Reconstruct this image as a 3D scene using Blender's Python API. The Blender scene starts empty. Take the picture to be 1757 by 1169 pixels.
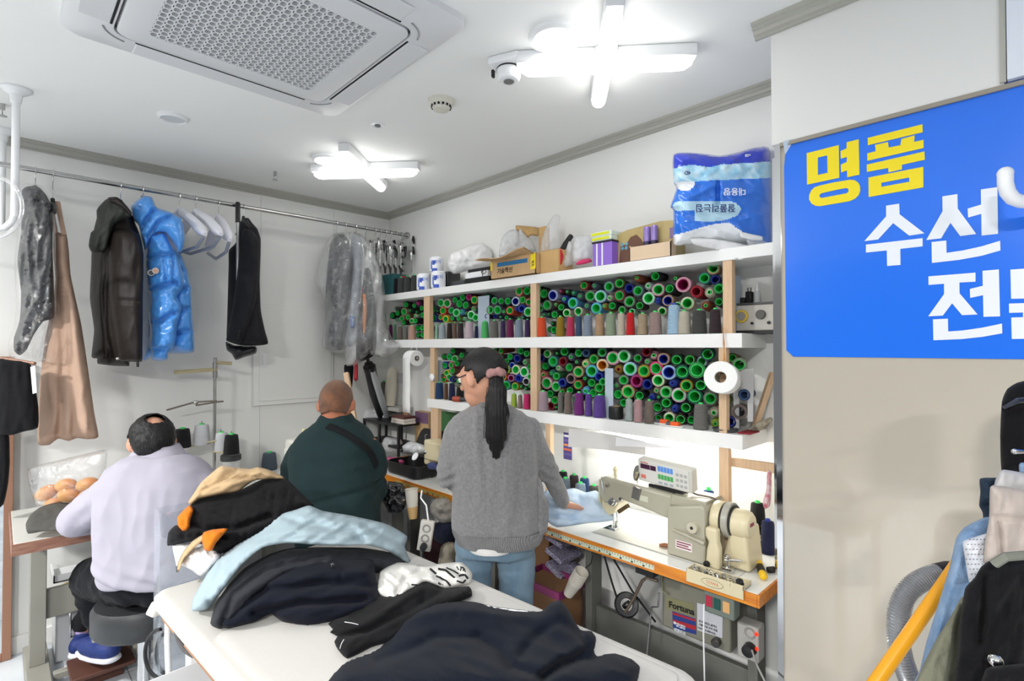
import bpy, bmesh, math, random
import numpy as np
from mathutils import Vector, Matrix, noise
from mathutils.geometry import delaunay_2d_cdt

random.seed(11)
SC = bpy.context.scene
COL = SC.collection
# ---------------------------------------------------------------- camera model
W, H, FPX, CX, CY = 1757, 1169, 900.0, 878.5, 584.5
CAM = Vector((3.75, -2.27, 1.58))
PITCH = 12.5 / FPX
FH = Vector((-0.714, 0.700, 0)).normalized()
RR = Vector((FH.y, -FH.x, 0))
UP = Vector((0, 0, 1))
FW = FH * math.cos(PITCH) + UP * math.sin(PITCH)
UC = UP * math.cos(PITCH) - FH * math.sin(PITCH)

def ray(u, v):
    r = FW + RR * ((u - CX) / FPX) + UC * ((CY - v) / FPX)
    return r / r.dot(FH)
def at(u, v, d):
    return CAM + ray(u, v) * d
def onz(u, v, z):
    r = ray(u, v); return CAM + r * ((z - CAM.z) / r.z)
def onx(u, v, x):
    r = ray(u, v); return CAM + r * ((x - CAM.x) / r.x)
def ony(u, v, y):
    r = ray(u, v); return CAM + r * ((y - CAM.y) / r.y)
def depth(p):
    return (p - CAM).dot(FH)
def zc(ox, oy, s, pts):
    return [(ox + p[0] / s, oy + p[1] / s) + tuple(p[2:]) for p in pts]

# ---------------------------------------------------------------- materials
def lin(c):
    c = c / 255.0
    return c / 12.92 if c <= 0.04045 else ((c + 0.055) / 1.055) ** 2.4
def rgb(c):
    return (lin(c[0]), lin(c[1]), lin(c[2]), 1.0)
MATS = {}
def mat(name, c, rough=0.6, metal=0.0, bump=0.0, bscale=60.0, stretch=(1, 1, 1), var=0.0, vscale=8.0,
        coat=0.0, spec=0.5, emit=0.0, sheen=0.0, trans=0.0, wave=None, c2=None):
    if name in MATS: return MATS[name]
    m = bpy.data.materials.new(name); m.use_nodes = True
    nt = m.node_tree; b = nt.nodes['Principled BSDF']
    b.inputs['Base Color'].default_value = rgb(c)
    b.inputs['Roughness'].default_value = rough
    b.inputs['Metallic'].default_value = metal
    b.inputs['Coat Weight'].default_value = coat
    b.inputs['Specular IOR Level'].default_value = spec
    b.inputs['Sheen Weight'].default_value = sheen
    b.inputs['Transmission Weight'].default_value = trans
    if emit:
        b.inputs['Emission Color'].default_value = rgb(c)
        b.inputs['Emission Strength'].default_value = emit
    tc = None
    def coords(st):
        nonlocal tc
        if tc is None: tc = nt.nodes.new('ShaderNodeTexCoord')
        mp = nt.nodes.new('ShaderNodeMapping'); mp.inputs['Scale'].default_value = st
        nt.links.new(tc.outputs['Object'], mp.inputs['Vector']); return mp.outputs['Vector']
    if var or c2:
        n = nt.nodes.new('ShaderNodeTexNoise'); n.inputs['Scale'].default_value = vscale
        n.inputs['Detail'].default_value = 5
        nt.links.new(coords(stretch), n.inputs['Vector'])
        r = nt.nodes.new('ShaderNodeMapRange'); r.inputs[1].default_value = .3; r.inputs[2].default_value = .7
        nt.links.new(n.outputs['Fac'], r.inputs[0])
        mx = nt.nodes.new('ShaderNodeMix'); mx.data_type = 'RGBA'
        nt.links.new(r.outputs[0], mx.inputs['Factor'])
        a = rgb(c); k = rgb(c2) if c2 else tuple(x * (1 - var) for x in a[:3]) + (1,)
        mx.inputs['A'].default_value = a; mx.inputs['B'].default_value = k
        nt.links.new(mx.outputs['Result'], b.inputs['Base Color'])
    if bump:
        if wave:
            n2 = nt.nodes.new('ShaderNodeTexWave'); n2.bands_direction = wave
            n2.inputs['Scale'].default_value = bscale; n2.inputs['Distortion'].default_value = 1.5
            n2.inputs['Detail'].default_value = 2
        else:
            n2 = nt.nodes.new('ShaderNodeTexNoise'); n2.inputs['Scale'].default_value = bscale
            n2.inputs['Detail'].default_value = 4
        nt.links.new(coords(stretch), n2.inputs['Vector'])
        bp = nt.nodes.new('ShaderNodeBump'); bp.inputs['Strength'].default_value = bump
        bp.inputs['Distance'].default_value = 0.01
        nt.links.new(n2.outputs['Fac'], bp.inputs['Height'])
        nt.links.new(bp.outputs['Normal'], b.inputs['Normal'])
    MATS[name] = m
    return m
def emis(name, c, s):
    if name in MATS: return MATS[name]
    m = bpy.data.materials.new(name); m.use_nodes = True; nt = m.node_tree; nt.nodes.clear()
    e = nt.nodes.new('ShaderNodeEmission'); e.inputs[0].default_value = rgb(c); e.inputs[1].default_value = s
    o = nt.nodes.new('ShaderNodeOutputMaterial'); nt.links.new(e.outputs[0], o.inputs[0])
    MATS[name] = m; return m
def plastic_film(name, tint=(235, 238, 240), base=0.10, edge=0.55, scale=14.0, milky=0.0):
    """thin clear film: see-through with a wrinkled glossy coat and a milky share"""
    if name in MATS: return MATS[name]
    m = bpy.data.materials.new(name); m.use_nodes = True; nt = m.node_tree; nt.nodes.clear()
    N = nt.nodes.new
    tr = N('ShaderNodeBsdfTransparent'); gl = N('ShaderNodeBsdfGlossy'); df = N('ShaderNodeBsdfDiffuse')
    df.inputs[0].default_value = rgb(tint); gl.inputs['Roughness'].default_value = .09
    gl.inputs[0].default_value = (1, 1, 1, 1)
    tc = N('ShaderNodeTexCoord'); n = N('ShaderNodeTexNoise'); n.inputs['Scale'].default_value = scale
    n.inputs['Detail'].default_value = 6; n.inputs['Distortion'].default_value = 1.2
    nt.links.new(tc.outputs['Object'], n.inputs['Vector'])
    bp = N('ShaderNodeBump'); bp.inputs['Strength'].default_value = 1.0; bp.inputs['Distance'].default_value = .03
    nt.links.new(n.outputs['Fac'], bp.inputs['Height'])
    nt.links.new(bp.outputs[0], gl.inputs['Normal'])
    lw = N('ShaderNodeLayerWeight'); lw.inputs[0].default_value = .35
    mr = N('ShaderNodeMapRange'); mr.inputs[3].default_value = base; mr.inputs[4].default_value = edge
    nt.links.new(lw.outputs['Facing'], mr.inputs[0])
    m1 = N('ShaderNodeMixShader'); m1.inputs[0].default_value = milky
    nt.links.new(tr.outputs[0], m1.inputs[1]); nt.links.new(df.outputs[0], m1.inputs[2])
    m2 = N('ShaderNodeMixShader'); nt.links.new(mr.outputs[0], m2.inputs[0])
    nt.links.new(m1.outputs[0], m2.inputs[1]); nt.links.new(gl.outputs[0], m2.inputs[2])
    o = N('ShaderNodeOutputMaterial'); nt.links.new(m2.outputs[0], o.inputs[0])
    MATS[name] = m; return m
def fabric(name, c, rough=.9, bump=.15, bscale=350, var=.18, vscale=20, sheen=.03):
    return mat(name, c, rough, bump=bump, bscale=bscale, var=var, vscale=vscale, sheen=sheen, spec=.2)

# ---------------------------------------------------------------- mesh builder
class MB:
    def __init__(s): s.v = []; s.f = []; s.m = []
    def add(s, vs, fs, mi=0):
        o = len(s.v); s.v += [Vector(p) for p in vs]
        s.f += [tuple(i + o for i in f) for f in fs]; s.m += [mi] * len(fs); return s
    def box(s, a, b, M=None, mi=0):
        x0, y0, z0 = a; x1, y1, z1 = b
        vs = [Vector(p) for p in ((x0,y0,z0),(x1,y0,z0),(x1,y1,z0),(x0,y1,z0),(x0,y0,z1),(x1,y0,z1),(x1,y1,z1),(x0,y1,z1))]
        if M is not None: vs = [M @ p for p in vs]
        return s.add(vs, [(3,2,1,0),(4,5,6,7),(0,1,5,4),(1,2,6,5),(2,3,7,6),(3,0,4,7)], mi)
    def cbox(s, c, size, M=None, mi=0):
        c = Vector(c); h = Vector(size) / 2
        return s.box(c - h, c + h, M, mi)
    def tube(s, pts, r, n=10, cap=True, mi=0, flat=1.0, upv=None):
        pts = [Vector(p) for p in pts]
        rs = r if isinstance(r, (list, tuple)) else [r] * len(pts)
        rings = []; prev = None
        for i, p in enumerate(pts):
            t = (pts[min(i + 1, len(pts) - 1)] - pts[max(i - 1, 0)])
            if t.length < 1e-9: t = Vector((0, 0, 1))
            t.normalize()
            if prev is None:
                ref = Vector(upv) if upv is not None else (Vector((0, 0, 1)) if abs(t.z) < .9 else Vector((1, 0, 0)))
                a = (ref - t * ref.dot(t)).normalized()
            else:
                a = (prev - t * prev.dot(t)); a = a.normalized() if a.length > 1e-6 else t.orthogonal().normalized()
            b = t.cross(a); prev = a
            rings.append([p + (a * math.cos(2*math.pi*k/n) * flat + b * math.sin(2*math.pi*k/n)) * rs[i] for k in range(n)])
        return s.rings(rings, cap, mi)
    def rings(s, rings, cap=True, mi=0, close=False):
        n = len(rings[0]); vs = [p for r in rings for p in r]; fs = []
        m = len(rings)
        for i in range(m if close else m - 1):
            j = (i + 1) % m
            for k in range(n):
                k2 = (k + 1) % n
                fs.append((i*n+k, i*n+k2, j*n+k2, j*n+k))
        if cap and not close:
            fs.append(tuple(reversed(range(n)))); fs.append(tuple((m-1)*n + k for k in range(n)))
        return s.add(vs, fs, mi)
    def lathe(s, prof, n=24, M=None, cap=False, mi=0, a0=0):
        rings = []
        for r, z in prof:
            ring = [Vector((r*math.cos(a0+2*math.pi*k/n), r*math.sin(a0+2*math.pi*k/n), z)) for k in range(n)]
            if M is not None: ring = [M @ p for p in ring]
            rings.append(ring)
        return s.rings(rings, cap, mi)
    def cyl(s, p0, p1, r, n=16, r1=None, mi=0):
        return s.tube([p0, p1], [r, r if r1 is None else r1], n, True, mi)
    def prism(s, pts, vec, mi=0):
        vec = Vector(vec); n = len(pts); a = [Vector(p) for p in pts]
        vs = a + [p + vec for p in a]
        fs = [tuple(reversed(range(n))), tuple(range(n, 2*n))] + [(k, (k+1) % n, n+(k+1) % n, n+k) for k in range(n)]
        return s.add(vs, fs, mi)
    def sphere(s, c, r, nu=16, nv=10, M=None, mi=0):
        c = Vector(c); r = Vector((r, r, r)) if not hasattr(r, '__len__') else Vector(r)
        rings = []
        for i in range(nv + 1):
            t = math.pi * i / nv; t = min(max(t, .02), math.pi - .02)
            ring = []
            for k in range(nu):
                a = 2*math.pi*k/nu
                p = Vector((r.x*math.sin(t)*math.cos(a), r.y*math.sin(t)*math.sin(a), -r.z*math.cos(t)))
                if M is not None: p = M @ p
                ring.append(c + p)
            rings.append(ring)
        return s.rings(rings, True, mi)

def mesh_obj(name, mb, mats, smooth=True, angle=40):
    me = bpy.data.meshes.new(name)
    me.from_pydata([tuple(p) for p in mb.v], [], mb.f)
    mats = mats if isinstance(mats, (list, tuple)) else [mats]
    for m in mats: me.materials.append(m)
    if len(mats) > 1: me.polygons.foreach_set('material_index', mb.m)
    bm = bmesh.new(); bm.from_mesh(me); bmesh.ops.recalc_face_normals(bm, faces=bm.faces); bm.to_mesh(me); bm.free()
    if smooth:
        me.shade_smooth(); me.set_sharp_from_angle(angle=math.radians(angle))
    o = bpy.data.objects.new(name, me); COL.objects.link(o); return o
def wloc(o):
    w = Vector(o.location)
    if o.parent is not None: w = w + o.matrix_parent_inverse.to_translation() + wloc(o.parent)
    return w
def adopt(o, parent):
    if parent is not None:
        o.parent = parent; o.matrix_parent_inverse = Matrix.Translation(-wloc(parent))
    return o
def part(name, mb, mats, parent=None, bevel=0.0, smooth=True, angle=40, seg=2, label=None):
    o = mesh_obj(name, mb, mats, smooth, angle)
    if bevel:
        md = o.modifiers.new('bevel', 'BEVEL'); md.width = bevel; md.segments = seg
        md.limit_method = 'ANGLE'; md.angle_limit = math.radians(35)
    if label: o['label'] = label
    return adopt(o, parent)
USED = set()
def tag(o, label, cat, group=None):
    o['label'] = label; o['category'] = cat
    if group: o['group'] = group
    return o
def thing(name, label, cat, loc=(0, 0, 0), group=None):
    o = bpy.data.objects.new(name, None); o.empty_display_size = .05; COL.objects.link(o)
    o.location = Vector(loc); return tag(o, label, cat, group)
def struct(name, mb, m, bevel=0, smooth=True):
    o = part(name, mb, m, None, bevel, smooth); o['kind'] = 'structure'; return o

# ---------------------------------------------------------------- text
def text_mesh(name, s, size, m, org, xd, yd, parent=None, ex=.0006, align='LEFT', bold=0.0):
    cu = bpy.data.curves.new(name, 'FONT'); cu.body = s; cu.size = size; cu.extrude = ex
    cu.align_x = align; cu.offset = bold; cu.resolution_u = 3
    t = bpy.data.objects.new(name, cu); COL.objects.link(t)
    dg = bpy.context.evaluated_depsgraph_get(); me = bpy.data.meshes.new_from_object(t.evaluated_get(dg))
    bpy.data.objects.remove(t); bpy.data.curves.remove(cu)
    xd = Vector(xd).normalized(); yd = Vector(yd); yd = (yd - xd * yd.dot(xd)).normalized(); zd = xd.cross(yd)
    M = Matrix(((xd.x, yd.x, zd.x, org[0]), (xd.y, yd.y, zd.y, org[1]), (xd.z, yd.z, zd.z, org[2]), (0, 0, 0, 1)))
    me.transform(M); me.materials.clear(); me.materials.append(m)
    o = bpy.data.objects.new(name, me); COL.objects.link(o)
    return adopt(o, parent)

# ---------------------------------------------------------------- soft outlined bodies
def _resample(poly, step):
    out = []
    n = len(poly)
    # rounded through Catmull-Rom
    P = np.array(poly, float)
    for i in range(n):
        p0, p1, p2, p3 = P[i-1], P[i], P[(i+1) % n], P[(i+2) % n]
        L = np.linalg.norm((p2 - p1)[:2]); k = max(1, int(round(L / step)))
        for j in range(k):
            t = j / k
            c = .5*((2*p1) + (-p0+p2)*t + (2*p0-5*p1+4*p2-p3)*t*t + (-p0+3*p1-3*p2+p3)*t**3)
            l = p1 + (p2 - p1) * t
            out.append(.55 * c + .45 * l)
    return np.array(out)
def soft(name, outline, thick, m, parent=None, step=5.0, width=None, creases=(), folds=None, back=.6, seed=0, inner=(), zmode=False, sharp=1.0):
    """closed cloth body: outline vertices (u, v, depth) traced around the thing at its own distance, swollen to its real thickness;
    creases = [(points, amplitude m, width px)], folds = (amplitude m, wavelength px across, along, angle deg)"""
    if zmode:
        outline = [(u, v, depth(onz(u, v, z))) for u, v, z in outline]
        inner = [(u, v, depth(onz(u, v, z))) for u, v, z in inner]
    B = _resample(outline, step)
    nb = len(B)
    xs = np.arange(B[:, 0].min() + step*.5, B[:, 0].max(), step); ys = np.arange(B[:, 1].min() + step*.5, B[:, 1].max(), step * .87)
    seg_a = B[:, :2]; seg_b = np.roll(B[:, :2], -1, axis=0)
    pts = []
    for j, y in enumerate(ys):
        for x in xs: pts.append((x + (step*.5 if j % 2 else 0), y))
    pts = np.array(pts) if pts else np.zeros((0, 2))
    def inside(p):
        x, y = p[:, 0][:, None], p[:, 1][:, None]
        ax, ay, bx, by = seg_a[:, 0], seg_a[:, 1], seg_b[:, 0], seg_b[:, 1]
        c = ((ay > y) != (by > y)) & (x < (bx-ax)*(y-ay)/np.where(by == ay, 1e-9, by-ay)+ax)
        return c.sum(1) % 2 == 1
    def sdist(p, a, b):
        ab = b - a; L = (ab**2).sum(1) + 1e-9
        t = np.clip(((p[:, None, :] - a) * ab).sum(2) / L, 0, 1)
        return np.sqrt(((p[:, None, :] - (a + t[..., None]*ab))**2).sum(2)).min(1)
    if len(pts):
        pts = pts[inside(pts)]
        if len(pts): pts = pts[sdist(pts, seg_a, seg_b) > step * .45]
    allp = np.vstack([B[:, :2], pts])
    vs2, es, fs, ov, oe, of = delaunay_2d_cdt([Vector(p) for p in allp], [(i, (i+1) % nb) for i in range(nb)], [], 1, 1e-4)
    P = np.array([tuple(p) for p in vs2]); n = len(P)
    orig = [o[0] if o else -1 for o in ov]
    isb = np.array([0 <= k < nb for k in orig])
    dep = np.full(n, B[:, 2].mean())
    for i, k in enumerate(orig):
        if 0 <= k < nb: dep[i] = B[k, 2]
    fixed = isb.copy()
    for (u, v, d) in inner:
        i = int(((P - (u, v))**2).sum(1).argmin()); dep[i] = d; fixed[i] = True
    # inverse distance start, then harmonic smoothing
    kn = np.where(fixed)[0]; un = np.where(~fixed)[0]
    if len(un):
        w = 1.0 / (((P[un][:, None, :] - P[kn])**2).sum(2) + 1.0)**1.5
        dep[un] = (w * dep[kn]).sum(1) / w.sum(1)
        ed = np.array(sorted({tuple(sorted((f[i], f[(i+1) % len(f)]))) for f in fs for i in range(len(f))}))
        deg = np.zeros(n); np.add.at(deg, ed[:, 0], 1); np.add.at(deg, ed[:, 1], 1)
        for _ in range(60):
            acc = np.zeros(n); np.add.at(acc, ed[:, 0], dep[ed[:, 1]]); np.add.at(acc, ed[:, 1], dep[ed[:, 0]])
            dep[un] = (acc / np.maximum(deg, 1))[un]
    dist = sdist(P, seg_a, seg_b); dist[isb] = 0
    wd = width if width else max(dist.max() * .9, 1)
    t = np.clip(dist / wd, 0, 1); prof = np.sqrt(np.clip(1 - (1 - t)**2, 0, 1)) ** sharp
    hf = thick * prof
    rnd = Vector((seed * 3.17 + 1.3, seed * 1.71, seed * .37))
    edge = np.clip(dist / (wd * .25 + 3), 0, 1)
    if folds:
        amp, lx, ly, ang = folds; ca, sa = math.cos(math.radians(ang)), math.sin(math.radians(ang))
        for i in range(n):
            x = (P[i, 0]*ca + P[i, 1]*sa) / lx; y = (-P[i, 0]*sa + P[i, 1]*ca) / ly
            a = noise.noise(Vector((x, y, 0)) + rnd); b_ = noise.noise(Vector((x*2.1, y*2.1, 3)) + rnd)
            hf[i] += amp * edge[i] * ((1 - 2.2*abs(a)) + .45 * (1 - 2.2*abs(b_)) - .6)
    for cr in creases:
        line, amp, wid = cr; line = np.array(line, float)
        dd = sdist(P, line[:-1], line[1:]) if len(line) > 1 else np.sqrt(((P - line[0])**2).sum(1))
        hf += amp * np.exp(-(dd / wid)**2) * edge
    mb = MB(); idx_b = {}
    front = []; bk = []
    for i in range(n):
        u, v = P[i]; base = at(u, v, dep[i]); rv = (base - CAM).normalized()
        front.append(len(mb.v)); mb.v.append(base - rv * hf[i])
        if isb[i]: bk.append(front[-1])
        else:
            bk.append(len(mb.v)); mb.v.append(base + rv * (thick * back * prof[i]))
    for f in fs:
        mb.f.append(tuple(front[i] for i in f)); mb.m.append(0)
        mb.f.append(tuple(bk[i] for i in reversed(f))); mb.m.append(0)
    return part(name, mb, m, parent, angle=180)

# ---------------------------------------------------------------- union blobs (bodies, clothes on bodies)
class Blob(MB):
    def chain(s, pts, rs, n=16, flat=1.0, upv=None):
        pts = [Vector(p) for p in pts]; P = []; Rr = []
        d0 = (pts[0] - pts[1]).normalized(); d1 = (pts[-1] - pts[-2]).normalized()
        for a in (80, 60, 35): P.append(pts[0] + d0 * rs[0] * math.sin(math.radians(a))); Rr.append(rs[0]*math.cos(math.radians(a)))
        # smooth the middle by subdividing
        for i in range(len(pts) - 1):
            for k in range(4):
                t = k / 4; P.append(pts[i].lerp(pts[i+1], t)); Rr.append(rs[i]*(1-t) + rs[i+1]*t)
        P.append(pts[-1]); Rr.append(rs[-1])
        for a in (35, 60, 80): P.append(pts[-1] + d1 * rs[-1] * math.sin(math.radians(a))); Rr.append(rs[-1]*math.cos(math.radians(a)))
        return s.tube(P, Rr, n, True, 0, flat, upv)
    def loft(s, rows, n=28, ex=2.4, cap=True):
        """rows: (v, uL, uR, depth_of_centre, half_depth)"""
        rings = []
        for v, a, b, d, hd in rows:
            c = at((a+b)/2, v, d); c.z = at((a+b)/2, v, d - .8*hd).z; hw = (b-a)/2*d/FPX
            ring = []
            for k in range(n):
                th = 2*math.pi*k/n; cx, sx = math.cos(th), math.sin(th)
                ring.append(c + RR*hw*math.copysign(abs(cx)**(2/ex), cx) - FH*hd*math.copysign(abs(sx)**(2/ex), sx))
            rings.append(ring)
        return s.rings(rings, cap)
    def finish(s, name, m, parent=None, voxel=.011, smooth=6, folds=None, keep=None, fn=None):
        o = mesh_obj(name, s, m, False)
        md = o.modifiers.new('union', 'REMESH'); md.mode = 'VOXEL'; md.voxel_size = voxel; md.adaptivity = 0
        sm = o.modifiers.new('smooth', 'SMOOTH'); sm.factor = .5; sm.iterations = smooth
        dg = bpy.context.evaluated_depsgraph_get(); me = bpy.data.meshes.new_from_object(o.evaluated_get(dg))
        old = o.data; o.modifiers.clear(); o.data = me; bpy.data.meshes.remove(old); me.name = name
        if not len(me.materials): me.materials.append(m)
        if fn or keep:
            bm = bmesh.new(); bm.from_mesh(me); bm.normal_update()
            if fn:
                mv = [(v, v.normal.copy(), fn(v.co, v.normal)) for v in bm.verts]
                for v, nn, a in mv: v.co += nn * a
            if keep:
                bmesh.ops.delete(bm, geom=[v for v in bm.verts if not keep(v.co)], context='VERTS')
            bm.to_mesh(me); bm.free()
        me.shade_smooth()
        return adopt(o, parent)
def crumple(amp, sx, sy, sz, seed=0):
    off = Vector((seed*1.7, seed*2.3, seed*.9))
    def f(co, n):
        p = Vector((co.dot(RR)/sx, co.dot(FH)/sy, co.z/sz)) + off
        a = noise.noise(p); b = noise.noise(p*2.3)
        return amp*((1-2.4*abs(a)) + .5*(1-2.4*abs(b)) - .5)
    return f
# ================================================================ CAMERA, WORLD
cam = bpy.data.cameras.new('camera'); co = bpy.data.objects.new('camera', cam); COL.objects.link(co)
cam.sensor_width = 36; cam.lens = 36 * FPX / W; cam.clip_start = .02
co.location = CAM
co.matrix_world = Matrix(((RR.x, UC.x, -FW.x, CAM.x), (RR.y, UC.y, -FW.y, CAM.y), (RR.z, UC.z, -FW.z, CAM.z), (0, 0, 0, 1)))
SC.camera = co
SC.view_settings.view_transform = 'Standard'; SC.view_settings.look = 'None'
SC.view_settings.gamma = 1; SC.view_settings.exposure = 0.70
try: SC.cycles.use_denoising = True
except Exception: pass
SC.cycles.max_bounces = 8; SC.cycles.transparent_max_bounces = 24
wd = bpy.data.worlds.new('shop surroundings'); SC.world = wd; wd.use_nodes = True
wd.node_tree.nodes['Background'].inputs[0].default_value = (.93, .96, 1.0, 1)
wd.node_tree.nodes['Background'].inputs[1].default_value = .15

CZ = 2.67                                   # ceiling height
# ================================================================ ROOM
m_wall = mat('white painted wall', (236, 236, 233), .55, bump=.02, bscale=90)
m_ceil = mat('white ceiling paint', (240, 241, 239), .75, bump=.02, bscale=120)
m_trim = mat('grey ceiling moulding', (176, 175, 166), .35)
m_steel = mat('brushed steel', (190, 190, 188), .25, 1.0)
m_chrome = mat('chrome', (215, 215, 215), .08, 1.0)
m_white = mat('white plastic', (238, 239, 240), .35)
m_black = mat('black plastic', (22, 22, 24), .45)
m_dark = mat('dark slot', (12, 12, 13), .8)

def floor_mat():
    m = mat('glossy marbled floor tile', (214, 218, 222), .12, c2=(176, 184, 194), vscale=2.2)
    nt = m.node_tree; b = nt.nodes['Principled BSDF']
    src = b.inputs['Base Color'].links[0].from_socket
    tc = nt.nodes.new('ShaderNodeTexCoord'); br = nt.nodes.new('ShaderNodeTexBrick')
    br.offset = 0; br.inputs['Scale'].default_value = 1; br.inputs['Brick Width'].default_value = .6; br.inputs['Row Height'].default_value = .6
    br.inputs['Mortar Size'].default_value = .003; br.inputs['Mortar'].default_value = rgb((140, 142, 146))
    nt.links.new(tc.outputs['Object'], br.inputs['Vector'])
    nt.links.new(src, br.inputs['Color1']); nt.links.new(src, br.inputs['Color2'])
    nt.links.new(br.outputs['Color'], b.inputs['Base Color'])
    return m
struct('floor', MB().box((-.1, -6, -.1), (7, .1, 0)), floor_mat())
struct('ceiling', MB().box((-.1, -6, CZ), (7, .1, CZ+.1)), m_ceil)
struct('wall_left', MB().box((-.1, -6, 0), (0, .1, CZ)), m_wall)
struct('wall_back', MB().box((0, 0, 0), (7, .1, CZ)), m_wall)
PX, PY, SZ = 3.125, -.42, 2.255              # boxed-out side wall: its edge, its face, underside of the upper band
struct('wall_right', MB().box((PX, PY+.012, 0), (7, 0, CZ)), m_wall)
struct('trim_1', MB().box((PX-.012, PY-.012, SZ), (3.68, PY+.012, CZ)), mat('white laminate band', (222, 222, 219), .3))
m_glass = mat('beige back-painted glass panel', (190, 182, 168), .09, coat=.6, var=.06, vscale=1.5)
struct('trim_2', MB().box((PX+.014, PY-.004, 0), (6.9, PY+.012, SZ-.012)), m_glass)
struct('trim_3', MB().box((PX-.004, PY-.010, 0), (PX+.014, PY+.012, SZ)), m_chrome)
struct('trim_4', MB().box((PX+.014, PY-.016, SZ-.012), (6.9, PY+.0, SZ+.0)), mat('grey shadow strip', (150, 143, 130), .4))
struct('trim_5', MB().box((3.672, PY-.02, SZ+.005), (3.684, PY+.01, CZ)), m_trim)
struct('trim_6', MB().box((3.686, PY-.03, SZ+.005), (3.72, PY+.012, CZ)), mat('white door head', (222, 228, 238), .3))
struct('trim_7', MB().box((3.72, PY-.02, SZ+.02), (6.9, PY+.0, CZ)), mat('grey head band', (126, 133, 140), .4))
# a slim steel post behind the panel edge, from table to upper shelf
struct('trim_8', MB().box((PX-.055, -.305, .78), (PX-.04, -.285, SZ)), m_chrome)
def moulding(name, p0, p1, inward):
    p0, p1, inw = Vector(p0), Vector(p1), Vector(inward)
    prof = [(0, 0), (.046, 0), (.046, -.010), (.036, -.014), (.036, -.020), (.026, -.024), (.022, -.034), (.012, -.038), (.012, -.046), (0, -.046)]
    mb = MB(); mb.prism([p0 + inw*a + UP*b for a, b in prof], p1 - p0)
    return struct(name, mb, m_trim, smooth=False)
moulding('trim_9', (0, -6, CZ), (0, 0, CZ), (1, 0, 0))
moulding('trim_10', (0, 0, CZ), (PX, 0, CZ), (0, -1, 0))
moulding('trim_11', (PX-.06, PY-.012, CZ), (6.5, PY-.012, CZ), (0, -1, 0))
struct('baseboard_left', MB().box((0, -6, 0), (.012, 0, .09)), m_wall)
# fine seams of the wall panelling
mg = mat('wall seam', (205, 205, 202), .7)
s1 = onx(447, 500, 0).y; s2 = onx(572, 560, 0).y
sm = MB()
for yy in (s1, s2): sm.box((0, yy-.0015, .09), (.0012, yy+.0015, CZ-.05))
zz = onx(500, 531, 0).z
sm.box((0, s1, zz-.0015), (.0012, s2, zz+.0015))
struct('trim_12', sm, mg)

# ================================================================ ELECTRICAL PANEL
a = onx(433, 640, 0); b = onx(570, 640, 0)
y0, y1 = a.y, b.y; zt, zb = onx(433, 520, 0).z, onx(433, 697, 0).z
e = thing('electrical_panel', 'white flush electrical panel door on the wall behind the cropped-hair man', 'panel', (0, (y0+y1)/2, zb))
part('frame', MB().box((0, y0, zb), (.020, y1, zt)), m_wall, e, .003)
part('door', MB().box((.010, y0+.035, zb+.03), (.026, y1-.02, zt-.02)), m_wall, e, .002)
l0 = onx(453, 618, .02)
part('latch', MB().box((.022, l0.y-.014, l0.z-.045), (.034, l0.y+.014, l0.z+.045)), m_white, e, .005)
p0, p1 = onx(466, 563, 0), onx(494, 590, 0)
tag(part('wall_plate', MB().box((0, p0.y, p1.z), (.006, p1.y, p0.z)), m_wall, None, .002), 'small blank white cover plate on the wall above the electrical panel', 'plate')

# ================================================================ CEILING CASSETTE
ax0, ax1, ay0, ay1 = 1.455, 2.425, -2.135, -1.165
axc, ayc = (ax0+ax1)/2, (ay0+ay1)/2
ac = thing('ceiling_air_conditioner', 'large square white ceiling cassette air conditioner with perforated grille', 'air conditioner', (axc, ayc, CZ-.04))
m_ac = mat('air conditioner plastic', (216, 217, 219), .4)
def rrect(hx, hy, r, n=6):
    out = []
    for cx, cy, a0 in ((hx-r, hy-r, 0), (-hx+r, hy-r, 90), (-hx+r, -hy+r, 180), (hx-r, -hy+r, 270)):
        for k in range(n+1):
            t = math.radians(a0 + 90*k/n); out.append((cx+r*math.cos(t), cy+r*math.sin(t)))
    return out
mb = MB()
def ring(h, r, z): return [Vector((axc+x, ayc+y, z)) for x, y in rrect(h, h, r)]
mb.rings([ring(.485, .05, CZ), ring(.485, .05, CZ-.022), ring(.470, .05, CZ-.036), ring(.365, .05, CZ-.044), ring(.360, .05, CZ-.044), ring(.360, .05, CZ-.03)], False)
part('housing', mb, m_ac, ac)
mb = MB(); mb.rings([ring(.352, .045, CZ-.028), ring(.352, .045, CZ-.046), ring(.345, .045, CZ-.05), ring(.272, .02, CZ-.05), ring(.272, .02, CZ-.035)], False)
part('grille_frame', mb, m_ac, ac)
gb = MB(); NX, NY, hg = 19, 22, .272
for i in range(NX):
    for j in range(NY):
        cx = axc - hg + (i+.5)*2*hg/NX; cy = ayc - hg + (j+.5)*2*hg/NY; hx, hy = hg/NX, hg/NY
        o = []; q = []
        for (x, y) in rrect(hx*.78, hy*.68, hy*.5, 2): q.append(Vector((cx+x, cy+y, CZ-.049)))
        for p in q:
            dx, dy = p.x-cx, p.y-cy; k = max(abs(dx)/hx, abs(dy)/hy); o.append(Vector((cx+dx/k, cy+dy/k, CZ-.049)))
        gb.rings([o, q, [p+Vector((0, 0, .012)) for p in q]], False)
part('grille', gb, m_ac, ac, angle=30)
part('grille_backing', MB().box((axc-hg, ayc-hg, CZ-.03), (axc+hg, ayc+hg, CZ-.02)), mat('dark filter', (24, 24, 25), .9), ac)
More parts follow.
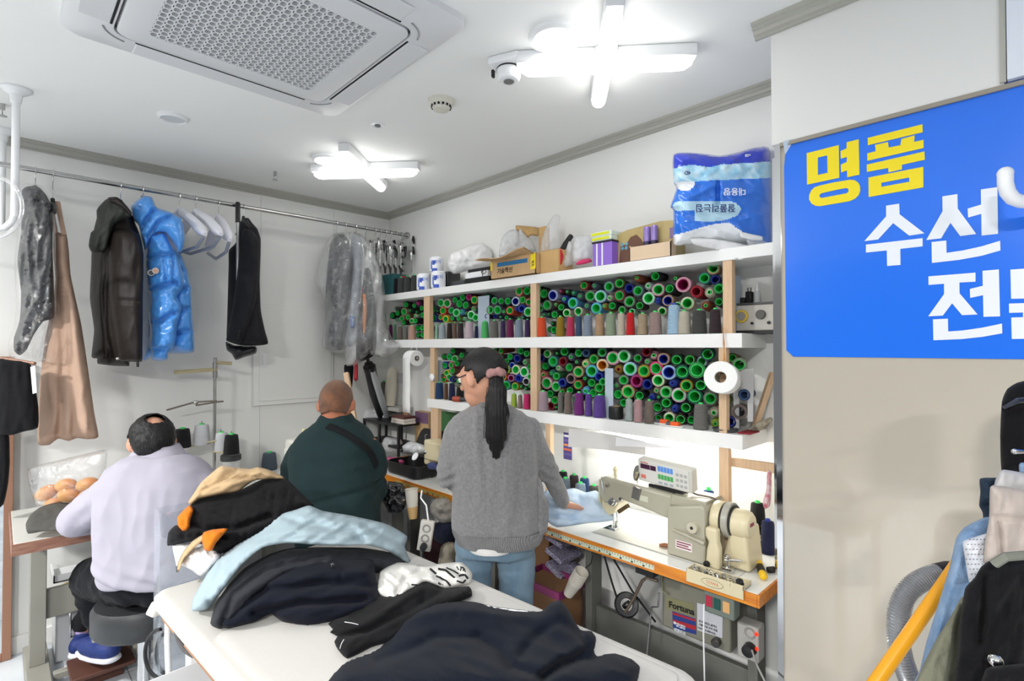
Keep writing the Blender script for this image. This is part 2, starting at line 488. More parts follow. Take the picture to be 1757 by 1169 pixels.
for k in range(4):
    M = Matrix.Translation((axc, ayc, 0)) @ Matrix.Rotation(k*math.pi/2, 4, 'Z')
    part('air_flap', MB().box((.372, -.29, CZ-.0455), (.455, .29, CZ-.038), M), m_ac, ac, .003)
    part('air_slot', MB().box((.366, -.293, CZ-.0452), (.3725, .293, CZ-.03), M), m_dark, ac)
    q = MB(); 
    cc = [M @ Vector((.30+.09*math.cos(t), .30+.09*math.sin(t), CZ-.044)) for t in np.linspace(.25, 1.3, 10)]
    q.tube(cc, .003, 6); part('corner_groove', q, mat('grey groove', (150, 151, 153), .6), ac)

# ================================================================ CEILING LAMPS
m_tube = emis('lit lamp diffuser', (255, 254, 250), 6.5)
m_tubeoff = mat('white lamp housing', (232, 233, 235), .4)
def cross_lamp(u, v, ang, label):
    c = onz(u, v, CZ-.055)
    t = thing('cross_ceiling_lamp', label, 'ceiling lamp', (c.x, c.y, CZ), 'cross shaped ceiling lamps')
    for k in range(4):
        a = math.radians(ang + 90*k); d = Vector((math.cos(a), math.sin(a), 0)); n = Vector((-d.y, d.x, 0))
        mb = MB(); rings_ = []
        for s_ in np.linspace(.03, .31, 12):
            w = .030; e_ = (s_-.03)/.28
            if e_ > .85: w *= math.sqrt(max(.15, 1-((e_-.85)/.16)**2))
            rings_.append([Vector((c.x, c.y, CZ-.056)) + d*s_ + n*w*math.cos(th) + UP*(w*.95*math.sin(th)) for th in [math.pi*2*q/14 for q in range(14)]])
        mb.rings(rings_); part('lamp_arm', mb, m_tube, t)
        mb = MB(); mb.box((.02, -.030, CZ-.046), (.325, .030, CZ-.001), Matrix.Translation((c.x, c.y, 0)) @ Matrix.Rotation(a, 4, 'Z'))
        part('arm_housing', mb, m_tubeoff, t, .004)
    part('hub', MB().cyl((c.x, c.y, CZ-.03), (c.x, c.y, CZ-.001), .05, 20), m_tubeoff, t)
cross_lamp(1038, 112, 41, 'lit four-armed white cross lamp on the ceiling next to the sensor box')
cross_lamp(627, 297, 41, 'lit four-armed white cross lamp on the ceiling towards the room corner')
def downlight(u, v, r, label, on=True):
    c = onz(u, v, CZ-.01)
    t = thing('round_downlight', label, 'ceiling lamp', (c.x, c.y, CZ), 'round recessed downlights')
    part('rim', MB().lathe([(r*.8, CZ-.008), (r*.84, CZ-.016), (r, CZ-.010), (r*1.02, CZ)], 36, Matrix.Translation((c.x, c.y, 0))), m_white, t)
    part('diffuser', MB().lathe([(.0005, CZ-.010), (r*.82, CZ-.010), (r*.82, CZ-.001)], 36, Matrix.Translation((c.x, c.y, 0))), emis('lit round diffuser', (255, 253, 246), 4.5) if on else mat('unlit diffuser', (205, 210, 214), .4), t)
downlight(953, 68, .093, 'lit round downlight on the ceiling beside the larger cross lamp and sensor box')
downlight(564, 276, .093, 'lit round downlight partly hidden by the cross lamp towards the corner')
downlight(297, 204, .062, 'small unlit round downlight on the bare ceiling above the clothes rail', False)
# unseen area lights added out of view to fill the room with light
for (x, y, en) in ((1.2, -4.2, 80), (4.3, -4.2, 92), (5.9, -3.4, 56)):
    L = bpy.data.lights.new('fill_light', 'AREA'); L.shape = 'DISK'; L.size = .35; L.energy = en; L.color = (1, .985, .96)
    lo = bpy.data.objects.new('fill_light', L); COL.objects.link(lo); lo.location = (x, y, CZ-.02)

# ================================================================ CEILING DEVICES
c = onz(873, 118, CZ-.03)
t = thing('ceiling_sensor', 'white square-based ceiling sensor with round drum and black side clips', 'sensor', (c.x, c.y, CZ))
Rz = Matrix.Translation((c.x, c.y, 0)) @ Matrix.Rotation(math.radians(22), 4, 'Z')
part('base', MB().box((-.062, -.062, CZ-.028), (.062, .062, CZ), Rz), m_white, t, .008)
part('drum', MB().lathe([(.045, CZ-.026), (.045, CZ-.062), (.042, CZ-.072), (.034, CZ-.078), (.012, CZ-.079), (.001, CZ-.076)], 28, Rz), m_white, t)
part('drum_ring', MB().lathe([(.046, CZ-.031), (.0465, CZ-.034), (.046, CZ-.037)], 28, Rz), m_black, t)
part('sensor_eye', MB().lathe([(.02, CZ-.0785), (.02, CZ-.081), (.001, CZ-.082)], 20, Rz), mat('grey sensor eye', (120, 121, 120), .4), t)
for sx in (-1, 1): part('clip', MB().box((sx*.066-.005, -.008, CZ-.05), (sx*.066+.005, .008, CZ-.022), Rz), m_black, t, .002)
c = onz(757, 180, CZ-.02)
Tz = Matrix.Translation((c.x, c.y, 0))
t = thing('smoke_detector', 'round off-white smoke detector with dark vents on the ceiling', 'smoke detector', (c.x, c.y, CZ))
m_sd = mat('off-white detector plastic', (214, 211, 198), .45)
part('base', MB().lathe([(.058, CZ), (.058, CZ-.012), (.050, CZ-.018), (.046, CZ-.022)], 28, Tz), m_sd, t)
part('chamber', MB().lathe([(.046, CZ-.022), (.034, CZ-.044), (.018, CZ-.050), (.001, CZ-.051)], 28, Tz), m_sd, t)
vb = MB()
for k in range(14):
    a = 2*math.pi*k/14; vb.cbox((.043, 0, CZ-.030), (.004, .009, .009), Tz @ Matrix.Rotation(a, 4, 'Z'))
part('vent', vb, m_dark, t)
c = onz(648, 216, CZ-.005); Tz = Matrix.Translation((c.x, c.y, 0))
t = thing('concealed_sprinkler', 'tiny round recessed ceiling sprinkler rosette in front of the smoke detector', 'sprinkler', (c.x, c.y, CZ))
part('rosette', MB().lathe([(.014, CZ-.003), (.030, CZ-.006), (.038, CZ)], 24, Tz), m_white, t)
part('plug', MB().lathe([(.0005, CZ-.008), (.013, CZ-.008), (.014, CZ-.002)], 16, Tz), mat('grey plug', (110, 110, 108), .5), t)
def sprinkler(u, v, label):
    c = onz(u, v, CZ-.03); t = thing('sprinkler_head', label, 'sprinkler', (c.x, c.y, CZ), 'pendant sprinkler heads')
    part('stem', MB().cyl((c.x, c.y, CZ), (c.x, c.y, CZ-.025), .010), m_steel, t)
    q = MB(); 
    for s_ in (-1, 1): q.tube([(c.x+s_*.009, c.y, CZ-.022), (c.x+s_*.014, c.y, CZ-.036), (c.x+s_*.004, c.y, CZ-.05)], .0025, 6)
    part('yoke', q, m_steel, t)
    part('deflector', MB().lathe([(.0005, CZ-.052), (.017, CZ-.052), (.017, CZ-.054), (.0005, CZ-.055)], 16, Matrix.Translation((c.x, c.y, 0))), m_steel, t)
sprinkler(472, 303, 'metal pendant sprinkler head near the moulding above the black blazer')
sprinkler(4, 190, 'metal pendant sprinkler head beyond the white ceiling poles')
# ================================================================ SHELVING
SX0, SX1, SD = .36, 2.938, .25              # left end, right end, depth
Z1, Z2, Z3 = 1.92, 1.58, 1.190              # undersides: top, middle, lower board
T1, T2, T3 = 1.967, 1.636, 1.247            # their tops
m_shelf = mat('white wrapped shelf board', (240, 240, 239), .45, bump=.02, bscale=40)
m_wood = mat('pale pine batten', (222, 190, 155), .6, c2=(206, 172, 138), vscale=14, stretch=(9, 9, .6))
shelf = thing('wall_shelf_unit', 'white three-board wall shelf on pine battens holding the thread cones', 'shelf', ((SX0+SX1)/2, -SD/2, Z3))
XL3 = ony(733, 690, -SD).x
X1R = PX-.01
part('shelf_board', MB().box((SX0, -SD, Z1), (X1R, -.002, T1)), m_shelf, shelf, .002)
part('shelf_board', MB().box((SX0+.02, -SD, Z2), (SX1, -.002, T2)), m_shelf, shelf, .002)
part('shelf_board', MB().box((XL3, -SD, Z3), (SX1, -.002, T3)), m_shelf, shelf, .002)
def batten(u0, u1, v, za, zb, y=-SD+.004, lab=None):
    a, b = ony(u0, v, y).x, ony(u1, v, y).x
    part('batten', MB().box((a, y, za), (b, y+.03, zb)), m_wood, shelf, .001)
batten(727, 737, 540, T2, Z1); batten(910, 920, 530, T2, Z1); batten(1240, 1256, 500, T2, Z1)
batten(738, 745, 650, T3, Z2); batten(910, 921, 650, T3, Z2); batten(1233, 1246, 650, T3, Z2, -SD+.003)
batten(739, 751, 740, .78, Z3); batten(936, 944, 760, .78, Z3); batten(1233, 1250, 810, .78, Z3)
bz = ony(1270, 782, -.15).z
part('cross_batten', MB().box((ony(1250, 790, -.2).x, -.215, bz-.035), (PX-.02, -.195, bz)), m_wood, shelf, .001)

# ================================================================ THREAD CONES
CC = {
 'dgreen': ('dark green', (22, 62, 40)), 'dolive': ('dark olive', (58, 66, 42)), 'black': ('black', (18, 18, 22)), 'dbrown': ('dark brown', (52, 36, 32)),
 'plum': ('plum', (98, 36, 82)), 'grey': ('grey', (118, 117, 112)), 'dgrey': ('dark grey', (66, 68, 68)), 'beige': ('beige', (178, 158, 130)),
 'cream': ('cream', (222, 214, 190)), 'mint': ('mint', (165, 215, 185)), 'brown': ('brown', (105, 68, 46)), 'pink': ('pale pink', (226, 170, 186)),
 'dteal': ('dark teal', (30, 66, 72)), 'ochre': ('ochre', (170, 130, 50)), 'navy': ('navy', (26, 32, 76)), 'slate': ('slate', (92, 106, 118)),
 'redor': ('red-orange', (222, 72, 34)), 'sky': ('sky blue', (96, 176, 222)), 'pmint': ('very pale mint', (200, 228, 214)), 'royal': ('royal blue', (30, 62, 160)),
 'yellow': ('yellow', (236, 192, 40)), 'orange': ('orange', (232, 112, 40)), 'olive': ('olive', (98, 104, 58)), 'hotp': ('hot pink', (226, 52, 122)),
 'salmon': ('salmon', (228, 120, 104)), 'white': ('white', (226, 228, 232)), 'lav': ('pale lavender', (186, 192, 222)), 'maroon': ('maroon', (92, 24, 42)),
 'teal': ('teal', (50, 120, 118)), 'crim': ('crimson', (160, 26, 40)), 'bluegrey': ('blue-grey', (122, 140, 156)), 'pblue': ('pale blue', (172, 206, 232)),
 'rose': ('rosewood', (134, 62, 70)), 'rust': ('rust', (156, 74, 42)), 'tan': ('tan', (186, 152, 118)), 'ivory': ('ivory', (228, 218, 190)),
 'steel': ('steel blue', (62, 84, 116)), 'pyel': ('pale yellow', (226, 220, 160)), 'green': ('green', (60, 150, 84)), 'sage': ('sage', (150, 166, 140)),
 'must': ('mustard', (160, 132, 36)), 'mage': ('magenta', (160, 48, 120)), 'lime': ('lime', (160, 190, 60)), 'peri': ('periwinkle', (98, 124, 196)),
 'lilac': ('lilac', (170, 120, 180)), 'rgrey': ('rose-grey', (156, 132, 130)), 'tgreen': ('blue-green', (34, 108, 84)), 'taupe': ('taupe', (128, 114, 106)),
 'ggreen': ('grey-green', (92, 140, 112)), 'peach': ('peach', (208, 166, 146)), 'lgrey': ('light grey-blue', (172, 186, 192)), 'ppink': ('powder pink', (214, 192, 204)),
 'lgreen': ('bright green', (88, 196, 112)), 'dpurp': ('dark purple', (66, 44, 94)), 'dmag': ('dark magenta', (120, 34, 84)), 'ored': ('bright orange', (242, 90, 48)),
 'rasp': ('raspberry', (206, 58, 96)), 'lsteel': ('light steel', (138, 152, 172)), 'ecru': ('ecru', (204, 196, 178)), 'red': ('red', (214, 28, 34)),
 'mauve': ('mauve-taupe', (164, 140, 134)), 'char': ('charcoal', (72, 72, 70)), 'dplum': ('brown-black', (58, 46, 50)), 'purp': ('purple', (124, 42, 128)),
 'violet': ('violet', (96, 66, 152)), 'lpink': ('lilac-pink', (192, 168, 178)), 'aqua': ('pale aqua', (186, 198, 194)), 'npink': ('pink', (204, 162, 166)),
 'ylime': ('yellow-lime', (182, 208, 82)), 'nsteel': ('dark steel blue', (34, 66, 108)), 'strbr': ('striped brown', (118, 88, 66)),
}
CORE = {'g': (50, 212, 96), 'b': (32, 54, 168), 'p': (212, 60, 140), 'm': (150, 24, 84), 'c': (150, 26, 44), 'o': (214, 130, 30), 'k': (84, 78, 80), 's': (70, 100, 150)}
m_thread = {}
def thread_mat(k):
    if k not in m_thread:
        m_thread[k] = mat('thread ' + CC[k][0], CC[k][1], .75, bump=.6, bscale=9, wave='Z', var=.08, vscale=30, stretch=(1, 1, 1), sheen=.1, spec=.25)
    return m_thread[k]
m_core = {k: mat('cone plastic ' + k, c, .32) for k, c in CORE.items()}
# unit cone: base radius 1, height 1 (scaled per cone)
def cone_meshes():
    n = 22
    th = MB().lathe([(.70, .004), (.955, 0), (1, .02), (.97, .2), (.90, .6), (.80, .93), (.74, .975), (.42, 1.0), (.30, 1.0)], n)
    a = mesh_obj('thread_source', th, m_thread.setdefault('_', thread_mat('grey')), angle=50)
    cr = MB().lathe([(.66, .01), (.735, -.012), (.67, -.018), (.62, .0), (.47, .62), (.34, 1.0), (.30, 1.06), (.20, 1.06), (.22, 1.0), (.40, .55), (.52, .3)], n)
    b = mesh_obj('core_source', cr, m_core['g'], angle=40)
    me = (a.data, b.data); bpy.data.objects.remove(a); bpy.data.objects.remove(b)
    return me
TH_ME, CR_ME = cone_meshes()
_var = {}
def mesh_with(me, m):
    k = (me.name, m.name)
    if k not in _var:
        c = me.copy(); c.materials.clear(); c.materials.append(m); _var[k] = c
    return _var[k]
ROWNAME = {'U1': "upper row's corner bay", 'U2': "upper row's middle bay", 'U3': "upper row's card bay", 'U4': "upper row's end bay",
           'L2': "lower row behind the woman's head", 'L3': "lower row's end bay", 'L4': 'lower row past the end post', 'T': 'table'}
CONES = []
def put_cone(loc, rot, r, h, col, core):
    o = bpy.data.objects.new('thread_cone', mesh_with(TH_ME, thread_mat(col))); COL.objects.link(o)
    o.location = loc; o.rotation_euler = rot; o.scale = (r, r, h)
    c = bpy.data.objects.new('plastic_core', mesh_with(CR_ME, m_core[core])); COL.objects.link(c); c.parent = o
    return o
def lying(org, s, items, bay_of, zmin=None):
    ox, oy = org
    for it in items:
        x, y, r, col, ty = it[:5]
        core = it[5] if len(it) > 5 else 'g'; dy = it[6] if len(it) > 6 else 0.0
        u, v = ox + x/s, oy + y/s
        if ty == 'B': yf = -.165 + dy
        else: yf = -.150 + dy
        p = ony(u, v, yf); rr = r/s*depth(p)/FPX
        rr = min(max(rr, .014), .040) * 1.04
        if ty == 'T': rr = min(rr*1.12, .034)
        zb = T2 if v < 600 else T3
        p.z = max(p.z, zb + rr*1.0)
        L = min(.13, -yf-.012)
        j1, j2 = random.uniform(-.07, .07), random.uniform(.16, .36)
        if ty == 'B': o = put_cone(p, (-math.pi/2 + j1, 0, j2), rr, L, col, core)
        else: o = put_cone(p + Vector((-L*math.sin(j2), L*math.cos(j2), 0)), (math.pi/2 + j1*.5, 0, j2), rr, L, col, core)
        CONES.append((o, bay_of(u), 'lying', col, u, v))
def standing(org, s, items, z, bay_of, yc=-.212):
    ox, oy = org
    for x0, x1, y0, y1, col in items:
        u = ox + (x0+x1)/2/s; vt, vb = oy + y0/s, oy + y1/s
        p = ony(u, vb, yc); d = depth(p)
        r = (x1-x0)/2/s*d/FPX*.97; h = (vb-vt)/s*d/FPX if False else (vb - vt)*d/FPX
        p.z = z + .002
        o = put_cone(p, (0, 0, random.uniform(0, 6)), min(r, .034), h*.93, col, 'g')
        CONES.append((o, bay_of(u), 'standing', col, u, vb))
bU = lambda u: 'U1' if u < 733 else 'U2' if u < 822 else 'U3' if u < 915 else 'U4'
bL = lambda u: 'L2' if u < 915 else 'L3' if u < 1243 else 'L4'
A_ = [(305,345,38,'dbrown','B'),(395,355,30,'dgreen','B'),(440,330,42,'plum','T','p'),(480,385,32,'dgreen','B'),(190,385,22,'grey','T'),(210,440,36,'dgreen','B'),
(152,465,38,'black','B'),(280,425,46,'beige','B'),(350,405,30,'dgreen','T'),(424,425,26,'dgreen','T'),(455,465,24,'dgrey','T'),(490,460,36,'dgreen','B'),(405,475,32,'cream','T'),
(325,485,36,'brown','B'),(255,500,32,'beige','B'),(195,512,24,'mint','T'),(365,525,30,'cream','B'),(410,525,36,'black','B'),(280,545,30,'dbrown','B'),(435,608,36,'black','B'),
(485,605,38,'black','B'),(440,683,34,'black','B'),(490,683,34,'black','B'),
(692,325,46,'mint','B'),(762,330,50,'pink','B'),(850,292,40,'dteal','B'),(937,265,42,'dgreen','B'),(1005,262,42,'plum','B','p'),(1065,292,46,'ochre','B'),(900,335,50,'dgreen','B'),
(970,350,46,'dgrey','B'),(1055,380,36,'beige','T'),(1085,410,26,'navy','T'),(605,395,45,'slate','B'),(658,410,20,'dgreen','T'),(715,412,46,'redor','B'),(808,410,42,'slate','B'),
(865,435,46,'mint','B'),(922,428,38,'sky','T'),(978,445,28,'brown','T'),(1030,460,48,'pmint','B'),(1080,490,42,'mint','B'),(615,492,44,'royal','B'),(745,505,40,'yellow','B'),
(688,485,30,'orange','B'),(822,495,32,'navy','B'),(890,500,30,'olive','B'),(950,506,22,'mint','T'),
(1215,262,42,'dteal','B','g',.05),(1290,300,44,'slate','B'),(1365,305,42,'dgrey','B'),(1440,305,46,'dteal','B'),(1527,308,50,'white','B','b'),(1605,292,44,'olive','B'),(1672,315,40,'hotp','B'),
(1565,195,50,'salmon','B'),(1655,190,52,'dgreen','B'),(1242,405,50,'grey','B'),(1325,405,54,'slate','B'),(1400,425,40,'dgrey','T'),(1462,410,46,'redor','B'),(1535,395,30,'royal','T','b'),
(1595,388,44,'royal','B','b'),(1665,425,54,'mint','B'),(1190,425,28,'navy','B','g',.02),(1360,490,26,'navy','T'),(1302,475,25,'navy','B','b'),(1205,475,28,'navy','B','b'),(1610,480,24,'navy','T'),(1425,490,25,'dgrey','B')]
lying((650, 470), 6.507, A_, bU)
standing((650, 470), 6.507, [(108,158,530,712,'plum'),(160,200,535,720,'ggreen'),(203,270,565,725,'taupe'),(272,325,565,725,'grey'),(327,415,555,725,'peach'),
(567,625,545,718,'cream'),(627,662,545,718,'mint'),(664,752,545,718,'lgrey'),(755,823,530,718,'dbrown'),(825,872,530,718,'strbr'),(874,950,530,715,'dplum'),(955,1063,512,710,'ppink'),(1066,1113,560,708,'navy'),
(1140,1230,510,708,'lgreen'),(1235,1340,500,705,'grey'),(1355,1418,500,705,'dpurp'),(1420,1510,488,705,'dmag'),(1515,1615,486,700,'lsteel'),(1625,1695,490,698,'dpurp')], T2, bU)
B_ = [(110,430,48,'dgreen','B','g',.04),(180,500,68,'dolive','B'),(300,522,72,'lav','B','b'),(405,465,40,'maroon','T','p'),(495,465,38,'dgreen','T'),(580,485,42,'teal','T'),(715,390,58,'crim','B'),
(858,388,50,'slate','T'),(1050,405,70,'bluegrey','B'),(1190,360,66,'olive','B'),(1322,425,68,'navy','B','b'),(455,575,58,'royal','T'),(565,625,74,'sky','B'),(665,530,52,'slate','T'),(800,532,74,'grey','B'),
(937,535,82,'pblue','B'),(1060,555,50,'cream','T'),(1190,525,76,'rose','B'),(222,655,70,'grey','B'),(345,642,44,'brown','T'),(412,682,50,'dgreen','B'),(757,665,54,'slate','T'),(880,695,76,'sky','B'),
(990,678,48,'ochre','T'),(1095,663,60,'black','B'),(1325,605,76,'grey','B'),(125,695,58,'slate','B'),(325,780,54,'dgreen','B'),(247,775,34,'dgreen','T'),(188,780,36,'slate','T'),(485,757,54,'cream','B'),
(640,735,58,'cream','B'),(1225,718,56,'grey','B'),(295,900,36,'dgreen','T'),(312,985,54,'dgreen','B'),(108,578,40,'dgreen','B'),(262,975,40,'dgrey','B','g',.03)]
lying((910, 440), 7.794, B_, bU)
standing((910, 440), 7.794, [(80,222,785,1062,'ored'),(340,465,780,1062,'must'),(478,598,780,1058,'rasp'),(600,695,770,1058,'steel'),(698,835,760,1058,'lsteel'),(862,997,742,1052,'tan'),(1003,1152,732,1052,'sage'),(1157,1275,732,1050,'ecru'),(1278,1400,722,1047,'red')], T2, bU)
C_ = [(180,300,58,'rust','T'),(425,265,68,'black','B'),(330,390,56,'pmint','T'),(462,445,82,'pink','B'),(615,432,68,'black','B'),(700,300,58,'dolive','T'),(795,378,100,'pink','B','m'),(972,470,80,'crim','B','c'),
(1080,292,78,'teal','B'),(1200,158,80,'tan','B'),(1228,312,68,'navy','B','b'),(1150,475,76,'cream','T'),(1275,430,68,'green','B'),(192,460,74,'slate','B'),(332,560,82,'pmint','B'),(455,597,54,'royal','T','b'),
(592,592,74,'tan','B','b'),(215,660,58,'dbrown','B'),(852,627,84,'ivory','B'),(722,657,48,'mint','B'),(1100,645,66,'rust','T'),(1275,608,60,'dgreen','B'),(515,735,58,'cream','B'),(112,738,38,'mint','B')]
lying((1070, 440), 7.794, C_, bU)
standing((1070, 440), 7.794, [(182,330,730,1032,'beige'),(333,515,710,1032,'mauve'),(725,902,686,1014,'ecru'),(912,1115,676,1012,'char'),(1145,1305,665,1012,'dplum')], T2, bU)
D_ = [(145,190,56,'navy','B','b'),(225,135,54,'cream','B'),(360,122,38,'dgreen','T'),(455,105,64,'dgreen','B'),(645,125,60,'dgreen','B'),(742,125,54,'steel','B','s'),(960,115,66,'slate','B'),(1100,190,90,'pink','B'),
(1250,168,84,'pmint','B'),(302,237,74,'teal','B'),(435,238,64,'maroon','B','c'),(545,187,58,'slate','T'),(622,252,44,'dgrey','T'),(737,262,66,'pyel','T'),(847,207,68,'olive','B'),(962,287,80,'cream','B','o'),
(118,312,48,'tan','B'),(200,302,54,'dgreen','B'),(372,332,48,'cream','T'),(520,317,60,'dgrey','B'),(640,377,74,'tan','B'),(820,367,82,'sky','B'),(917,442,58,'royal','B','b'),(177,417,56,'salmon','T'),
(283,387,54,'teal','T'),(347,437,52,'green','B'),(540,467,66,'rgrey','B','k'),(735,472,54,'dgreen','T'),(217,527,78,'pink','B'),(427,522,58,'royal','B','b'),(342,572,68,'sage','B'),(637,552,64,'rust','B'),
(820,525,62,'dgreen','B'),(968,512,54,'green','B'),(920,592,66,'olive','B'),(740,622,64,'sky','T'),(840,662,64,'dgreen','B'),(530,627,52,'black','B'),(425,645,40,'brown','B'),(130,607,38,'maroon','B'),
(265,672,56,'dgreen','B'),(325,757,56,'olive','B'),(985,672,44,'green','B','g',.02),(275,832,56,'rose','B','c'),(347,862,34,'dgreen','T'),(600,742,44,'navy','B'),(102,110,28,'dgreen','B')]
lying((910, 590), 7.794, D_, bL)
standing((910, 590), 7.794, [(95,247,640,915,'lpink'),(365,445,655,950,'grey'),(447,562,675,980,'taupe'),(580,722,675,990,'purp'),(727,832,702,1015,'violet'),(836,1015,722,1035,'violet')], T3, bL)
E_ = [(367,168,54,'plum','B'),(467,92,60,'maroon','B','c'),(555,132,56,'pink','T'),(665,177,68,'tan','B','b'),(817,187,66,'dgreen','B'),(970,187,64,'dolive','B'),(1178,122,76,'dteal','B'),(1110,205,58,'lav','B','g',.03),
(1235,247,54,'sage','T'),(1545,245,76,'sage','B'),(1465,165,56,'brown','B','g',.03),(477,202,44,'sage','T'),(145,307,60,'must','T','c'),(277,292,78,'pblue','B'),(437,317,74,'must','B'),(577,287,80,'hotp','B'),
(727,332,82,'pblue','B','b'),(882,327,78,'tgreen','B'),(1052,307,92,'green','B'),(202,422,60,'grey','B'),(117,482,40,'sage','T'),(352,432,74,'mage','B','m'),(477,472,64,'navy','B','b'),(602,427,70,'ivory','B'),
(772,467,54,'royal','T','b'),(932,487,72,'must','B'),(1097,482,70,'black','B'),(137,587,62,'dgreen','B'),(252,557,78,'tan','B'),(585,537,46,'beige','T'),(692,562,70,'sage','B'),(842,597,82,'ppink','B'),
(1027,612,84,'tgreen','B'),(1207,637,78,'grey','B'),(387,602,58,'black','B'),(527,622,44,'royal','T','b'),(612,627,38,'dgreen','T'),(697,687,64,'dgreen','B'),(205,687,54,'dgreen','B'),(595,737,62,'dgrey','B'),
(797,757,54,'royal','T','b'),(925,742,66,'black','B'),(1252,792,64,'ivory','T'),(1267,925,56,'lime','T'),(732,867,64,'cream','B'),(862,882,62,'dbrown','B'),(607,872,46,'dgreen','B'),(990,885,54,'black','B'),
(1385,662,58,'olive','B'),(1440,905,66,'navy','B','b'),(1600,595,66,'steel','B','s'),(1545,790,84,'taupe','B','k')]
lying((1040, 590), 6.758, E_, bL)
standing((1040, 590), 6.758, [(218,316,655,925,'aqua'),(318,430,668,945,'npink'),(442,560,672,950,'taupe'),(1010,1187,720,1030,'grey')], T3, bL, -.218)
F_ = [(395,105,48,'dbrown','B'),(340,187,52,'teal','B'),(417,217,54,'sage','B'),(522,167,44,'dgreen','B'),(450,287,46,'dgreen','B'),(268,187,46,'brown','B','g',.02),(278,312,54,'royal','B'),(367,307,52,'rasp','B'),
(387,387,50,'brown','B'),(302,422,50,'yellow','B'),(225,457,32,'sage','T'),(262,515,42,'orange','B'),(340,477,50,'mint','B'),(387,512,48,'navy','B','b'),(477,527,48,'black','B'),
(1000,102,38,'dgreen','B'),(1082,105,44,'rust','B'),(1077,197,50,'dbrown','B'),(1215,187,52,'navy','B'),(1160,252,48,'dgreen','B'),(1315,212,62,'navy','B','b'),(1365,105,56,'dgreen','B'),(1450,142,52,'dgrey','B'),
(1427,262,54,'sage','T'),(1240,312,48,'peri','B','b'),(1292,372,68,'ivory','B'),(1412,402,74,'white','B'),(1087,302,46,'olive','B'),(1152,367,62,'lime','B'),(1225,492,50,'lilac','B','m'),(1332,497,58,'royal','B','b'),
(1442,542,58,'white','B','k'),(1155,597,68,'teal','B'),(1282,612,58,'must','B'),(1375,602,38,'dgreen','T'),(1440,642,36,'dgreen','T'),(1492,332,46,'dgreen','B'),(1112,472,56,'orange','B'),(1497,472,46,'mint','B'),(1500,602,36,'dgreen','B')]
lying((730, 590), 8.347, F_, bL)
standing((730, 590), 8.347, [(135,265,555,800,'nsteel'),(268,328,565,810,'brown'),(330,430,568,830,'navy'),(434,560,585,800,'black'),(1222,1315,645,850,'ylime'),(1320,1393,652,850,'mauve'),(1397,1515,655,885,'hotp')], T3, bL)

# labels: by colour and bay; same-coloured neighbours are counted from the corner end
ORD = ('first second third fourth fifth sixth seventh eighth ninth tenth eleventh twelfth thirteenth fourteenth fifteenth sixteenth seventeenth eighteenth nineteenth twentieth '
       'twenty-first twenty-second twenty-third twenty-fourth twenty-fifth twenty-sixth twenty-seventh twenty-eighth twenty-ninth thirtieth').split()
def label_cones():
    key = {}
    for o, bay, st, col, u, v in CONES: key.setdefault((bay, st, CC[col][0]), []).append((u, v, o))
    for (bay, st, cn), L in key.items():
        L.sort(key=lambda q: q[0])
        how = 'lying' if st == 'lying' else 'standing'
        for k, (u, v, o) in enumerate(L):
            if len(L) == 1: lab = f"{cn} thread cone {how} in the {ROWNAME[bay]}"
            else: lab = f"{cn} thread cone {how}, {ORD[k]} such from the corner, {ROWNAME[bay]}"
            tag(o, lab, 'thread cone', ('thread cones lying in the ' if st == 'lying' else 'thread cones standing in the ') + ROWNAME[bay])
label_cones()
# ================================================================ BLUE SIGN
def plate(name, loops_px, y, m, parent, thick=.0012, holes=()):
    """flat lettering: closed loops of points carried onto the wall plane, with real (thin) thickness"""
    loops = [[ony(u, v, y) for u, v in lp] for lp in loops_px]
    P, E, F, k = [], [], [], 0
    for lp in loops:
        P += [Vector((p.x, p.z)) for p in lp]; E += [(k+i, k+(i+1) % len(lp)) for i in range(len(lp))]; k += len(lp)
    v, e, f, *_ = delaunay_2d_cdt(P, E, [], 1, 1e-6)
    hol = loops[1:]
    def inhole(c):
        for lp in hol:
            n = 0
            for i in range(len(lp)):
                a, b = lp[i-1], lp[i]
                if (a.z > c[1]) != (b.z > c[1]) and c[0] < (b.x-a.x)*(c[1]-a.z)/(b.z-a.z)+a.x: n += 1
            if n % 2: return True
        return False
    f = [t for t in f if not inhole((sum(v[i][0] for i in t)/3, sum(v[i][1] for i in t)/3))]
    mb = MB(); n = len(v)
    mb.v = [Vector((p[0], y, p[1])) for p in v] + [Vector((p[0], y+thick, p[1])) for p in v]
    mb.f = [tuple(t) for t in f]
    cnt = {}
    for t in f:
        for i in range(3): cnt[(t[i], t[(i+1) % 3])] = 1
    for (a, b) in list(cnt):
        if (b, a) not in cnt: mb.f.append((b, a, a+n, b+n))
    mb.m = [0]*len(mb.f)
    return part(name, mb, m, parent, smooth=False)
YS = PY - .007
m_sign = mat('blue sign vinyl', (24, 112, 236), .22, coat=.3)
m_yel = mat('yellow sign lettering', (240, 218, 10), .35)
m_wlet = mat('white sign lettering', (232, 236, 242), .35)
sg = thing('wall_sign', 'large blue wall sign with yellow and white Korean lettering on the beige panel', 'sign', ony(1550, 600, YS))
r_ = ony(1350, 612, YS); tl = ony(1345, 262, YS)
sx1 = 4.55; ztop = ony(1400, 228, YS).z
mbs = MB()
pts = [(r_.x+.02, r_.z), (sx1, r_.z), (sx1, ztop), (tl.x+.035, ztop), (tl.x+.004, ztop-.045), (tl.x, tl.z-.05), (r_.x-.001, r_.z+.02)]
mbs.prism([(x, YS, z) for x, z in pts], (0, .002, 0))
part('sign_sheet', mbs, m_sign, sg, smooth=False)
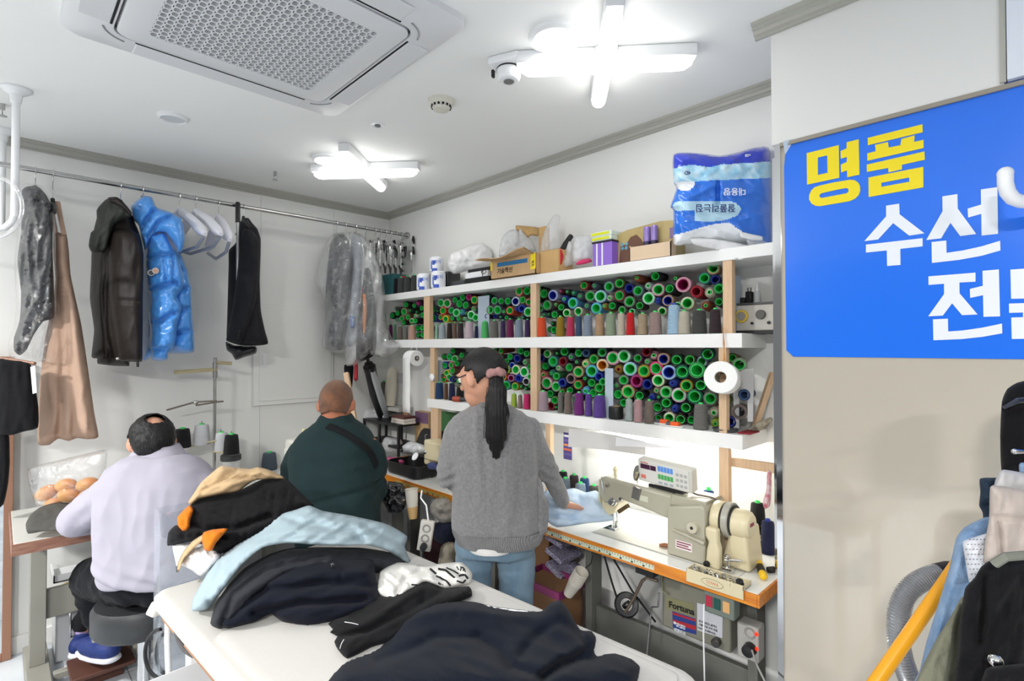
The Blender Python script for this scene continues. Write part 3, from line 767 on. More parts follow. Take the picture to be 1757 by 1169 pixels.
# lifted corner of the sheet
cb = MB(); a_, b_ = Vector((tl.x+.035, YS, ztop)), Vector((tl.x+.004, YS, ztop-.045))
c_ = Vector((tl.x+.004, YS-.022, ztop-.008))
cb.add([a_, b_, c_, a_+Vector((0, .001, 0)), b_+Vector((0, .001, 0)), c_+Vector((.001, .001, -.001))], [(0,1,2),(5,4,3),(0,2,5,3),(1,4,5,2)])
part('curled_corner', cb, mat('sign sheet back', (206, 222, 236), .5), sg, smooth=False)
YL = YS - .0016
A = lambda L: zc(1370, 200, 7.308, L)
Bq = lambda L: zc(1477, 310, 6.275, L)
Cq = lambda L: zc(1577, 455, 8.35, L)
plate('lettering', [A([(103,460),(505,358),(512,768),(108,855)]), A([(242,515),(360,487),(365,705),(244,733)])], YL, m_yel, sg)
plate('lettering', [A([(605,322),(755,285),(765,730),(612,762),(608,677),(535,702),(530,603),(606,570),(606,507),(530,530),(527,432),(603,400)])], YL, m_yel, sg)
plate('lettering', [A([(133,1040),(135,985),(160,925),(205,885),(270,865),(450,825),(640,793),(700,797),(745,825),(772,870),(775,930),(755,985),(710,1030),(640,1062),(450,1095),(270,1125),(215,1120),(165,1095)]),
  A([(262,990),(275,970),(300,960),(450,925),(590,898),(615,900),(628,920),(625,945),(605,962),(450,992),(290,1022),(268,1012)])], YL, m_yel, sg)
plate('lettering', [A([(868,268),(1555,97),(1558,197),(870,360)])], YL, m_yel, sg)
plate('lettering', [A([(862,462),(968,435),(960,355),(1122,320),(1132,388),(1278,360),(1290,282),(1458,235),(1450,318),(1568,292),(1570,395),(864,555)])], YL, m_yel, sg)
plate('lettering', [A([(857,603),(1580,438),(1585,542),(1297,605),(1297,662),(1128,700),(1125,645),(858,695)])], YL, m_yel, sg)
plate('lettering', [A([(878,765),(1565,630),(1567,888),(880,1010)]), A([(1040,832),(1388,765),(1390,818),(1040,882)])], YL, m_yel, sg)
for L in ([(272,270),(413,248),(417,362),(685,568),(520,592),(348,458),(185,634),(38,652),(272,385)], [(55,690),(665,620),(665,708),(425,735),(427,908),(283,920),(280,752),(55,775)],
          [(878,170),(1040,145),(1043,300),(1243,575),(1070,597),(965,455),(865,622),(705,640),(880,330)], [(1292,95),(1470,70),(1478,573),(1300,592),(1297,358),(1155,398),(1150,302),(1295,258)],
          [(762,662),(920,645),(923,778),(1100,752),(1300,708),(1500,648),(1503,752),(1300,810),(1050,855),(765,887)]):
    plate('lettering', [Bq(L)], YL, m_wlet, sg)
for L in ([(133,162),(808,108),(808,238),(578,250),(580,405),(838,708),(615,718),(473,548),(340,724),(130,735),(358,415),(357,268),(135,285)],
          [(908,82),(1143,62),(1160,735),(922,742),(916,432),(732,470),(728,342),(912,297)], [(198,778),(413,768),(417,952),(620,938),(900,898),(1188,838),(1192,978),(900,1030),(600,1062),(205,1078)],
          [(1287,552),(1760,537),(1760,660),(1640,664),(1640,740),(1488,742),(1488,680),(1290,685)], [(1320,752),(1540,745),(1540,940),(1760,935),(1760,1052),(1328,1060)]):
    plate('lettering', [Cq(L)], YL, m_wlet, sg)
plate('lettering', [Cq([(1308,65),(1760,33),(1765,475),(1318,483)]), Cq([(1525,165),(1640,157),(1643,372),(1530,380)])], YL, m_wlet, sg)

# ================================================================ WHITE RAIL IN FRONT OF THE SIGN
d_ = 1.22
rl = MB(); P = [at(1725, 298, d_), at(1725, 315, d_), at(1729, 330, d_), at(1738, 341, d_), at(1752, 346, d_), at(1790, 349, d_), at(1900, 352, d_)]
e0 = P[-1]; P += [e0 + Vector((.10, .04, 0)), Vector((e0.x+.16, PY, e0.z))]
wr = thing('garment_hook_rail', 'white bent-end garment rail sticking out in front of the blue sign', 'rail', P[0])
part('rail_tube', rl.tube(P, .0150, 14), m_white, wr)
part('end_cap', MB().sphere(P[0], .0158, 14, 8), m_white, wr)

# ================================================================ RECESS: METER, CHARGER, BOTTLE
zt = T2 + .012
a, b = ony(1256, 560, -.13).x, PX-.012
mt = thing('amplifier_unit', 'small silver amplifier with yellow-ringed dial behind the end post', 'amplifier', ((a+b)/2, -.08, T2))
zt2 = ony(1290, 523, -.14).z
part('casing', MB().box((a, -.14, T2+.012), (b, -.03, zt2)), mat('silver amplifier face', (196, 192, 184), .4), mt, .003)
part('foot_board', MB().box((a-.01, -.15, T2), (b, -.02, T2+.012)), m_black, mt)
part('top_cover', MB().box((a-.004, -.145, zt2), (b, -.025, zt2+.008)), mat('dark grey cover', (70, 70, 72), .4), mt)
def dialx(u, v, r, m1, nm, th=.01, y=-.14, lab=None):
    c = ony(u, v, y); M = Matrix.Translation(c) @ Matrix.Rotation(math.pi/2, 4, 'X')
    return part(nm, MB().lathe([(r, 0), (r, th*.8), (r*.93, th), (.0005, th)], 24, M), m1, mt, label=lab)
dialx(1273, 543, .026, mat('yellow ring', (214, 184, 74), .4), 'dial_ring', lab='yellow dial ring')
dialx(1273, 543, .018, mat('grey meter glass', (150, 146, 140), .2), 'dial_glass', .012)
dialx(1306, 540, .018, mat('grey knob', (92, 90, 86), .5), 'tuning_knob', .014)
dialx(1291, 555, .005, m_black, 'small_knob', .01); dialx(1320, 554, .006, m_black, 'small_knob', .01)
c = ony(1272, 520, -.09)
t = thing('charger', 'black plug-in charger lying on top of the silver amplifier', 'charger', c)
part('body', MB().box((ony(1258, 510, -.09).x, -.11, zt2+.0085), (ony(1281, 510, -.09).x, -.07, zt2+.034)), m_black, t, .004)
q = MB(); xx = ony(1286, 510, -.09).x
q.box((xx-.012, -.105, zt2+.0085), (xx+.012, -.075, zt2+.058)); part('plug', q, m_black, t, .004)
for dx in (-.006, .006): part('pin', MB().cyl((xx+dx, -.09, zt2+.057), (xx+dx, -.09, zt2+.074), .0022, 8), m_black, t)
c = ony(1299, 520, -.08)
t = thing('squeeze_bottle', 'small translucent white squeeze bottle with pointed nozzle on the amplifier', 'bottle', (c.x, -.08, zt2+.008))
Tb = Matrix.Translation((c.x, -.08, zt2+.0085))
part('bottle_body', MB().lathe([(.001, 0), (.013, 0), (.014, .006), (.013, .04), (.008, .05)], 18, Tb), mat('milky bottle', (206, 210, 210), .3), t)
part('nozzle', MB().lathe([(.008, .05), (.007, .058), (.003, .09), (.001, .092)], 14, Tb), m_white, t)

# ================================================================ THINGS ON THE UPPER BOARD
ZT = T1 + .0015
def boxpx(u0, u1, v0, y0, y1, z0=ZT, vb=None, z1=None, yref=None):
    yr = yref if yref is not None else y0
    um = (u0+u1)/2
    xa, xb = ony(u0, v0, yr).x, ony(u1, v0, yr).x
    zz = z1 if z1 is not None else ony(um, v0, yr).z
    return (min(xa, xb), y0, z0), (max(xa, xb), y1, zz)
m_card = mat('brown corrugated card', (198, 164, 120), .8, bump=.1, bscale=60, var=.08, vscale=12)
m_kraft = mat('kraft paper', (206, 168, 112), .75, var=.1, vscale=15)
tag(part('teal_box', MB().box(*boxpx(655, 674, 471, -.235, -.10)), mat('dark teal card', (20, 82, 88), .5), None, .002), 'tall dark teal box at the corner end of the upper board', 'box')
lo = [ony(680 + 12.5*i, 497, -.20) for i in range(4)]
for i, (u, hh) in enumerate(((679, .075), (688, .1), (699, .1), (711, .105))):
    p = ony(u, 498, -.205)
    o = put_cone((p.x, -.205, ZT), (0, 0, i), .026, .115, 'dgrey' if i else 'black', 'g')
    tag(o, ['black thread cone beside the teal box on the upper board', 'dark grey thread cone second from the teal box on the upper board',
            'dark grey thread cone third from the teal box on the upper board', 'dark grey thread cone touching the printed tissue rolls on the upper board'][i], 'thread cone', 'dark thread cones on the upper board')
pr = ony(692, 474, -.18)
part_o = MB().box((ony(668, 474, -.15).x, -.17, ZT+.121), (ony(694, 474, -.15).x, -.10, ZT+.137))
tag(part('red_saucer', part_o, mat('red plastic', (178, 34, 48), .4), None, .004), 'flat red plastic saucer resting across the dark thread cones', 'saucer')
m_roll = mat('wrapped tissue roll', (240, 243, 248), .3, coat=.3, bump=.15, bscale=25)
m_ink = mat('blue print', (44, 84, 190), .4)
def tissue(u, vb, y, r, h, lab, z0):
    p = ony(u, vb, y)
    t = thing('tissue_roll', lab, 'tissue roll', (p.x, y, z0), 'wrapped tissue rolls on the upper board')
    Mt = Matrix.Translation((p.x, y, z0))
    part('wrapped_roll', MB().lathe([(.001, 0), (r*.8, 0), (r, .008), (r*1.02, h*.5), (r, h-.01), (r*.75, h), (.02, h-.004), (.001, h-.012)], 26, Mt), m_roll, t)
    dirv = (CAM - p); dirv.z = 0; dirv.normalize(); ang = math.atan2(dirv.y, dirv.x)
    for k, (da, zz, w, hh) in enumerate(((-.35, .62, .30, .02), (-.42, .5, .22, .012), (-.3, .12, .5, .022), (-.75, .4, .12, .05))):
        q = MB(); a_ = []
        n = 6
        for i in range(n+1):
            aa = ang + da + w*(i/n-.5)*1.6
            a_.append([Vector((p.x+(r*1.03)*math.cos(aa), y+(r*1.03)*math.sin(aa), z0+h*zz+s_*hh)) for s_ in (-.5, .5)])
        for i in range(n): q.add([a_[i][0], a_[i+1][0], a_[i+1][1], a_[i][1]], [(0, 1, 2, 3)])
        part('printed_mark', q, m_ink, t)
    aa = ang - .12; o3 = Vector((p.x+r*1.035*math.cos(aa), y+r*1.035*math.sin(aa), z0+h*.55)); xd = Vector((-math.sin(aa), math.cos(aa), 0))
    text_mesh('brand_print', '화장지', .026, m_ink, o3 - xd*.035, xd, (0, 0, 1), t)
tissue(727, 497, -.20, .048, .115, 'blue-printed tissue roll standing next to the dark thread cones', ZT)
tissue(752, 494, -.20, .048, .115, 'blue-printed tissue roll standing beside the black-banded parcel', ZT)
tissue(749, 438, -.135, .048, .105, 'blue-printed tissue roll on top of the black wrapped packs', ZT+.125)
m_blk = mat('black shiny wrapped pack', (26, 27, 30), .22, coat=.6, bump=.6, bscale=22)
for i, (u0, u1, v0, lab) in enumerate(((701, 722, 449, 'black film-wrapped pack nearest the corner behind the dark thread cones'), (722, 745, 446, 'black film-wrapped pack in the middle of three under the top tissue roll'), (745, 768, 440, 'black film-wrapped pack behind the tissue roll beside the white bag'))):
    A0, B0 = boxpx(u0, u1, v0, -.145, -.03, z0=ZT, z1=ZT+.122); 
    tag(part('wrapped_pack', MB().box(A0, B0), m_blk, None, .012, seg=3), lab, 'pack', 'black wrapped packs')
# shoe-box parcel with paper on top
A0, B0 = boxpx(797, 838, 458, -.245, -.12, z0=ZT)
t = thing('parcel', 'black and white banded parcel tied with black cord beside the cardboard box', 'parcel', ((A0[0]+B0[0])/2, -.2, ZT))
part('lower_box', MB().box(A0, (B0[0], B0[1], ZT+.03)), m_black, t, .002)
part('paper_stack', MB().box((A0[0]+.005, A0[1]+.004, ZT+.0305), (B0[0]-.01, B0[1], ZT+.065)), mat('white paper', (236, 236, 240), .7), t, .002)
part('upper_box', MB().box((A0[0]+.02, A0[1]+.01, ZT+.0655), (B0[0], B0[1], ZT+.085)), m_black, t, .002)
xk = B0[0]-.03; q = MB()
q.tube([(xk-.03, A0[1]-.002, ZT+.07), (xk-.01, A0[1]-.012, ZT+.055), (xk+.01, A0[1]-.004, ZT+.075), (xk+.02, A0[1]-.01, ZT+.05), (xk, A0[1]-.012, ZT+.04), (xk-.02, A0[1]-.01, ZT+.06), (xk-.005, A0[1]-.008, ZT+.012)], .0025, 6)
part('tie_cord', q, m_black, t)
t2 = MB().box(*boxpx(776, 796, 470, -.22, -.12, z0=ZT, z1=ZT+.03)); tag(part('flat_carton', t2, mat('dark grey carton', (62, 64, 68), .5), None, .002), 'flat dark grey carton between tissue rolls and black banded parcel', 'carton')
m_pbag = mat('white plastic bag', (238, 238, 238), .35, coat=.2, bump=.6, bscale=30, trans=.0)
d1 = depth(ony(810, 450, -.10))
tag(soft('white_plastic_bag', [(772,436,d1),(790,428,d1),(805,422,d1),(826,417,d1),(838,424,d1),(846,436,d1),(842,455,d1),(830,462,d1),(800,466,d1),(778,470,d1),(768,455,d1)], .05, m_pbag, None, 3, folds=(.012, 14, 10, 20), seed=2),
    'crumpled white plastic bag on the upper board behind the black parcel', 'plastic bag')
# open cardboard box
A0, B0 = boxpx(842, 919, 438, -.262, -.06, z0=ZT)
zt = ony(842, 447, -.262).z
bx = thing('cardboard_box', 'open brown cardboard box with blue band and yellow tape on the upper board', 'box', ((A0[0]+B0[0])/2, -.16, ZT))
w = .004
q = MB(); q.box((A0[0], A0[1], ZT), (B0[0], A0[1]+w, zt)); q.box((A0[0], B0[1]-w, ZT), (B0[0], B0[1], zt)); q.box((A0[0], A0[1], ZT), (A0[0]+w, B0[1], zt)); q.box((B0[0]-w, A0[1], ZT), (B0[0], B0[1], zt)); q.box((A0[0], A0[1], ZT), (B0[0], B0[1], ZT+w))
part('carton', q, m_card, bx, smooth=False)
fl = MB(); n = 8
f0 = [Vector((A0[0]-.02 + (B0[0]-A0[0]+.01)*k/n, A0[1]-.001, zt + .004*math.sin(k*1.3))) for k in range(n+1)]
f1 = [Vector((A0[0]-.06 + (B0[0]-A0[0]+.04)*k/n, A0[1]-.07, zt-.008 + .012*math.sin(k*.9+1) + .02*k/n)) for k in range(n+1)]
for k in range(n):
    a_, b_, c_, e_ = f0[k], f0[k+1], f1[k+1], f1[k]
    dz = Vector((0, 0, -.004)); fl.add([a_, b_, c_, e_, a_+dz, b_+dz, c_+dz, e_+dz], [(0,1,2,3),(7,6,5,4),(3,2,6,7),(0,4,5,1)])
part('flap', fl, m_card, bx, smooth=False)
zm = (ZT+zt)/2
part('printed_band', MB().box((A0[0]+.055, A0[1]-.001, zt-.045), (B0[0]-.06, A0[1], zt-.022)), mat('blue print band', (34, 110, 160), .6), bx)
text_mesh('box_print', '기술혁신', .034, mat('black print', (36, 34, 36), .6), (A0[0]+.055, A0[1]-.0015, zt-.082), (1, 0, 0), (0, 0, 1), bx, bold=.0004)
part('yellow_tape', MB().box((B0[0]-.036, A0[1]-.0012, zt-.085), (B0[0]+.001, A0[1], zt-.001)), mat('yellow tape', (240, 214, 20), .5), bx)
part('yellow_tape', MB().box((A0[0]-.001, A0[1]-.0012, zt-.06), (A0[0]+.013, A0[1], zt-.01)), MATS['yellow tape'], bx)
text_mesh('tape_print', 'VA', .024, MATS['black print'], (B0[0]-.010, A0[1]-.0018, zt-.07), (0, 0, 1), (-1, 0, 0), bx, bold=.0004)
d2 = depth(ony(870, 430, -.16))
film = plastic_film('clear bag film', milky=.22, base=.12, edge=.6, scale=30)
film2 = plastic_film('cloudy bag film', milky=.5, base=.12, edge=.5, scale=30)
for i, (ol, lab) in enumerate((([(856,440),(860,410),(872,396),(888,394),(896,412),(890,436),(872,446)], 'cloudy plastic bag stuffed in the box beside the paper roll'),
                 ([(884,436),(886,410),(892,388),(902,400),(912,412),(920,430),(905,438)], 'cloudy plastic bag under the torn brown paper in the box'))):
    tag(soft('plastic_bag', [(u, v, d2) for u, v in ol], .05, film2, None, 3, folds=(.012, 10, 10, 30), seed=5+i), lab, 'plastic bag', 'plastic bags in the open box')
pp = ony(848, 430, -.17)
tag(part('paper_roll', MB().lathe([(.018, 0), (.018, .13), (.012, .13), (.012, .02)], 18, Matrix.Translation((pp.x, -.17, zt-.10)) @ Matrix.Rotation(.06, 4, 'Y')), mat('brown paper tube', (182, 152, 124), .7), None), 'brown paper tube standing upright in the open cardboard box', 'tube')
tag(soft('torn_paper_bag', [(885,387,d2),(905,388,d2),(924,391,d2),(924,405,d2-.02),(912,404,d2-.03),(905,408,d2-.02),(896,398,d2-.02),(887,396,d2)], .02, m_kraft, None, 2.5, folds=(.004, 8, 8, 0)), 'torn brown paper bag opening above the cardboard box', 'paper bag')
# kraft bag with film
A0, B0 = boxpx(926, 958, 429, -.23, -.11, z0=ZT)
t = thing('kraft_bag', 'tan kraft paper bag standing next to the yellow-taped cardboard box', 'paper bag', ((A0[0]+B0[0])/2, -.17, ZT))
part('bag_body', MB().box(A0, B0), m_kraft, t, .006)
A1, B1 = boxpx(922, 938, 388, -.13, -.10, z0=ZT)
part('bag_back', MB().box((A1[0], -.12, ZT), (B1[0], -.105, B1[2])), m_kraft, t, .003)
d3 = depth(ony(945, 420, -.17))
tag(soft('clear_bag', [(928,434,d3),(930,408,d3),(940,384,d3),(952,368,d3),(962,372,d3),(958,390,d3),(962,412,d3),(956,432,d3)], .035, film, None, 3, folds=(.01, 9, 14, 10), seed=3), 'clear gathered plastic bag rising out of the tan kraft bag', 'plastic bag')
d4 = depth(ony(962, 445, -.2))
tag(soft('red_pouch', [(957,428,d4),(964,427,d4),(967,440,d4),(964,456,d4),(958,455,d4)], .02, mat('red pouch', (206, 24, 34), .4), None, 2), 'small red pouch beside the tan kraft bag', 'pouch')
q = MB().tube([at(962, 432, d4+.02), at(970, 420, d4+.04), at(980, 405, d4+.06)], [.012, .016, .014], 12); tag(part('black_handset', q, m_black, None), 'black handle leaning diagonally above the red pouch', 'handle')
tag(soft('clear_bag', [(964,456,d4+.02),(970,430,d4+.02),(976,414,d4+.02),(983,418,d4+.02),(984,440,d4+.02),(982,454,d4+.02),(972,459,d4+.02)], .03, film2, None, 3, folds=(.008, 8, 10, 80), seed=8), 'narrow clear plastic bag in front of the black handle', 'plastic bag')
d5 = depth(ony(1000, 440, -.16))
tag(soft('clear_bag', [(982,448,d5),(984,408,d5),(1000,403,d5),(1012,404,d5),(1018,420,d5),(1016,446,d5),(1000,452,d5)], .05, film2, None, 3, folds=(.01, 12, 12, 40), seed=11), 'grey clear plastic bag of small parts beside the purple box', 'plastic bag')
tag(soft('pink_pouch', [(988,452,d5-.05),(996,446,d5-.05),(1012,444,d5-.05),(1016,449,d5-.05),(1004,453,d5-.05),(990,455,d5-.05)], .015, mat('pink pouch', (222, 50, 110), .5), None, 2), 'small bright pink pouch lying in front of the grey plastic bag', 'pouch')
A0, B0 = boxpx(1017, 1050, 416, -.24, -.11, z0=ZT)
t = thing('purple_box', 'purple box with white stripes below the yellow-edged boxes', 'box', ((A0[0]+B0[0])/2, -.17, ZT))
part('carton', MB().box(A0, B0), mat('purple card', (142, 102, 206), .45), t, .002)
for f in (.22, .5): part('white_stripe', MB().box((A0[0]+(B0[0]-A0[0])*f-.004, A0[1]-.0008, ZT+.001), (A0[0]+(B0[0]-A0[0])*f+.004, A0[1], B0[2]-.002)), m_white, t)
part('lid', MB().box((A0[0]-.004, A0[1]-.004, B0[2]), (B0[0]+.004, B0[1], B0[2]+.008)), m_black, t, .002)
zz = B0[2]+.009
for i in range(2):
    h = .022
    t = thing('flat_box', ['pale flat box with yellow edge lying directly on the purple box', 'pale flat box with yellow edge, uppermost on the purple box'][i], 'box', ((A0[0]+B0[0])/2, -.17, zz), 'yellow-edged flat boxes')
    part('carton', MB().box((A0[0]-.008-.004*i, -.235, zz), (B0[0]-.006, -.12, zz+h)), mat('pale green card', (222, 234, 222), .5), t, .002)
    part('yellow_edge', MB().box((A0[0]-.009-.004*i, -.2365, zz+.006), (B0[0]-.02, -.2355, zz+h-.004)), mat('yellow-green print', (222, 226, 20), .5), t)
    zz += h+.001
# gift box with display tray
A0, B0 = boxpx(1052, 1155, 386, -.215, -.09, z0=ZT)
zt = ony(1120, 382, -.19).z
t = thing('gift_box', 'gold and brown drinks gift box with front tray and blue snowflake', 'box', ((A0[0]+B0[0])/2, -.15, ZT))
m_gold = mat('gold printed card', (176, 154, 96), .45, c2=(196, 176, 122), vscale=6)
q = MB(); L = B0[0]-A0[0]; hz = zt-ZT
pts = [(A0[0], ZT), (B0[0], ZT), (B0[0], ZT+hz*.86), (B0[0]-.02, ZT+hz*.97), (B0[0]-.08, zt), (A0[0]+.06, ZT+hz*.93), (A0[0]+.02, ZT+hz*.88), (A0[0], ZT+hz*.74)]
q.prism([(x, -.19, z) for x, z in pts], (0, .08, 0)); part('back_card', q, m_gold, t, smooth=False)
m_choc = mat('brown print', (104, 68, 48), .5)
q = MB(); q.prism([(A0[0]+L*x, -.1906, ZT+hz*z) for x, z in ((.05, .02), (.42, .02), (.50, .4), (.44, .62), (.36, .76), (.26, .72), (.18, .55), (.08, .5))], (0, .0006, 0)); part('brown_print', q, m_choc, t, smooth=False)
text_mesh('box_print', 'CHOCO', .03, m_gold, (A0[0]+L*.20, -.1912, ZT+hz*.36), (1, 0, .15), (0, 0, 1), t, bold=.0006) if False else None
q = MB(); cx_, cz_ = A0[0]+L*.15, ZT+hz*.5
for dx, dz in ((-.012, .009), (.012, .009), (-.010, -.010), (.010, -.010)):
    for k in range(3):
        a_ = k*math.pi/3; q.cbox((cx_+dx, -.192, cz_+dz), (.018, .001, .003), Matrix.Translation((cx_+dx, -.192, cz_+dz)) @ Matrix.Rotation(a_, 4, 'Y') @ Matrix.Translation((-cx_-dx, .192, -cz_-dz)))
part('snowflake_print', q, mat('light blue print', (112, 196, 222), .5), t, smooth=False)
q = MB(); q.box((A0[0]+L*.33, -.235, ZT), (B0[0], -.231, ZT+hz*.38)); q.box((A0[0]+L*.33, -.235, ZT), (A0[0]+L*.33+.004, -.19, ZT+hz*.42)); q.box((B0[0]-.004, -.235, ZT), (B0[0], -.19, ZT+hz*.42)); q.box((A0[0]+L*.33, -.235, ZT), (B0[0], -.19, ZT+.003))
part('tray', q, mat('pale kraft card', (222, 196, 166), .7), t, smooth=False)
for x in (.58, .70):
    px = A0[0]+L*x; part('can', MB().lathe([(.001, 0), (.014, 0), (.016, .004), (.016, hz*.5), (.013, hz*.54), (.001, hz*.54)], 18, Matrix.Translation((px, -.212, ZT+hz*.34))), mat('lilac can', (150, 128, 190), .3, .3), t)
    part('can_band', MB().lathe([(.0165, 0), (.0165, .018)], 18, Matrix.Translation((px, -.212, ZT+hz*.38))), mat('dark band', (44, 36, 70), .4), t)
part('lilac_print', MB().box((B0[0]-.03, -.1908, ZT+hz*.5), (B0[0]-.006, -.19, ZT+hz*.78)), mat('lilac print', (132, 110, 150), .5), t)

# ================================================================ PAPER TOWEL PACK
K = lambda L: zc(1130, 230, 5.314, L)
dk = depth(ony(1240, 400, -.17))
m_pk = [mat('pack mid blue', (40, 116, 226), .2, coat=.5, bump=.25, bscale=9), mat('pack dark blue', (34, 60, 196), .2, coat=.5, bump=.25, bscale=9),
        mat('pack flower band', (208, 232, 244), .2, coat=.5, c2=(128, 200, 236), vscale=28), mat('pack pale bubble', (188, 226, 244), .2, coat=.5, bump=.2, bscale=9), mat('pack white', (236, 240, 244), .2, coat=.5, bump=.3, bscale=9)]
def pack_paint(u, v):
    x, y = (u-1130)*5.314, (v-230)*5.314
    if y < 305 - .06*(x-135) + (14*math.sin(x/60) if x < 600 else 0): return 1
    if y < 440 - .045*(x-135): return 2
    if x < 330 and y < 520 and (x-240)**2/90**2 + (y-440)**2/80**2 < 1: return 4
    wv = 800 + 70*math.cos((x-620)/150) * (-1) + (x-300)*.02
    low = 850 - 60*math.sin((x-330)/190) + max(0, x-640)*.55
    if y > low + 20: return 4
    if (x-190)**2/60**2 + (y-660)**2/45**2 < 1: return 3
    if ((x-450)/300)**2 + ((y-690)/110)**2 < 1 and y > 610 and not (x < 330 and y > 700): return 3
    return 0
pk = soft('paper_towel_pack', [(u, v, dk) for u, v in K([(135,190),(260,168),(420,180),(560,198),(700,172),(880,122),(1010,128),(1028,400),(1030,800),(1028,1060),(900,1060),(800,1020),(300,1005),(140,1010),(132,700),(105,665),(160,500),(132,430)])],
     .085, m_pk[0], None, 2.6, width=30, folds=(.010, 45, 20, 25), seed=4, back=.8, creases=[(K([(540,440),(540,640)]), -.03, 3), (K([(220,170),(420,300)]), .012, 3), (K([(600,300),(760,180)]), .012, 4), (K([(330,560),(520,460)]), .012, 5)])
for m in m_pk[1:]: pk.data.materials.append(m)
for f in pk.data.polygons:
    c = f.center; r = c - CAM; r = r / r.dot(FH); u = CX + r.dot(RR)*FPX
    zz = (c - CAM); w_ = zz.dot(FW); f.material_index = pack_paint(CX + FPX*zz.dot(RR)/w_, CY - FPX*zz.dot(UC)/w_)
tag(pk, 'blue and white paper towel pack standing upside down on the upper board end', 'paper towel pack')
dv = (at(1240, 340, dk) - CAM).normalized()
def packtext(s, u, v, size, m, dd=.1):
    p = at(u, v, dk - dd); text_mesh('pack_print', s, size, m, p, -RR, -UP, pk, ex=.0008, bold=.0004)
m_navy_ink = mat('navy print', (24, 44, 110), .4)
packtext('잘풀리는집', 1262, 352, .034, m_navy_ink, .096)
packtext('대용량', 1280, 324, .032, m_wlet, .1)
packtext('3겹', 1298, 266, .034, m_wlet, .06)
packtext('4D', 1185, 294, .02, m_navy_ink, .085)
d6 = depth(ony(1240, 420, -.24))
tag(soft('white_paper', [(1184,411,d6),(1200,408,d6),(1240,412,d6),(1282,420,d6),(1296,428,d6-.05),(1280,443,d6-.06),(1268,446,d6-.06),(1240,432,d6),(1205,424,d6),(1190,420,d6)], .006, mat('loose white paper', (226, 226, 228), .7), None, 3, folds=(.004, 16, 6, 10)),
    'folded white paper sheet hanging over the shelf edge below the towel pack', 'paper')
tag(soft('price_tag', [(1271,398,d6-.04),(1290,402,d6-.04),(1308,406,d6-.04),(1308,413,d6-.04),(1288,412,d6-.04),(1271,407,d6-.04)], .003, m_white, None, 2), 'white tag with black marks at the foot of the towel pack', 'tag')
tag(soft('plastic_bag', [(1280,412,d6),(1300,410,d6),(1325,420,d6),(1330,434,d6),(1310,437,d6),(1290,432,d6)], .03, film2, None, 3, folds=(.008, 9, 9, 0), seed=21), 'cloudy plastic bag at the foot of the towel pack', 'plastic bag')

# ================================================================ CARDS AND BITS AMONG THE CONES
m_card2 = mat('pale grey card', (176, 190, 204), .5)
def cardpx(us, vt, vb, y0, y1, lab, m=None, z0=T2):
    a_, b_ = ony(us[0], vb, y0).x, ony(us[1], vb, y0).x; zt = ony(us[0], vt, y0).z
    o = part('divider_card', MB().box((a_, y0, z0+.001), (b_, y1, zt)), m or m_card2, None, .001)
    return tag(o, lab, 'card')
cardpx((820, 839), 509, 578, -.165, -.16, "pale grey upright card between thread cones in the upper row")
cardpx((1038, 1052), 632, 720, -.19, -.186, 'pale blue-grey upright card behind the black tape roll in the lower row', z0=T3)
cardpx((741, 756), 618, 690, -.19, -.186, "pale blue card at the corner end of the lower row", z0=T3)
cardpx((1249, 1254), 470, 570, -.2, -.1, 'pale card edge beside the end post in the upper row')
pb = ony(1157, 560, -.212)
lb = [o for o in ()]
o = put_cone((pb.x, -.212, T2+.002), (0, 0, 0), .029, .125, 'pblue', 'b')
tag(o, 'film-wrapped pale blue thread cone with printed label standing in the front row', 'thread cone', "thread cones standing in the upper row's end bay")
lw = MB(); 
for k in range(10):
    a0_, a1_ = -2.3+.18*k, -2.3+.18*(k+1)
    lw.add([(pb.x+.0305*math.cos(a0_), -.212+.0305*math.sin(a0_), T2+.012), (pb.x+.0305*math.cos(a1_), -.212+.0305*math.sin(a1_), T2+.012), (pb.x+.0285*math.cos(a1_), -.212+.0285*math.sin(a1_), T2+.118), (pb.x+.0285*math.cos(a0_), -.212+.0285*math.sin(a0_), T2+.118)], [(0,1,2,3)])
w_l = part('paper_label', lw, mat('pale blue label', (196, 214, 236), .35, coat=.5), o)
text_mesh('label_print', 'nylon', .014, m_navy_ink, (pb.x-.026, -.2445, T2+.072), (1, -.12, 0), (0, 0, 1), o)
for k in range(4): text_mesh('label_print', 'sewing thread', .006, m_navy_ink, (pb.x-.026, -.2445, T2+.058-.011*k), (1, -.12, 0), (0, 0, 1), o)
p = ony(1057, 725, -.20)
t = thing('tape_roll', 'thick roll of black tape on the lower board near the blue-grey card', 'tape', (p.x, -.2, T3))
Mt = Matrix.Translation((p.x, -.20, T3+.002))
part('black_tape', MB().lathe([(.018, .0), (.033, 0), (.034, .003), (.034, .053), (.033, .056), (.018, .056)], 28, Mt), m_black, t)
part('card_core', MB().lathe([(.018, .056), (.018, .0), (.014, 0), (.014, .057), (.018, .057)], 24, Mt), m_kraft, t)
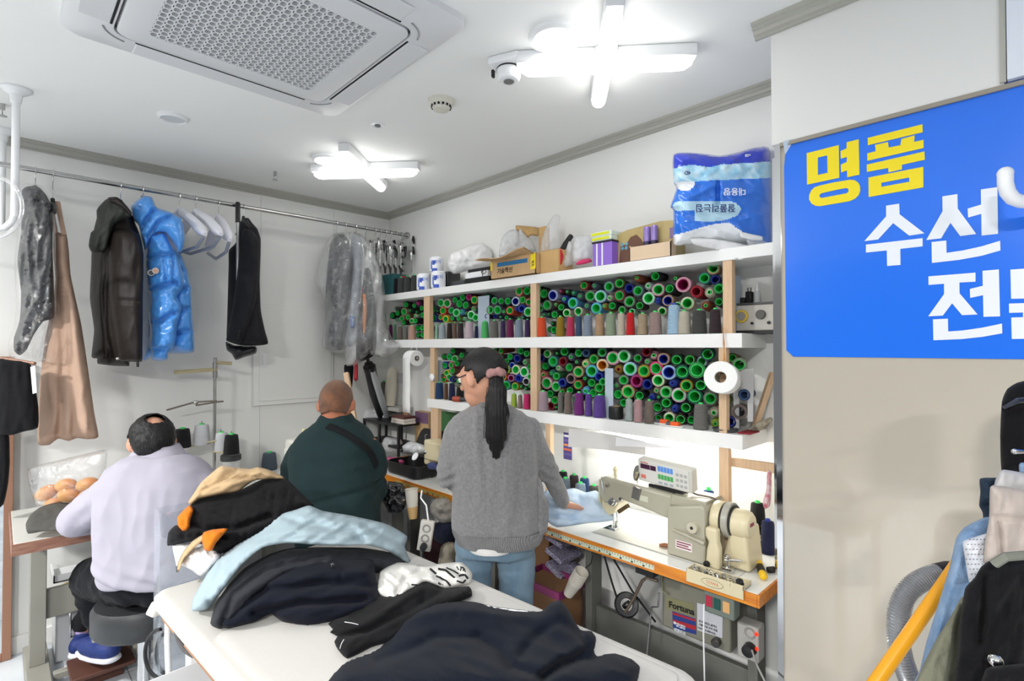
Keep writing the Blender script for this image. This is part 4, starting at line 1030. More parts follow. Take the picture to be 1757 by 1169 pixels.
for (u0, u1, v0, v1, col, lab, y) in ((1126, 1147, 722, 735, (236, 96, 40), 'orange and white cutter lying behind its twin on the lower board', -.2), (1144, 1166, 726, 738, (236, 96, 40), 'orange, grey and white cutter at the front edge of the lower board', -.235)):
    a_, b_ = ony(u0, v1, y), ony(u1, v1, y)
    t = thing('snap_cutter', lab, 'cutter', ((a_.x+b_.x)/2, y, T3), 'orange cutters')
    L = b_.x-a_.x
    part('handle', MB().box((a_.x+L*.35, y-.012, T3+.002), (b_.x, y+.012, T3+.022)), mat('orange plastic', col, .4), t, .004)
    part('guard', MB().box((a_.x, y-.012, T3+.002), (a_.x+L*.36, y+.012, T3+.02)), mat('dark grey grip', (84, 84, 92), .5), t, .004)
    part('slider', MB().box((a_.x-.03, y-.014, T3+.0015), (b_.x+.02, y+.014, T3+.006)), m_white, t, .002)
p = ony(1238, 742, -.235)
t = thing('black_disc', 'dark round magnetic pin dish around the foot of the end post', 'dish', (p.x, -.236, T3))
part('dish', MB().lathe([(.0005, .001), (.044, .001), (.05, .012), (.046, .012), (.04, .005), (.0005, .005)], 28, Matrix.Translation((p.x, -.2, T3+.001))), mat('dark grey dish', (74, 76, 80), .5), t)
q = MB()
for k in range(9): 
    a_ = random.uniform(0, 6.28); r_2 = random.uniform(.01, .036); q.tube([(p.x+r_2*math.cos(a_), -.2+r_2*math.sin(a_), T3+.01), (p.x+r_2*math.cos(a_)+random.uniform(-.02, .02), -.2+r_2*math.sin(a_)+random.uniform(-.02, .02), T3+.012)], .0012, 5)
part('pins', q, m_steel, t)
# grey arched bracket past the end post
yA = -.16
G = lambda L: [ony(u, v, yA) for u, v in zc(1040, 590, 6.758, L)]
q = MB()
outer = G([(1480,1050),(1478,310),(1580,300),(1712,290),(1700,905),(1640,905),(1640,560),(1600,515),(1560,530),(1540,580),(1538,1055)])
q.prism(outer, (0, .006, 0)); tag(part('arched_bracket', q, mat('light grey plastic', (196, 196, 196), .4), None, smooth=False), 'light grey arched plastic plate standing past the end post on the lower board', 'plate')
b0 = ony(1295, 735, -.12); b1 = ony(1326, 640, -.05)
q = MB(); dirv = (b1-b0); q.tube([b0, b1], .014, 4, upv=(0, 1, 0)); tag(part('wood_stick', q, m_wood, None, smooth=False), 'slanted pine stick leaning in the recess past the end post', 'stick')
d7 = depth(ony(1300, 735, -.14))
tag(soft('magazine', [(1282,737,d7),(1300,725,d7),(1322,716,d7),(1326,722,d7),(1312,736,d7),(1296,741,d7)], .008, mat('glossy printed paper', (70, 62, 54), .3, c2=(190, 180, 160), vscale=40), None, 2.5), 'crumpled glossy magazine scrap beside the slanted pine stick', 'magazine')
tag(part('red_tray', MB().box((ony(1268, 745, -.2).x, -.22, T3+.001), (ony(1292, 745, -.2).x, -.13, T3+.006)), mat('dark red', (150, 26, 44), .5), None, .002), 'thin dark red tray under the arched grey plate', 'tray')

# ================================================================ HANGING TOILET ROLLS
m_paper = mat('soft tissue paper', (240, 240, 238), .9, bump=.1, bscale=120)
def hang_roll(u, v, y, R, wdt, ax, lab, tail=0, rope=None):
    c = ony(u, v, y); ax = Vector(ax).normalized()
    t = thing('toilet_roll', lab, 'toilet roll', c, 'hanging toilet rolls')
    z_ = ax; x_ = z_.orthogonal().normalized(); y_ = z_.cross(x_)
    M = Matrix(((x_.x, y_.x, z_.x, c.x), (x_.y, y_.y, z_.y, c.y), (x_.z, y_.z, z_.z, c.z), (0, 0, 0, 1)))
    h = wdt/2
    part('paper', MB().lathe([(R*.36, -h), (R*.97, -h), (R, -h+.004), (R, h-.004), (R*.97, h), (R*.36, h)], 40, M), m_paper, t)
    part('card_tube', MB().lathe([(R*.36, -h), (R*.36, h), (R*.33, h), (R*.33, -h), (R*.36, -h)], 28, M), mat('grey card tube', (176, 168, 156), .8), t)
    if tail:
        q = MB(); side = ax; pts = [(R*1.005*math.cos(a_), R*1.005*math.sin(a_)) for a_ in (1.2, .6, 0)]
        back = Vector((ax.y, -ax.x, 0)).normalized()*(1)
        if back.dot(CAM - c) < 0: back = -back
        rows = [(c + back*(R*math.cos(a_)) + UP*R*math.sin(a_)) for a_ in (.9, .4, 0)] + [c + back*(R + .001*math.sin(k*1.1)) - UP*(tail*k/10) for k in range(1, 11)]
        q.add([r_+side*h*s_ for r_ in rows for s_ in (-.98, .98)], [(2*k, 2*k+1, 2*k+3, 2*k+2) for k in range(len(rows)-1)])
        o = part('loose_sheet', q, m_paper, t); o.modifiers.new('thickness', 'SOLIDIFY').thickness = .001
    return t, c
t, c = hang_roll(1240, 649, -.31, .060, .10, (.25, -.97, .12), 'big toilet roll hung on orange cord in front of the end post')
q = MB()
for k in range(3): q.tube([ony(1240+k*1.2, 562, -.256) + Vector((0, -.004*k, 0)), ony(1243-k, 590, -.262), ony(1242+k, 615, -.275), c + Vector((0, -.03, .012))], .0014, 6)
part('hanging_cord', q, mat('orange-brown cord', (196, 132, 60), .6), t)
t, c = hang_roll(709, 615, -.275, .052, .10, (1, -.06, .0), 'toilet roll with a long hanging tail under the middle board near the corner', tail=.36)
q = MB(); axv = Vector((1, -.06, 0)).normalized()
for s_ in (-1, 1): q.tube([c+axv*s_*.05, c+axv*s_*.045+UP*.05, c+axv*s_*.02+Vector((0, .02, .09)), Vector((c.x+axv.x*s_*.02, -.252, Z2+.03))], .0012, 6)
q.tube([c-axv*.055, c+axv*.055], .003, 6)
part('hanging_cord', q, m_white, t)
# ================================================================ SEWING TABLES ALONG THE SHELF WALL
TZ, TY = .78, -.505
m_lam = mat('white laminate top', (240, 240, 236), .3, coat=.2)
m_edge = mat('orange varnished wood edge', (232, 150, 36), .35, c2=(186, 98, 20), vscale=9, stretch=(.6, 9, 14), coat=.3)
m_leg = mat('grey enamelled steel', (150, 148, 138), .45, var=.1, vscale=6)
m_leg_shaded = mat('shaded grey enamelled steel', (104, 104, 98), .5, var=.12, vscale=6)  # same leg steel, under-table shade put into a darker colour
m_tape = mat('printed measuring tape', (206, 214, 190), .6)
def sewing_table(xa, xb, label, legs, group, beam=True):
    t = thing('sewing_table', label, 'table', ((xa+xb)/2, -.26, 0), group)
    part('tabletop', MB().box((xa, TY+.004, TZ-.042), (xb, -.012, TZ)), m_lam, t, .002)
    part('edge_band', MB().box((xa, TY-.004, TZ-.043), (xb, TY+.004, TZ-.001)), m_edge, t, .002)
    for x in legs:
        l = part('leg', MB().box((x-.0175, -.33, .05), (x+.0175, -.25, TZ-.042)), m_leg_shaded, t, .003)
        part('foot', MB().box((x-.025, -.52, 0.001), (x+.025, -.05, .05)), m_leg_shaded, l, .006)
        part('top_bracket', MB().box((x-.03, -.45, TZ-.06), (x+.03, -.08, TZ-.042)), m_leg_shaded, l, .002)
    if beam: part('cross_beam', MB().box((legs[0]+.0175, -.30, .27), (legs[-1]-.0175, -.27, .40)), m_leg_shaded, t, .004)
    return t
xe = 3.085
tb2 = sewing_table(2.19, xe, 'sewing table with orange wooden edge carrying the grey sewing machine', (2.27, 3.0), 'sewing tables with orange edges')
part('edge_band', MB().box((xe, TY-.004, TZ-.043), (xe+.008, -.012, TZ-.001)), m_edge, tb2, .002)
tb1 = sewing_table(.64, 2.186, 'sewing table with orange wooden edge running from the woman to the corner', (.80, 1.62), 'sewing tables with orange edges', beam=False)
def ruler(t, u0, u1, va, vb, col, nm):
    a, b = ony(u0, va, TY-.005), ony(u1, vb, TY-.005)
    x0, x1 = a.x, b.x; zc_ = TZ-.024
    part(nm, MB().box((x0, TY-.0052, zc_-.009), (x1, TY-.0042, zc_+.009)), col, t)
    q = MB(); n = int((x1-x0)/.0125)
    for k in range(n):
        x = x0 + (x1-x0)*(k+.5)/n; h = .011 if k % 5 == 0 else .006
        q.box((x-.001, TY-.0058, zc_+.008-h), (x+.001, TY-.0052, zc_+.008))
        if k % 4 == 2: q.box((x-.004, TY-.0058, zc_-.007), (x+.005, TY-.0052, zc_-.001))
    part('tape_marks', q, mat('black tape marks', (40, 50, 46), .6), t)
ruler(tb2, 938, 1122, 915, 978, m_tape, 'measuring_tape')
ruler(tb1, 679, 770, 822, 852, mat('worn yellow tape', (190, 160, 90), .6), 'measuring_tape')
# bed outline of the machine let into the top
q = MB()
for (x0, x1, y0, y1) in ((2.36, 2.99, -.425, -.4235), (2.36, 2.3615, -.425, -.22), (2.9885, 2.99, -.425, -.22)): q.box((x0, y0, TZ), (x1, y1, TZ+.0004))
part('bed_seam', q, mat('seam grey', (120, 116, 108), .6), tb2)

# ================================================================ SEWING MACHINE
m_mach = mat('grey-green machine enamel', (176, 172, 152), .35, coat=.25, var=.07, vscale=7)
m_cream = mat('cream machine plastic', (220, 208, 172), .35, coat=.2, var=.06, vscale=8)
mc = thing('sewing_machine', 'grey industrial sewing machine with cream pulley cover and control panel', 'sewing machine', (2.68, -.32, TZ))
yc = -.325
def yz(pts, x0, x1, m, name, bev=.006, par=mc):
    return part(name, MB().prism([(x0, y, z) for y, z in pts], (x1-x0, 0, 0)), m, par, bev, seg=3)
def xz(pts, y0, y1, m, name, bev=.006, par=mc):
    return part(name, MB().prism([(x, y0, z) for x, z in pts], (0, y1-y0, 0)), m, par, bev, seg=3)
part('bed_plate', MB().box((2.365, -.42, TZ+.0005), (2.90, -.225, TZ+.004)), mat('worn steel bed', (206, 204, 196), .3, .3), mc, .001)
xz([(2.715, TZ+.004), (2.868, TZ+.004), (2.868, .985), (2.855, 1.0), (2.715, .965), (2.715, .93)], -.418, -.23, m_mach, 'pillar', .008)
xz([(2.372, .935), (2.40, .905), (2.45, .915), (2.50, .938), (2.60, .925), (2.72, .905), (2.72, 1.005), (2.60, 1.012), (2.40, 1.022), (2.372, 1.008)], -.39, -.262, m_mach, 'arm', .012)
xz([(2.715, .966), (2.86, .99), (2.86, 1.008), (2.72, 1.008)], -.392, -.255, m_mach, 'top_cover', .004)
part('face_plate', MB().box((2.366, -.385, .885), (2.374, -.268, 1.005)), mat('yellowed face plate', (206, 198, 168), .4), mc, .004)
xz([(2.374, .935), (2.374, .86), (2.40, .845), (2.44, .875), (2.47, .93)], -.375, -.275, m_cream, 'head', .008)
part('needle_bar', MB().cyl((2.405, yc, .792), (2.405, yc, .90), .0035, 10), m_chrome, mc)
part('presser_bar', MB().cyl((2.415, yc+.012, .81), (2.415, yc+.012, .89), .0045, 10), m_chrome, mc)
part('presser_foot', MB().box((2.392, yc-.02, TZ+.0045), (2.425, yc+.012, TZ+.012)).box((2.408, yc+.004, TZ+.010), (2.420, yc+.018, TZ+.035)), m_chrome, mc, .001)
part('needle', MB().cyl((2.405, yc, TZ+.005), (2.405, yc, .795), .0012, 8), m_chrome, mc)
part('needle_plate', MB().box((2.37, yc-.03, TZ+.0042), (2.43, yc+.03, TZ+.0052)), m_chrome, mc)
def ydisc(x, z, r, th, y, m, nm, hole=None):
    M = Matrix.Translation((x, y, z)) @ Matrix.Rotation(math.pi/2, 4, 'X')
    o = part(nm, MB().lathe([(r, 0), (r, th*.8), (r*.92, th), (.0005, th)], 26, M), m, mc)
    if hole: part('dial_center', MB().lathe([(hole, th), (hole, th+.001), (.0005, th+.001)], 16, M), m_black, mc)
    return o
ydisc(2.45, .925, .017, .012, -.388, m_chrome, 'tension_disc'); ydisc(2.45, .925, .012, .026, -.388, m_steel, 'tension_nut')
ydisc(2.425, .99, .008, .018, -.388, m_steel, 'thread_guide'); ydisc(2.49, .945, .007, .012, -.388, m_steel, 'thread_guide')
part('slant_bracket', MB().box((-.030, -.008, -.008), (.030, .008, .008), Matrix.Translation((2.50, -.39, .905)) @ Matrix.Rotation(math.radians(-38), 4, 'Y')), mat('brown oiled steel', (110, 94, 66), .4, .5), mc, .002)
part('top_pin', MB().lathe([(.007, 0), (.007, .02), (.011, .022), (.011, .03), (.006, .034), (.006, .04), (.001, .042)], 16, Matrix.Translation((2.415, yc, 1.018))), m_cream, mc)
part('take_up_lever', MB().tube([(2.405, -.392, .95), (2.403, -.402, .985), (2.398, -.404, 1.015), (2.395, -.396, 1.02)], .0028, 8), m_chrome, mc)
M = Matrix.Translation((2.565, -.3935, .985)) @ Matrix.Rotation(math.radians(12), 4, 'Y')
part('name_plate', MB().box((-.03, -.0008, -.012), (.042, .0008, .010), Matrix.Translation((2.575, -.3908, .968))), mat('pale label', (206, 206, 184), .5), mc)
part('flip_plate', MB().box((-.017, -.006, -.027), (.017, .004, .024), M), mat('dull metal plate', (132, 130, 126), .4, .7), mc, .002)
# round lens / mirror on the arm
cm = at(1092, 812, depth(Vector((2.535, -.36, 1.04))))
Mm = Matrix.Translation(cm) @ Matrix.Rotation(math.radians(-40), 4, 'Z') @ Matrix.Rotation(math.radians(78), 4, 'X')
part('round_mirror', MB().lathe([(.0005, .003), (.031, .003), (.033, .001), (.033, -.003), (.0005, -.004)], 30, Mm), mat('dark mirror glass', (120, 120, 118), .12, .8), mc)
part('mirror_stem', MB().tube([cm - UP*.03, (cm.x, cm.y+.02, 1.008)], .003, 8), m_steel, mc)
# control panel
ang = math.radians(-4)
Mp = Matrix.Translation((2.68, -.375, 1.068)) @ Matrix.Rotation(math.radians(3), 4, 'Y') @ Matrix.Rotation(math.radians(10), 4, 'X')
part('control_panel', MB().box((-.118, 0, -.043), (.118, .045, .05), Mp), mat('light grey panel', (208, 206, 196), .45), mc, .004)
part('panel_face', MB().box((-.112, -.0012, -.038), (.104, 0, .046), Mp), mat('panel overlay', (222, 221, 214), .5), mc, .001)
def pan(x0, x1, z0, z1, c, nm):
    part(nm, MB().box((x0, -.002, z0), (x1, -.0011, z1), Mp), mat(nm+str(c[0]), c, .4), mc)
pan(-.105, -.062, .014, .034, (66, 26, 56), 'panel_display'); pan(-.060, -.035, .014, .034, (66, 26, 56), 'panel_display')
for k in range(5):
    pan(-.026+.0135*k, -.0145+.0135*k, .018, .040, (92, 150, 228), 'panel_key'); pan(-.026+.0135*k, -.0145+.0135*k, -.014, .006, (76, 170, 92), 'panel_key')
pan(-.105, -.082, -.028, -.012, (232, 128, 112), 'panel_key'); 
for i in range(3):
    for j in range(3): pan(.052+.017*i, .064+.017*i, -.028+.022*j, -.016+.022*j, (180, 180, 176), 'panel_key')
for k in range(3): pan(-.025+.024*k, -.008+.024*k, -.034, -.024, (170, 178, 186), 'panel_key')
p0 = Mp @ Vector((-.104, -.0016, .037)); text_mesh('panel_print', 'SunStar', .012, mat('red print', (190, 40, 50), .5), p0, Mp.to_3x3() @ Vector((1, 0, 0)), Mp.to_3x3() @ Vector((0, 0, 1)), mc)
part('panel_stand', MB().box((2.60, -.36, 1.0), (2.75, -.31, 1.024)), m_black, mc, .002)
part('panel_cable', MB().tube([(2.72, -.33, 1.02), (2.76, -.345, 1.024), (2.80, -.34, 1.014), (2.85, -.33, 1.012), (2.88, -.31, 1.0)], .0035, 8), mat('brown cable', (96, 84, 70), .5), mc)
# dial, lever and sticker on the pillar
ydisc(2.826, .915, .021, .02, -.418, mat('cream dial', (196, 190, 168), .4), 'stitch_dial', .006)
part('reverse_lever', MB().tube([(2.745, -.423, .885), (2.80, -.428, .880), (2.872, -.43, .868)], [.005, .006, .008], 10), m_mach, mc)
part('warning_sticker', MB().box((2.752, -.4192, .818), (2.818, -.418, .850)), mat('white sticker', (228, 220, 220), .5), mc)
q = MB()
for k in range(3): q.box((2.756, -.4198, .824+.009*k), (2.814-.01*(k == 1), -.4191, .828+.009*k))
part('sticker_print', q, mat('maroon print', (130, 30, 60), .5), mc)
# pulley side
def xdisc(x0, x1, y, z, r, m, nm, prof=None, n=34):
    M = Matrix.Translation((x0, y, z)) @ Matrix.Rotation(math.pi/2, 4, 'Y'); L = x1-x0
    pr = prof(r, L) if prof else [(.001, 0), (r*.96, 0), (r, .003), (r, L-.003), (r*.96, L), (.001, L)]
    return part(nm, MB().lathe(pr, n, M), m, mc)
zp, yp = .945, -.335
xdisc(2.872, 2.905, yp, zp, .062, m_cream, 'belt_cover'); xdisc(2.907, 2.914, yp, zp, .060, m_black, 'drive_belt')
xdisc(2.914, 2.938, yp, zp, .065, mat('grey hand wheel', (168, 166, 154), .35), 'hand_wheel'); xdisc(2.939, 2.945, yp, zp, .058, m_black, 'wheel_gap')
xdisc(2.945, 3.005, yp, zp-.004, .052, m_cream, 'motor_cap', lambda r, L: [(.001, 0), (r, 0), (r, L*.6), (r*.93, L*.85), (r*.75, L), (.001, L)])
part('cap_emblem', MB().box((3.0055, yp-.02, zp-.004), (3.0065, yp+.012, zp+.008)), mat('maroon print', (130, 30, 60), .5), mc)
xz([(2.872, TZ+.004), (2.925, TZ+.004), (2.925, .86), (2.918, .88), (2.918, .93), (2.872, .93), (2.872, .895), (2.885, .878), (2.878, .85)], -.43, -.395, m_cream, 'belt_guard', .01)
xz([(2.90, TZ+.004), (3.01, TZ+.004), (2.995, .93), (2.94, .93)], -.37, -.24, m_cream, 'motor_housing', .012)
part('guard_knob', MB().lathe([(.001, 0), (.010, 0), (.012, .006), (.010, .014), (.001, .016)], 16, Matrix.Translation((2.883, -.43, .80)) @ Matrix.Rotation(math.pi/2, 4, 'X')), m_black, mc)
# bobbin winder
bw = [(2.93, -.40, TZ+.004), (2.955, -.36, TZ+.012)]
part('bobbin_winder', MB().box((2.93, -.42, TZ+.004), (2.965, -.385, TZ+.02)).cyl((2.945, -.405, TZ+.018), (2.945, -.405, TZ+.062), .008, 12).cyl((2.938, -.415, TZ+.045), (2.99, -.39, TZ+.05), .004, 8).cyl((2.945, -.405, TZ+.048), (2.945, -.405, TZ+.056), .013, 16), m_chrome, mc, .001)
part('thread_stand_arm', MB().tube([at(1190, 862, depth(Vector((2.85, -.25, 1)))), at(1180, 800, depth(Vector((2.8, -.2, 1.1)))), at(1177, 768, depth(Vector((2.78, -.1, 1.15))))], .002, 6), mat('pale wire', (214, 206, 188), .5), mc)

# ================================================================ ON TABLE BY THE MACHINE
def bench_cone(u, vb, y, r, h, col, lab, group, core='g'):
    p = ony(u, vb, y); o = put_cone((p.x, y, TZ+.001), (0, 0, random.uniform(0, 6)), r, h*.94, col, core); return tag(o, lab, 'thread cone', group)
gB = 'thread cones behind the denim'
for (u, y, r, h, col, lab) in ((966, -.07, .029, .135, 'black', 'black thread cone in the back row behind the denim nearest the sweater sleeve'), (970, -.15, .030, .125, 'slate', 'slate blue thread cone standing next to the sweater sleeve'),
        (985, -.075, .029, .13, 'dplum', 'brown-black thread cone in the back row between two blue cones'), (996, -.17, .031, .125, 'bluegrey', 'pale steel-blue thread cone in the front row behind the denim'),
        (1003, -.085, .029, .13, 'nsteel', 'dark steel-blue thread cone behind the pale steel-blue one'), (1019, -.145, .030, .12, 'char', 'charcoal thread cone right behind the white denim pocket'),
        (1034, -.085, .028, .115, 'royal', 'royal blue thread cone half hidden by the machine head'), (1041, -.155, .027, .135, 'dteal', 'dark teal thread cone touching the machine head')):
    p = ony(u, 850, y); o = put_cone((p.x, y, TZ+.001), (0, 0, u), r, h*.94, col, 'g'); tag(o, lab, 'thread cone', gB)
p = ony(1216, 868, -.09); o = put_cone((p.x, -.09, TZ+.001), (0, 0, 1), .028, .19, 'nsteel', 'g'); tag(o, 'dark blue thread cone behind the machine pulley beside the pine post', 'thread cone')
# cone stand with black cone, lower navy cone
p = ony(1300, 905, -.085)
st = thing('thread_stand', 'cream dish-shaped thread stand holding a black cone beside the machine', 'thread stand', (p.x, -.085, TZ))
Mt = Matrix.Translation((p.x, -.085, 0))
part('stand_dish', MB().lathe([(.001, TZ+.045), (.03, TZ+.045), (.062, TZ+.052), (.064, TZ+.049), (.03, TZ+.040), (.001, TZ+.040)], 30, Mt), m_cream, st)
part('stand_foot', MB().cyl((p.x, -.085, TZ+.001), (p.x, -.085, TZ+.041), .012, 14), m_steel, st)
part('stand_pin', MB().cyl((p.x, -.085, TZ+.04), (p.x, -.085, TZ+.075), .006, 10), m_chrome, st)
o = put_cone((p.x, -.085, TZ+.058), (0, 0, 0), .031, .12, 'black', 'g'); tag(o, 'black thread cone seated on the cream dish stand', 'thread cone')
p2 = ony(1318, 948, -.12); o = put_cone((p2.x, -.12, TZ+.001), (0, 0, 2), .028, .125, 'navy', 'b'); tag(o, 'navy thread cone with loose white thread against the beige panel edge', 'thread cone')
q = MB(); q.tube([(p2.x+.004, -.144, TZ+.118), (p2.x+.002, -.146, TZ+.09), (p2.x+.006, -.148, TZ+.06), (p2.x+.001, -.149, TZ+.03), (p2.x+.004, -.150, TZ+.004)], .0018, 6)
part('loose_thread', q, m_white, o)
# small presser foot lying on the table
p = onz(1291, 922, TZ)
t = thing('presser_foot', 'small loose metal presser foot on the table behind the machine', 'presser foot', (p.x, p.y, TZ))
part('foot_body', MB().box((p.x-.012, p.y-.008, TZ+.001), (p.x+.012, p.y+.008, TZ+.005)).box((p.x-.004, p.y-.004, TZ+.005), (p.x+.008, p.y+.006, TZ+.028)), m_chrome, t, .001)
part('foot_screw', MB().cyl((p.x+.008, p.y, TZ+.022), (p.x+.016, p.y, TZ+.022), .004, 10), m_steel, t)
# wooden peg
p = onz(1140, 940, TZ)
tag(part('wooden_peg', MB().tube([(p.x-.016, p.y-.012, TZ+.009), (p.x, p.y, TZ+.010), (p.x+.018, p.y+.006, TZ+.010)], [.005, .0088, .0085], 14), mat('brown turned wood', (150, 96, 62), .45), None), 'small brown wooden peg lying against the machine pillar', 'peg')
# bobbin tray
a_, b_ = onz(1187, 1000, TZ), onz(1292, 1022, TZ)
x0, x1 = 2.845, 3.045; y0 = TY-.012; y1 = TY+.055
tr = thing('bobbin_tray', 'cream bobbin tray clipped on the table edge below the pulley', 'tray', ((x0+x1)/2, (y0+y1)/2, TZ))
q = MB(); q.box((x0, y0, TZ-.028), (x1, y0+.004, TZ+.018)); q.box((x0, y1-.003, TZ+.001), (x1, y1, TZ+.016)); q.box((x0, y0, TZ+.001), (x0+.003, y1, TZ+.017)); q.box((x1-.003, y0, TZ+.001), (x1, y1, TZ+.017)); q.box((x0, y0+.012, TZ+.001), (x1, y1, TZ+.004)); q.box((x1-.045, y0, TZ+.001), (x1-.042, y1, TZ+.016))
part('tray_body', q, m_cream, tr, .001)
q = MB(); cxx, czz = (x0+x1)/2-.005, TZ-.006
ring_ = [(cxx+.038*math.cos(a), y0-.0006, czz+.013*math.sin(a)) for a in np.linspace(0, 2*math.pi, 40)]
q.tube(ring_, .0006, 4); part('drawn_oval', q, mat('pen grey', (110, 106, 100), .6), tr)
text_mesh('tray_print', 'TOWA', .014, mat('faded red print', (216, 150, 120), .6), (cxx-.022, y0-.0008, czz-.005), (1, 0, 0), (0, 0, 1), tr)
bob = None
for k in range(14):
    bx_, by_ = x0+.02+.0105*k+random.uniform(-.003, .003), y0+.026+.018*(k % 2)+random.uniform(-.004, .004)
    if bob is None:
        mbb = MB().lathe([(.003, 0), (.0105, 0), (.0105, .0012), (.005, .0014), (.005, .0076), (.0105, .0078), (.0105, .009), (.003, .009), (.003, 0)], 20)
        bob = part('bobbin', mbb, m_chrome); o = bob
    else: o = bob.copy(); COL.objects.link(o)
    o.location = (bx_, by_, TZ+.0065 + (.004 if k % 3 == 0 else 0)); o.rotation_euler = (random.uniform(-.5, .5), random.uniform(-.5, .5), 0)
    tag(o, 'shiny steel bobbin lying loose in the cream tray', 'bobbin', 'steel bobbins in the tray')
o = part('bobbin_black', MB().lathe([(.002, 0), (.012, 0), (.012, .002), (.006, .003), (.006, .012), (.012, .013), (.012, .015), (.002, .015)], 20, Matrix.Translation((x1-.023, (y0+y1)/2, TZ+.006)) @ Matrix.Rotation(.5, 4, 'X')), m_black); o.name = 'bobbin'
tag(o, 'black bobbin in the small end cell of the cream tray', 'bobbin')
# screwdriver
pa, pb = onz(1299, 958, TZ+.012), onz(1310, 990, TZ+.014)
sd = thing('screwdriver', 'stubby yellow and black screwdriver on the table end', 'screwdriver', (pa.x, pa.y, TZ)); dv = (pb-pa)
part('grip_black', MB().tube([pa+dv*f for f in (.02, .1, .25)], [.006, .010, .011], 16), m_black, sd)
m_y = mat('yellow screwdriver plastic', (244, 196, 20), .4)
part('grip_collar', MB().tube([pa+dv*f for f in (.25, .3, .42, .46)], [.0115, .0135, .0135, .0115], 16), m_y, sd, label='yellow collar')
part('grip_black', MB().tube([pa+dv*f for f in (.46, .55, .75, .82)], [.0115, .013, .0135, .012], 16), m_black, sd)
part('grip_end', MB().tube([pa+dv*f for f in (.82, .86, .97, 1.02, 1.04)], [.012, .0135, .0135, .010, .002], 16), m_y, sd, label='yellow end')
part('shaft', MB().tube([pa+dv*-.28, pa+dv*.03], [.002, .003], 10), m_chrome, sd)
p = onz(1323, 978, TZ+.012)
tag(part('black_bobbin', MB().lathe([(.001, -.012), (.011, -.012), (.011, .012), (.001, .012)], 16, Matrix.Translation(p) @ Matrix.Rotation(1.2, 4, 'Y')), m_black, None), 'tiny black spool end at the foot of the steel post', 'spool')
p = ony(1317, 850, -.27)
tag(soft('white_net_scrap', [(u, v, depth(p)) for u, v in ((1318,806),(1324,812),(1323,850),(1321,868),(1312,874),(1309,862),(1315,838),(1316,815))], .02, mat('white and red net', (226, 214, 216), .8, c2=(190, 60, 90), vscale=60), None, 2.5), 'strip of white and red net hanging by the steel post', 'fabric strip')

# LED tube under the lower board, with paper flaps taped in front
t = thing('led_tube_light', 'lit LED tube under the lower shelf board above the machine', 'lamp', (2.5, -.10, Z3-.02))
part('tube', MB().cyl((2.18, -.10, Z3-.022), (2.84, -.10, Z3-.022), .011, 14), emis('lit LED tube', (255, 253, 246), 30.0), t)
part('tube_holder', MB().box((2.16, -.115, Z3-.012), (2.86, -.085, Z3-.0005)), m_white, t)
m_flap = mat('grey paper flap', (208, 206, 204), .8)
def flap(pts, y, lab, m=m_flap):
    P = [ony(u, v, y) for u, v in pts]
    o = part('paper_flap', MB().prism(P, (0, .0012, 0)), m, None, smooth=False); return tag(o, lab, 'paper', 'paper flaps under the lower board')
flap([(976,735),(1056,747),(1108,758),(1107,782),(1040,772),(975,767)], -.245, 'large grey paper flap taped below the lower board')
flap([(1057,750),(1112,760),(1162,769),(1152,770),(1110,768),(1056,766)], -.2475, 'narrow white paper strip below the lower board overlapping the larger flap', mat('white paper', (236, 236, 240), .7))
a_, b_ = ony(967, 742, -.002), ony(981, 790, -.002)
t = thing('purple_leaflet', 'purple striped leaflet pinned on the wall below the lower board', 'leaflet', a_)
part('sheet', MB().box((a_.x, -.003, b_.z), (b_.x, -.001, a_.z)), mat('purple leaflet', (92, 80, 150), .5), t)
for k, c_ in enumerate(((240, 236, 240), (120, 108, 178), (236, 150, 90), (236, 120, 80), (120, 108, 178))):
    zz = a_.z - (a_.z-b_.z)*(.08+.17*k); part('leaflet_stripe', MB().box((a_.x+.003, -.0036, zz-.012), (b_.x-.003, -.003, zz)), mat(f'leaflet {k}', c_, .5), t)
# hanging wire from the board
# ================================================================ UNDER THE MACHINE TABLE
m_mot = mat('grey motor enamel', (130, 128, 114), .45, var=.12, vscale=6)
mo = thing('machine_motor', 'grey clutch motor box with stickers hanging under the machine table', 'motor', (2.785, -.26, .45))
part('motor_case', MB().box((2.645, -.335, .452), (2.925, -.17, .70)), m_mot, mo, .008)
part('motor_hanger', MB().box((2.68, -.30, .70), (2.90, -.2, TZ-.0425)), m_black, mo, .003)
yf = -.3362
def mp(u, v): 
    p = ony(1120+u/8.994, 1000+v/8.994, yf); return p.x, p.z
def mplate(L, m, nm, dy=0):
    P = [mp(*q_) for q_ in L]; return part(nm, MB().prism([(x, yf-dy, z) for x, z in P], (0, .0008, 0)), m, mo, smooth=False)
mplate([(205,215),(630,330),(620,525),(215,410)], mat('olive name plate', (128, 126, 92), .5), 'brand_plate')
x_, z_ = mp(250, 335); text_mesh('brand_print', 'Fortuna', .034, m_black, (x_, yf-.0012, z_-.010), (1, 0, .05), (0, 0, 1), mo, bold=.001)
mplate([(300,440),(660,560),(672,805),(312,700)], mat('sticker blue', (34, 56, 128), .5), 'dealer_sticker', .0006)
mplate([(305,455),(660,570),(662,602),(307,490)], mat('sticker red', (170, 34, 44), .5), 'sticker_band', .0012)
mplate([(312,565),(664,670),(668,738),(316,630)], MATS['sticker red'], 'sticker_band', .0012)
for (s_, u, v, h) in (('☎470-0910', 322, 612, .0100), ('471-0910', 365, 662, .0100), ('대명미싱', 332, 722, .0135)):
    x_, z_ = mp(u, v); text_mesh('sticker_print', s_, h, m_wlet, (x_, yf-.0026, z_-.003), (1, 0, .02), (0, 0, 1), mo, bold=.0003)
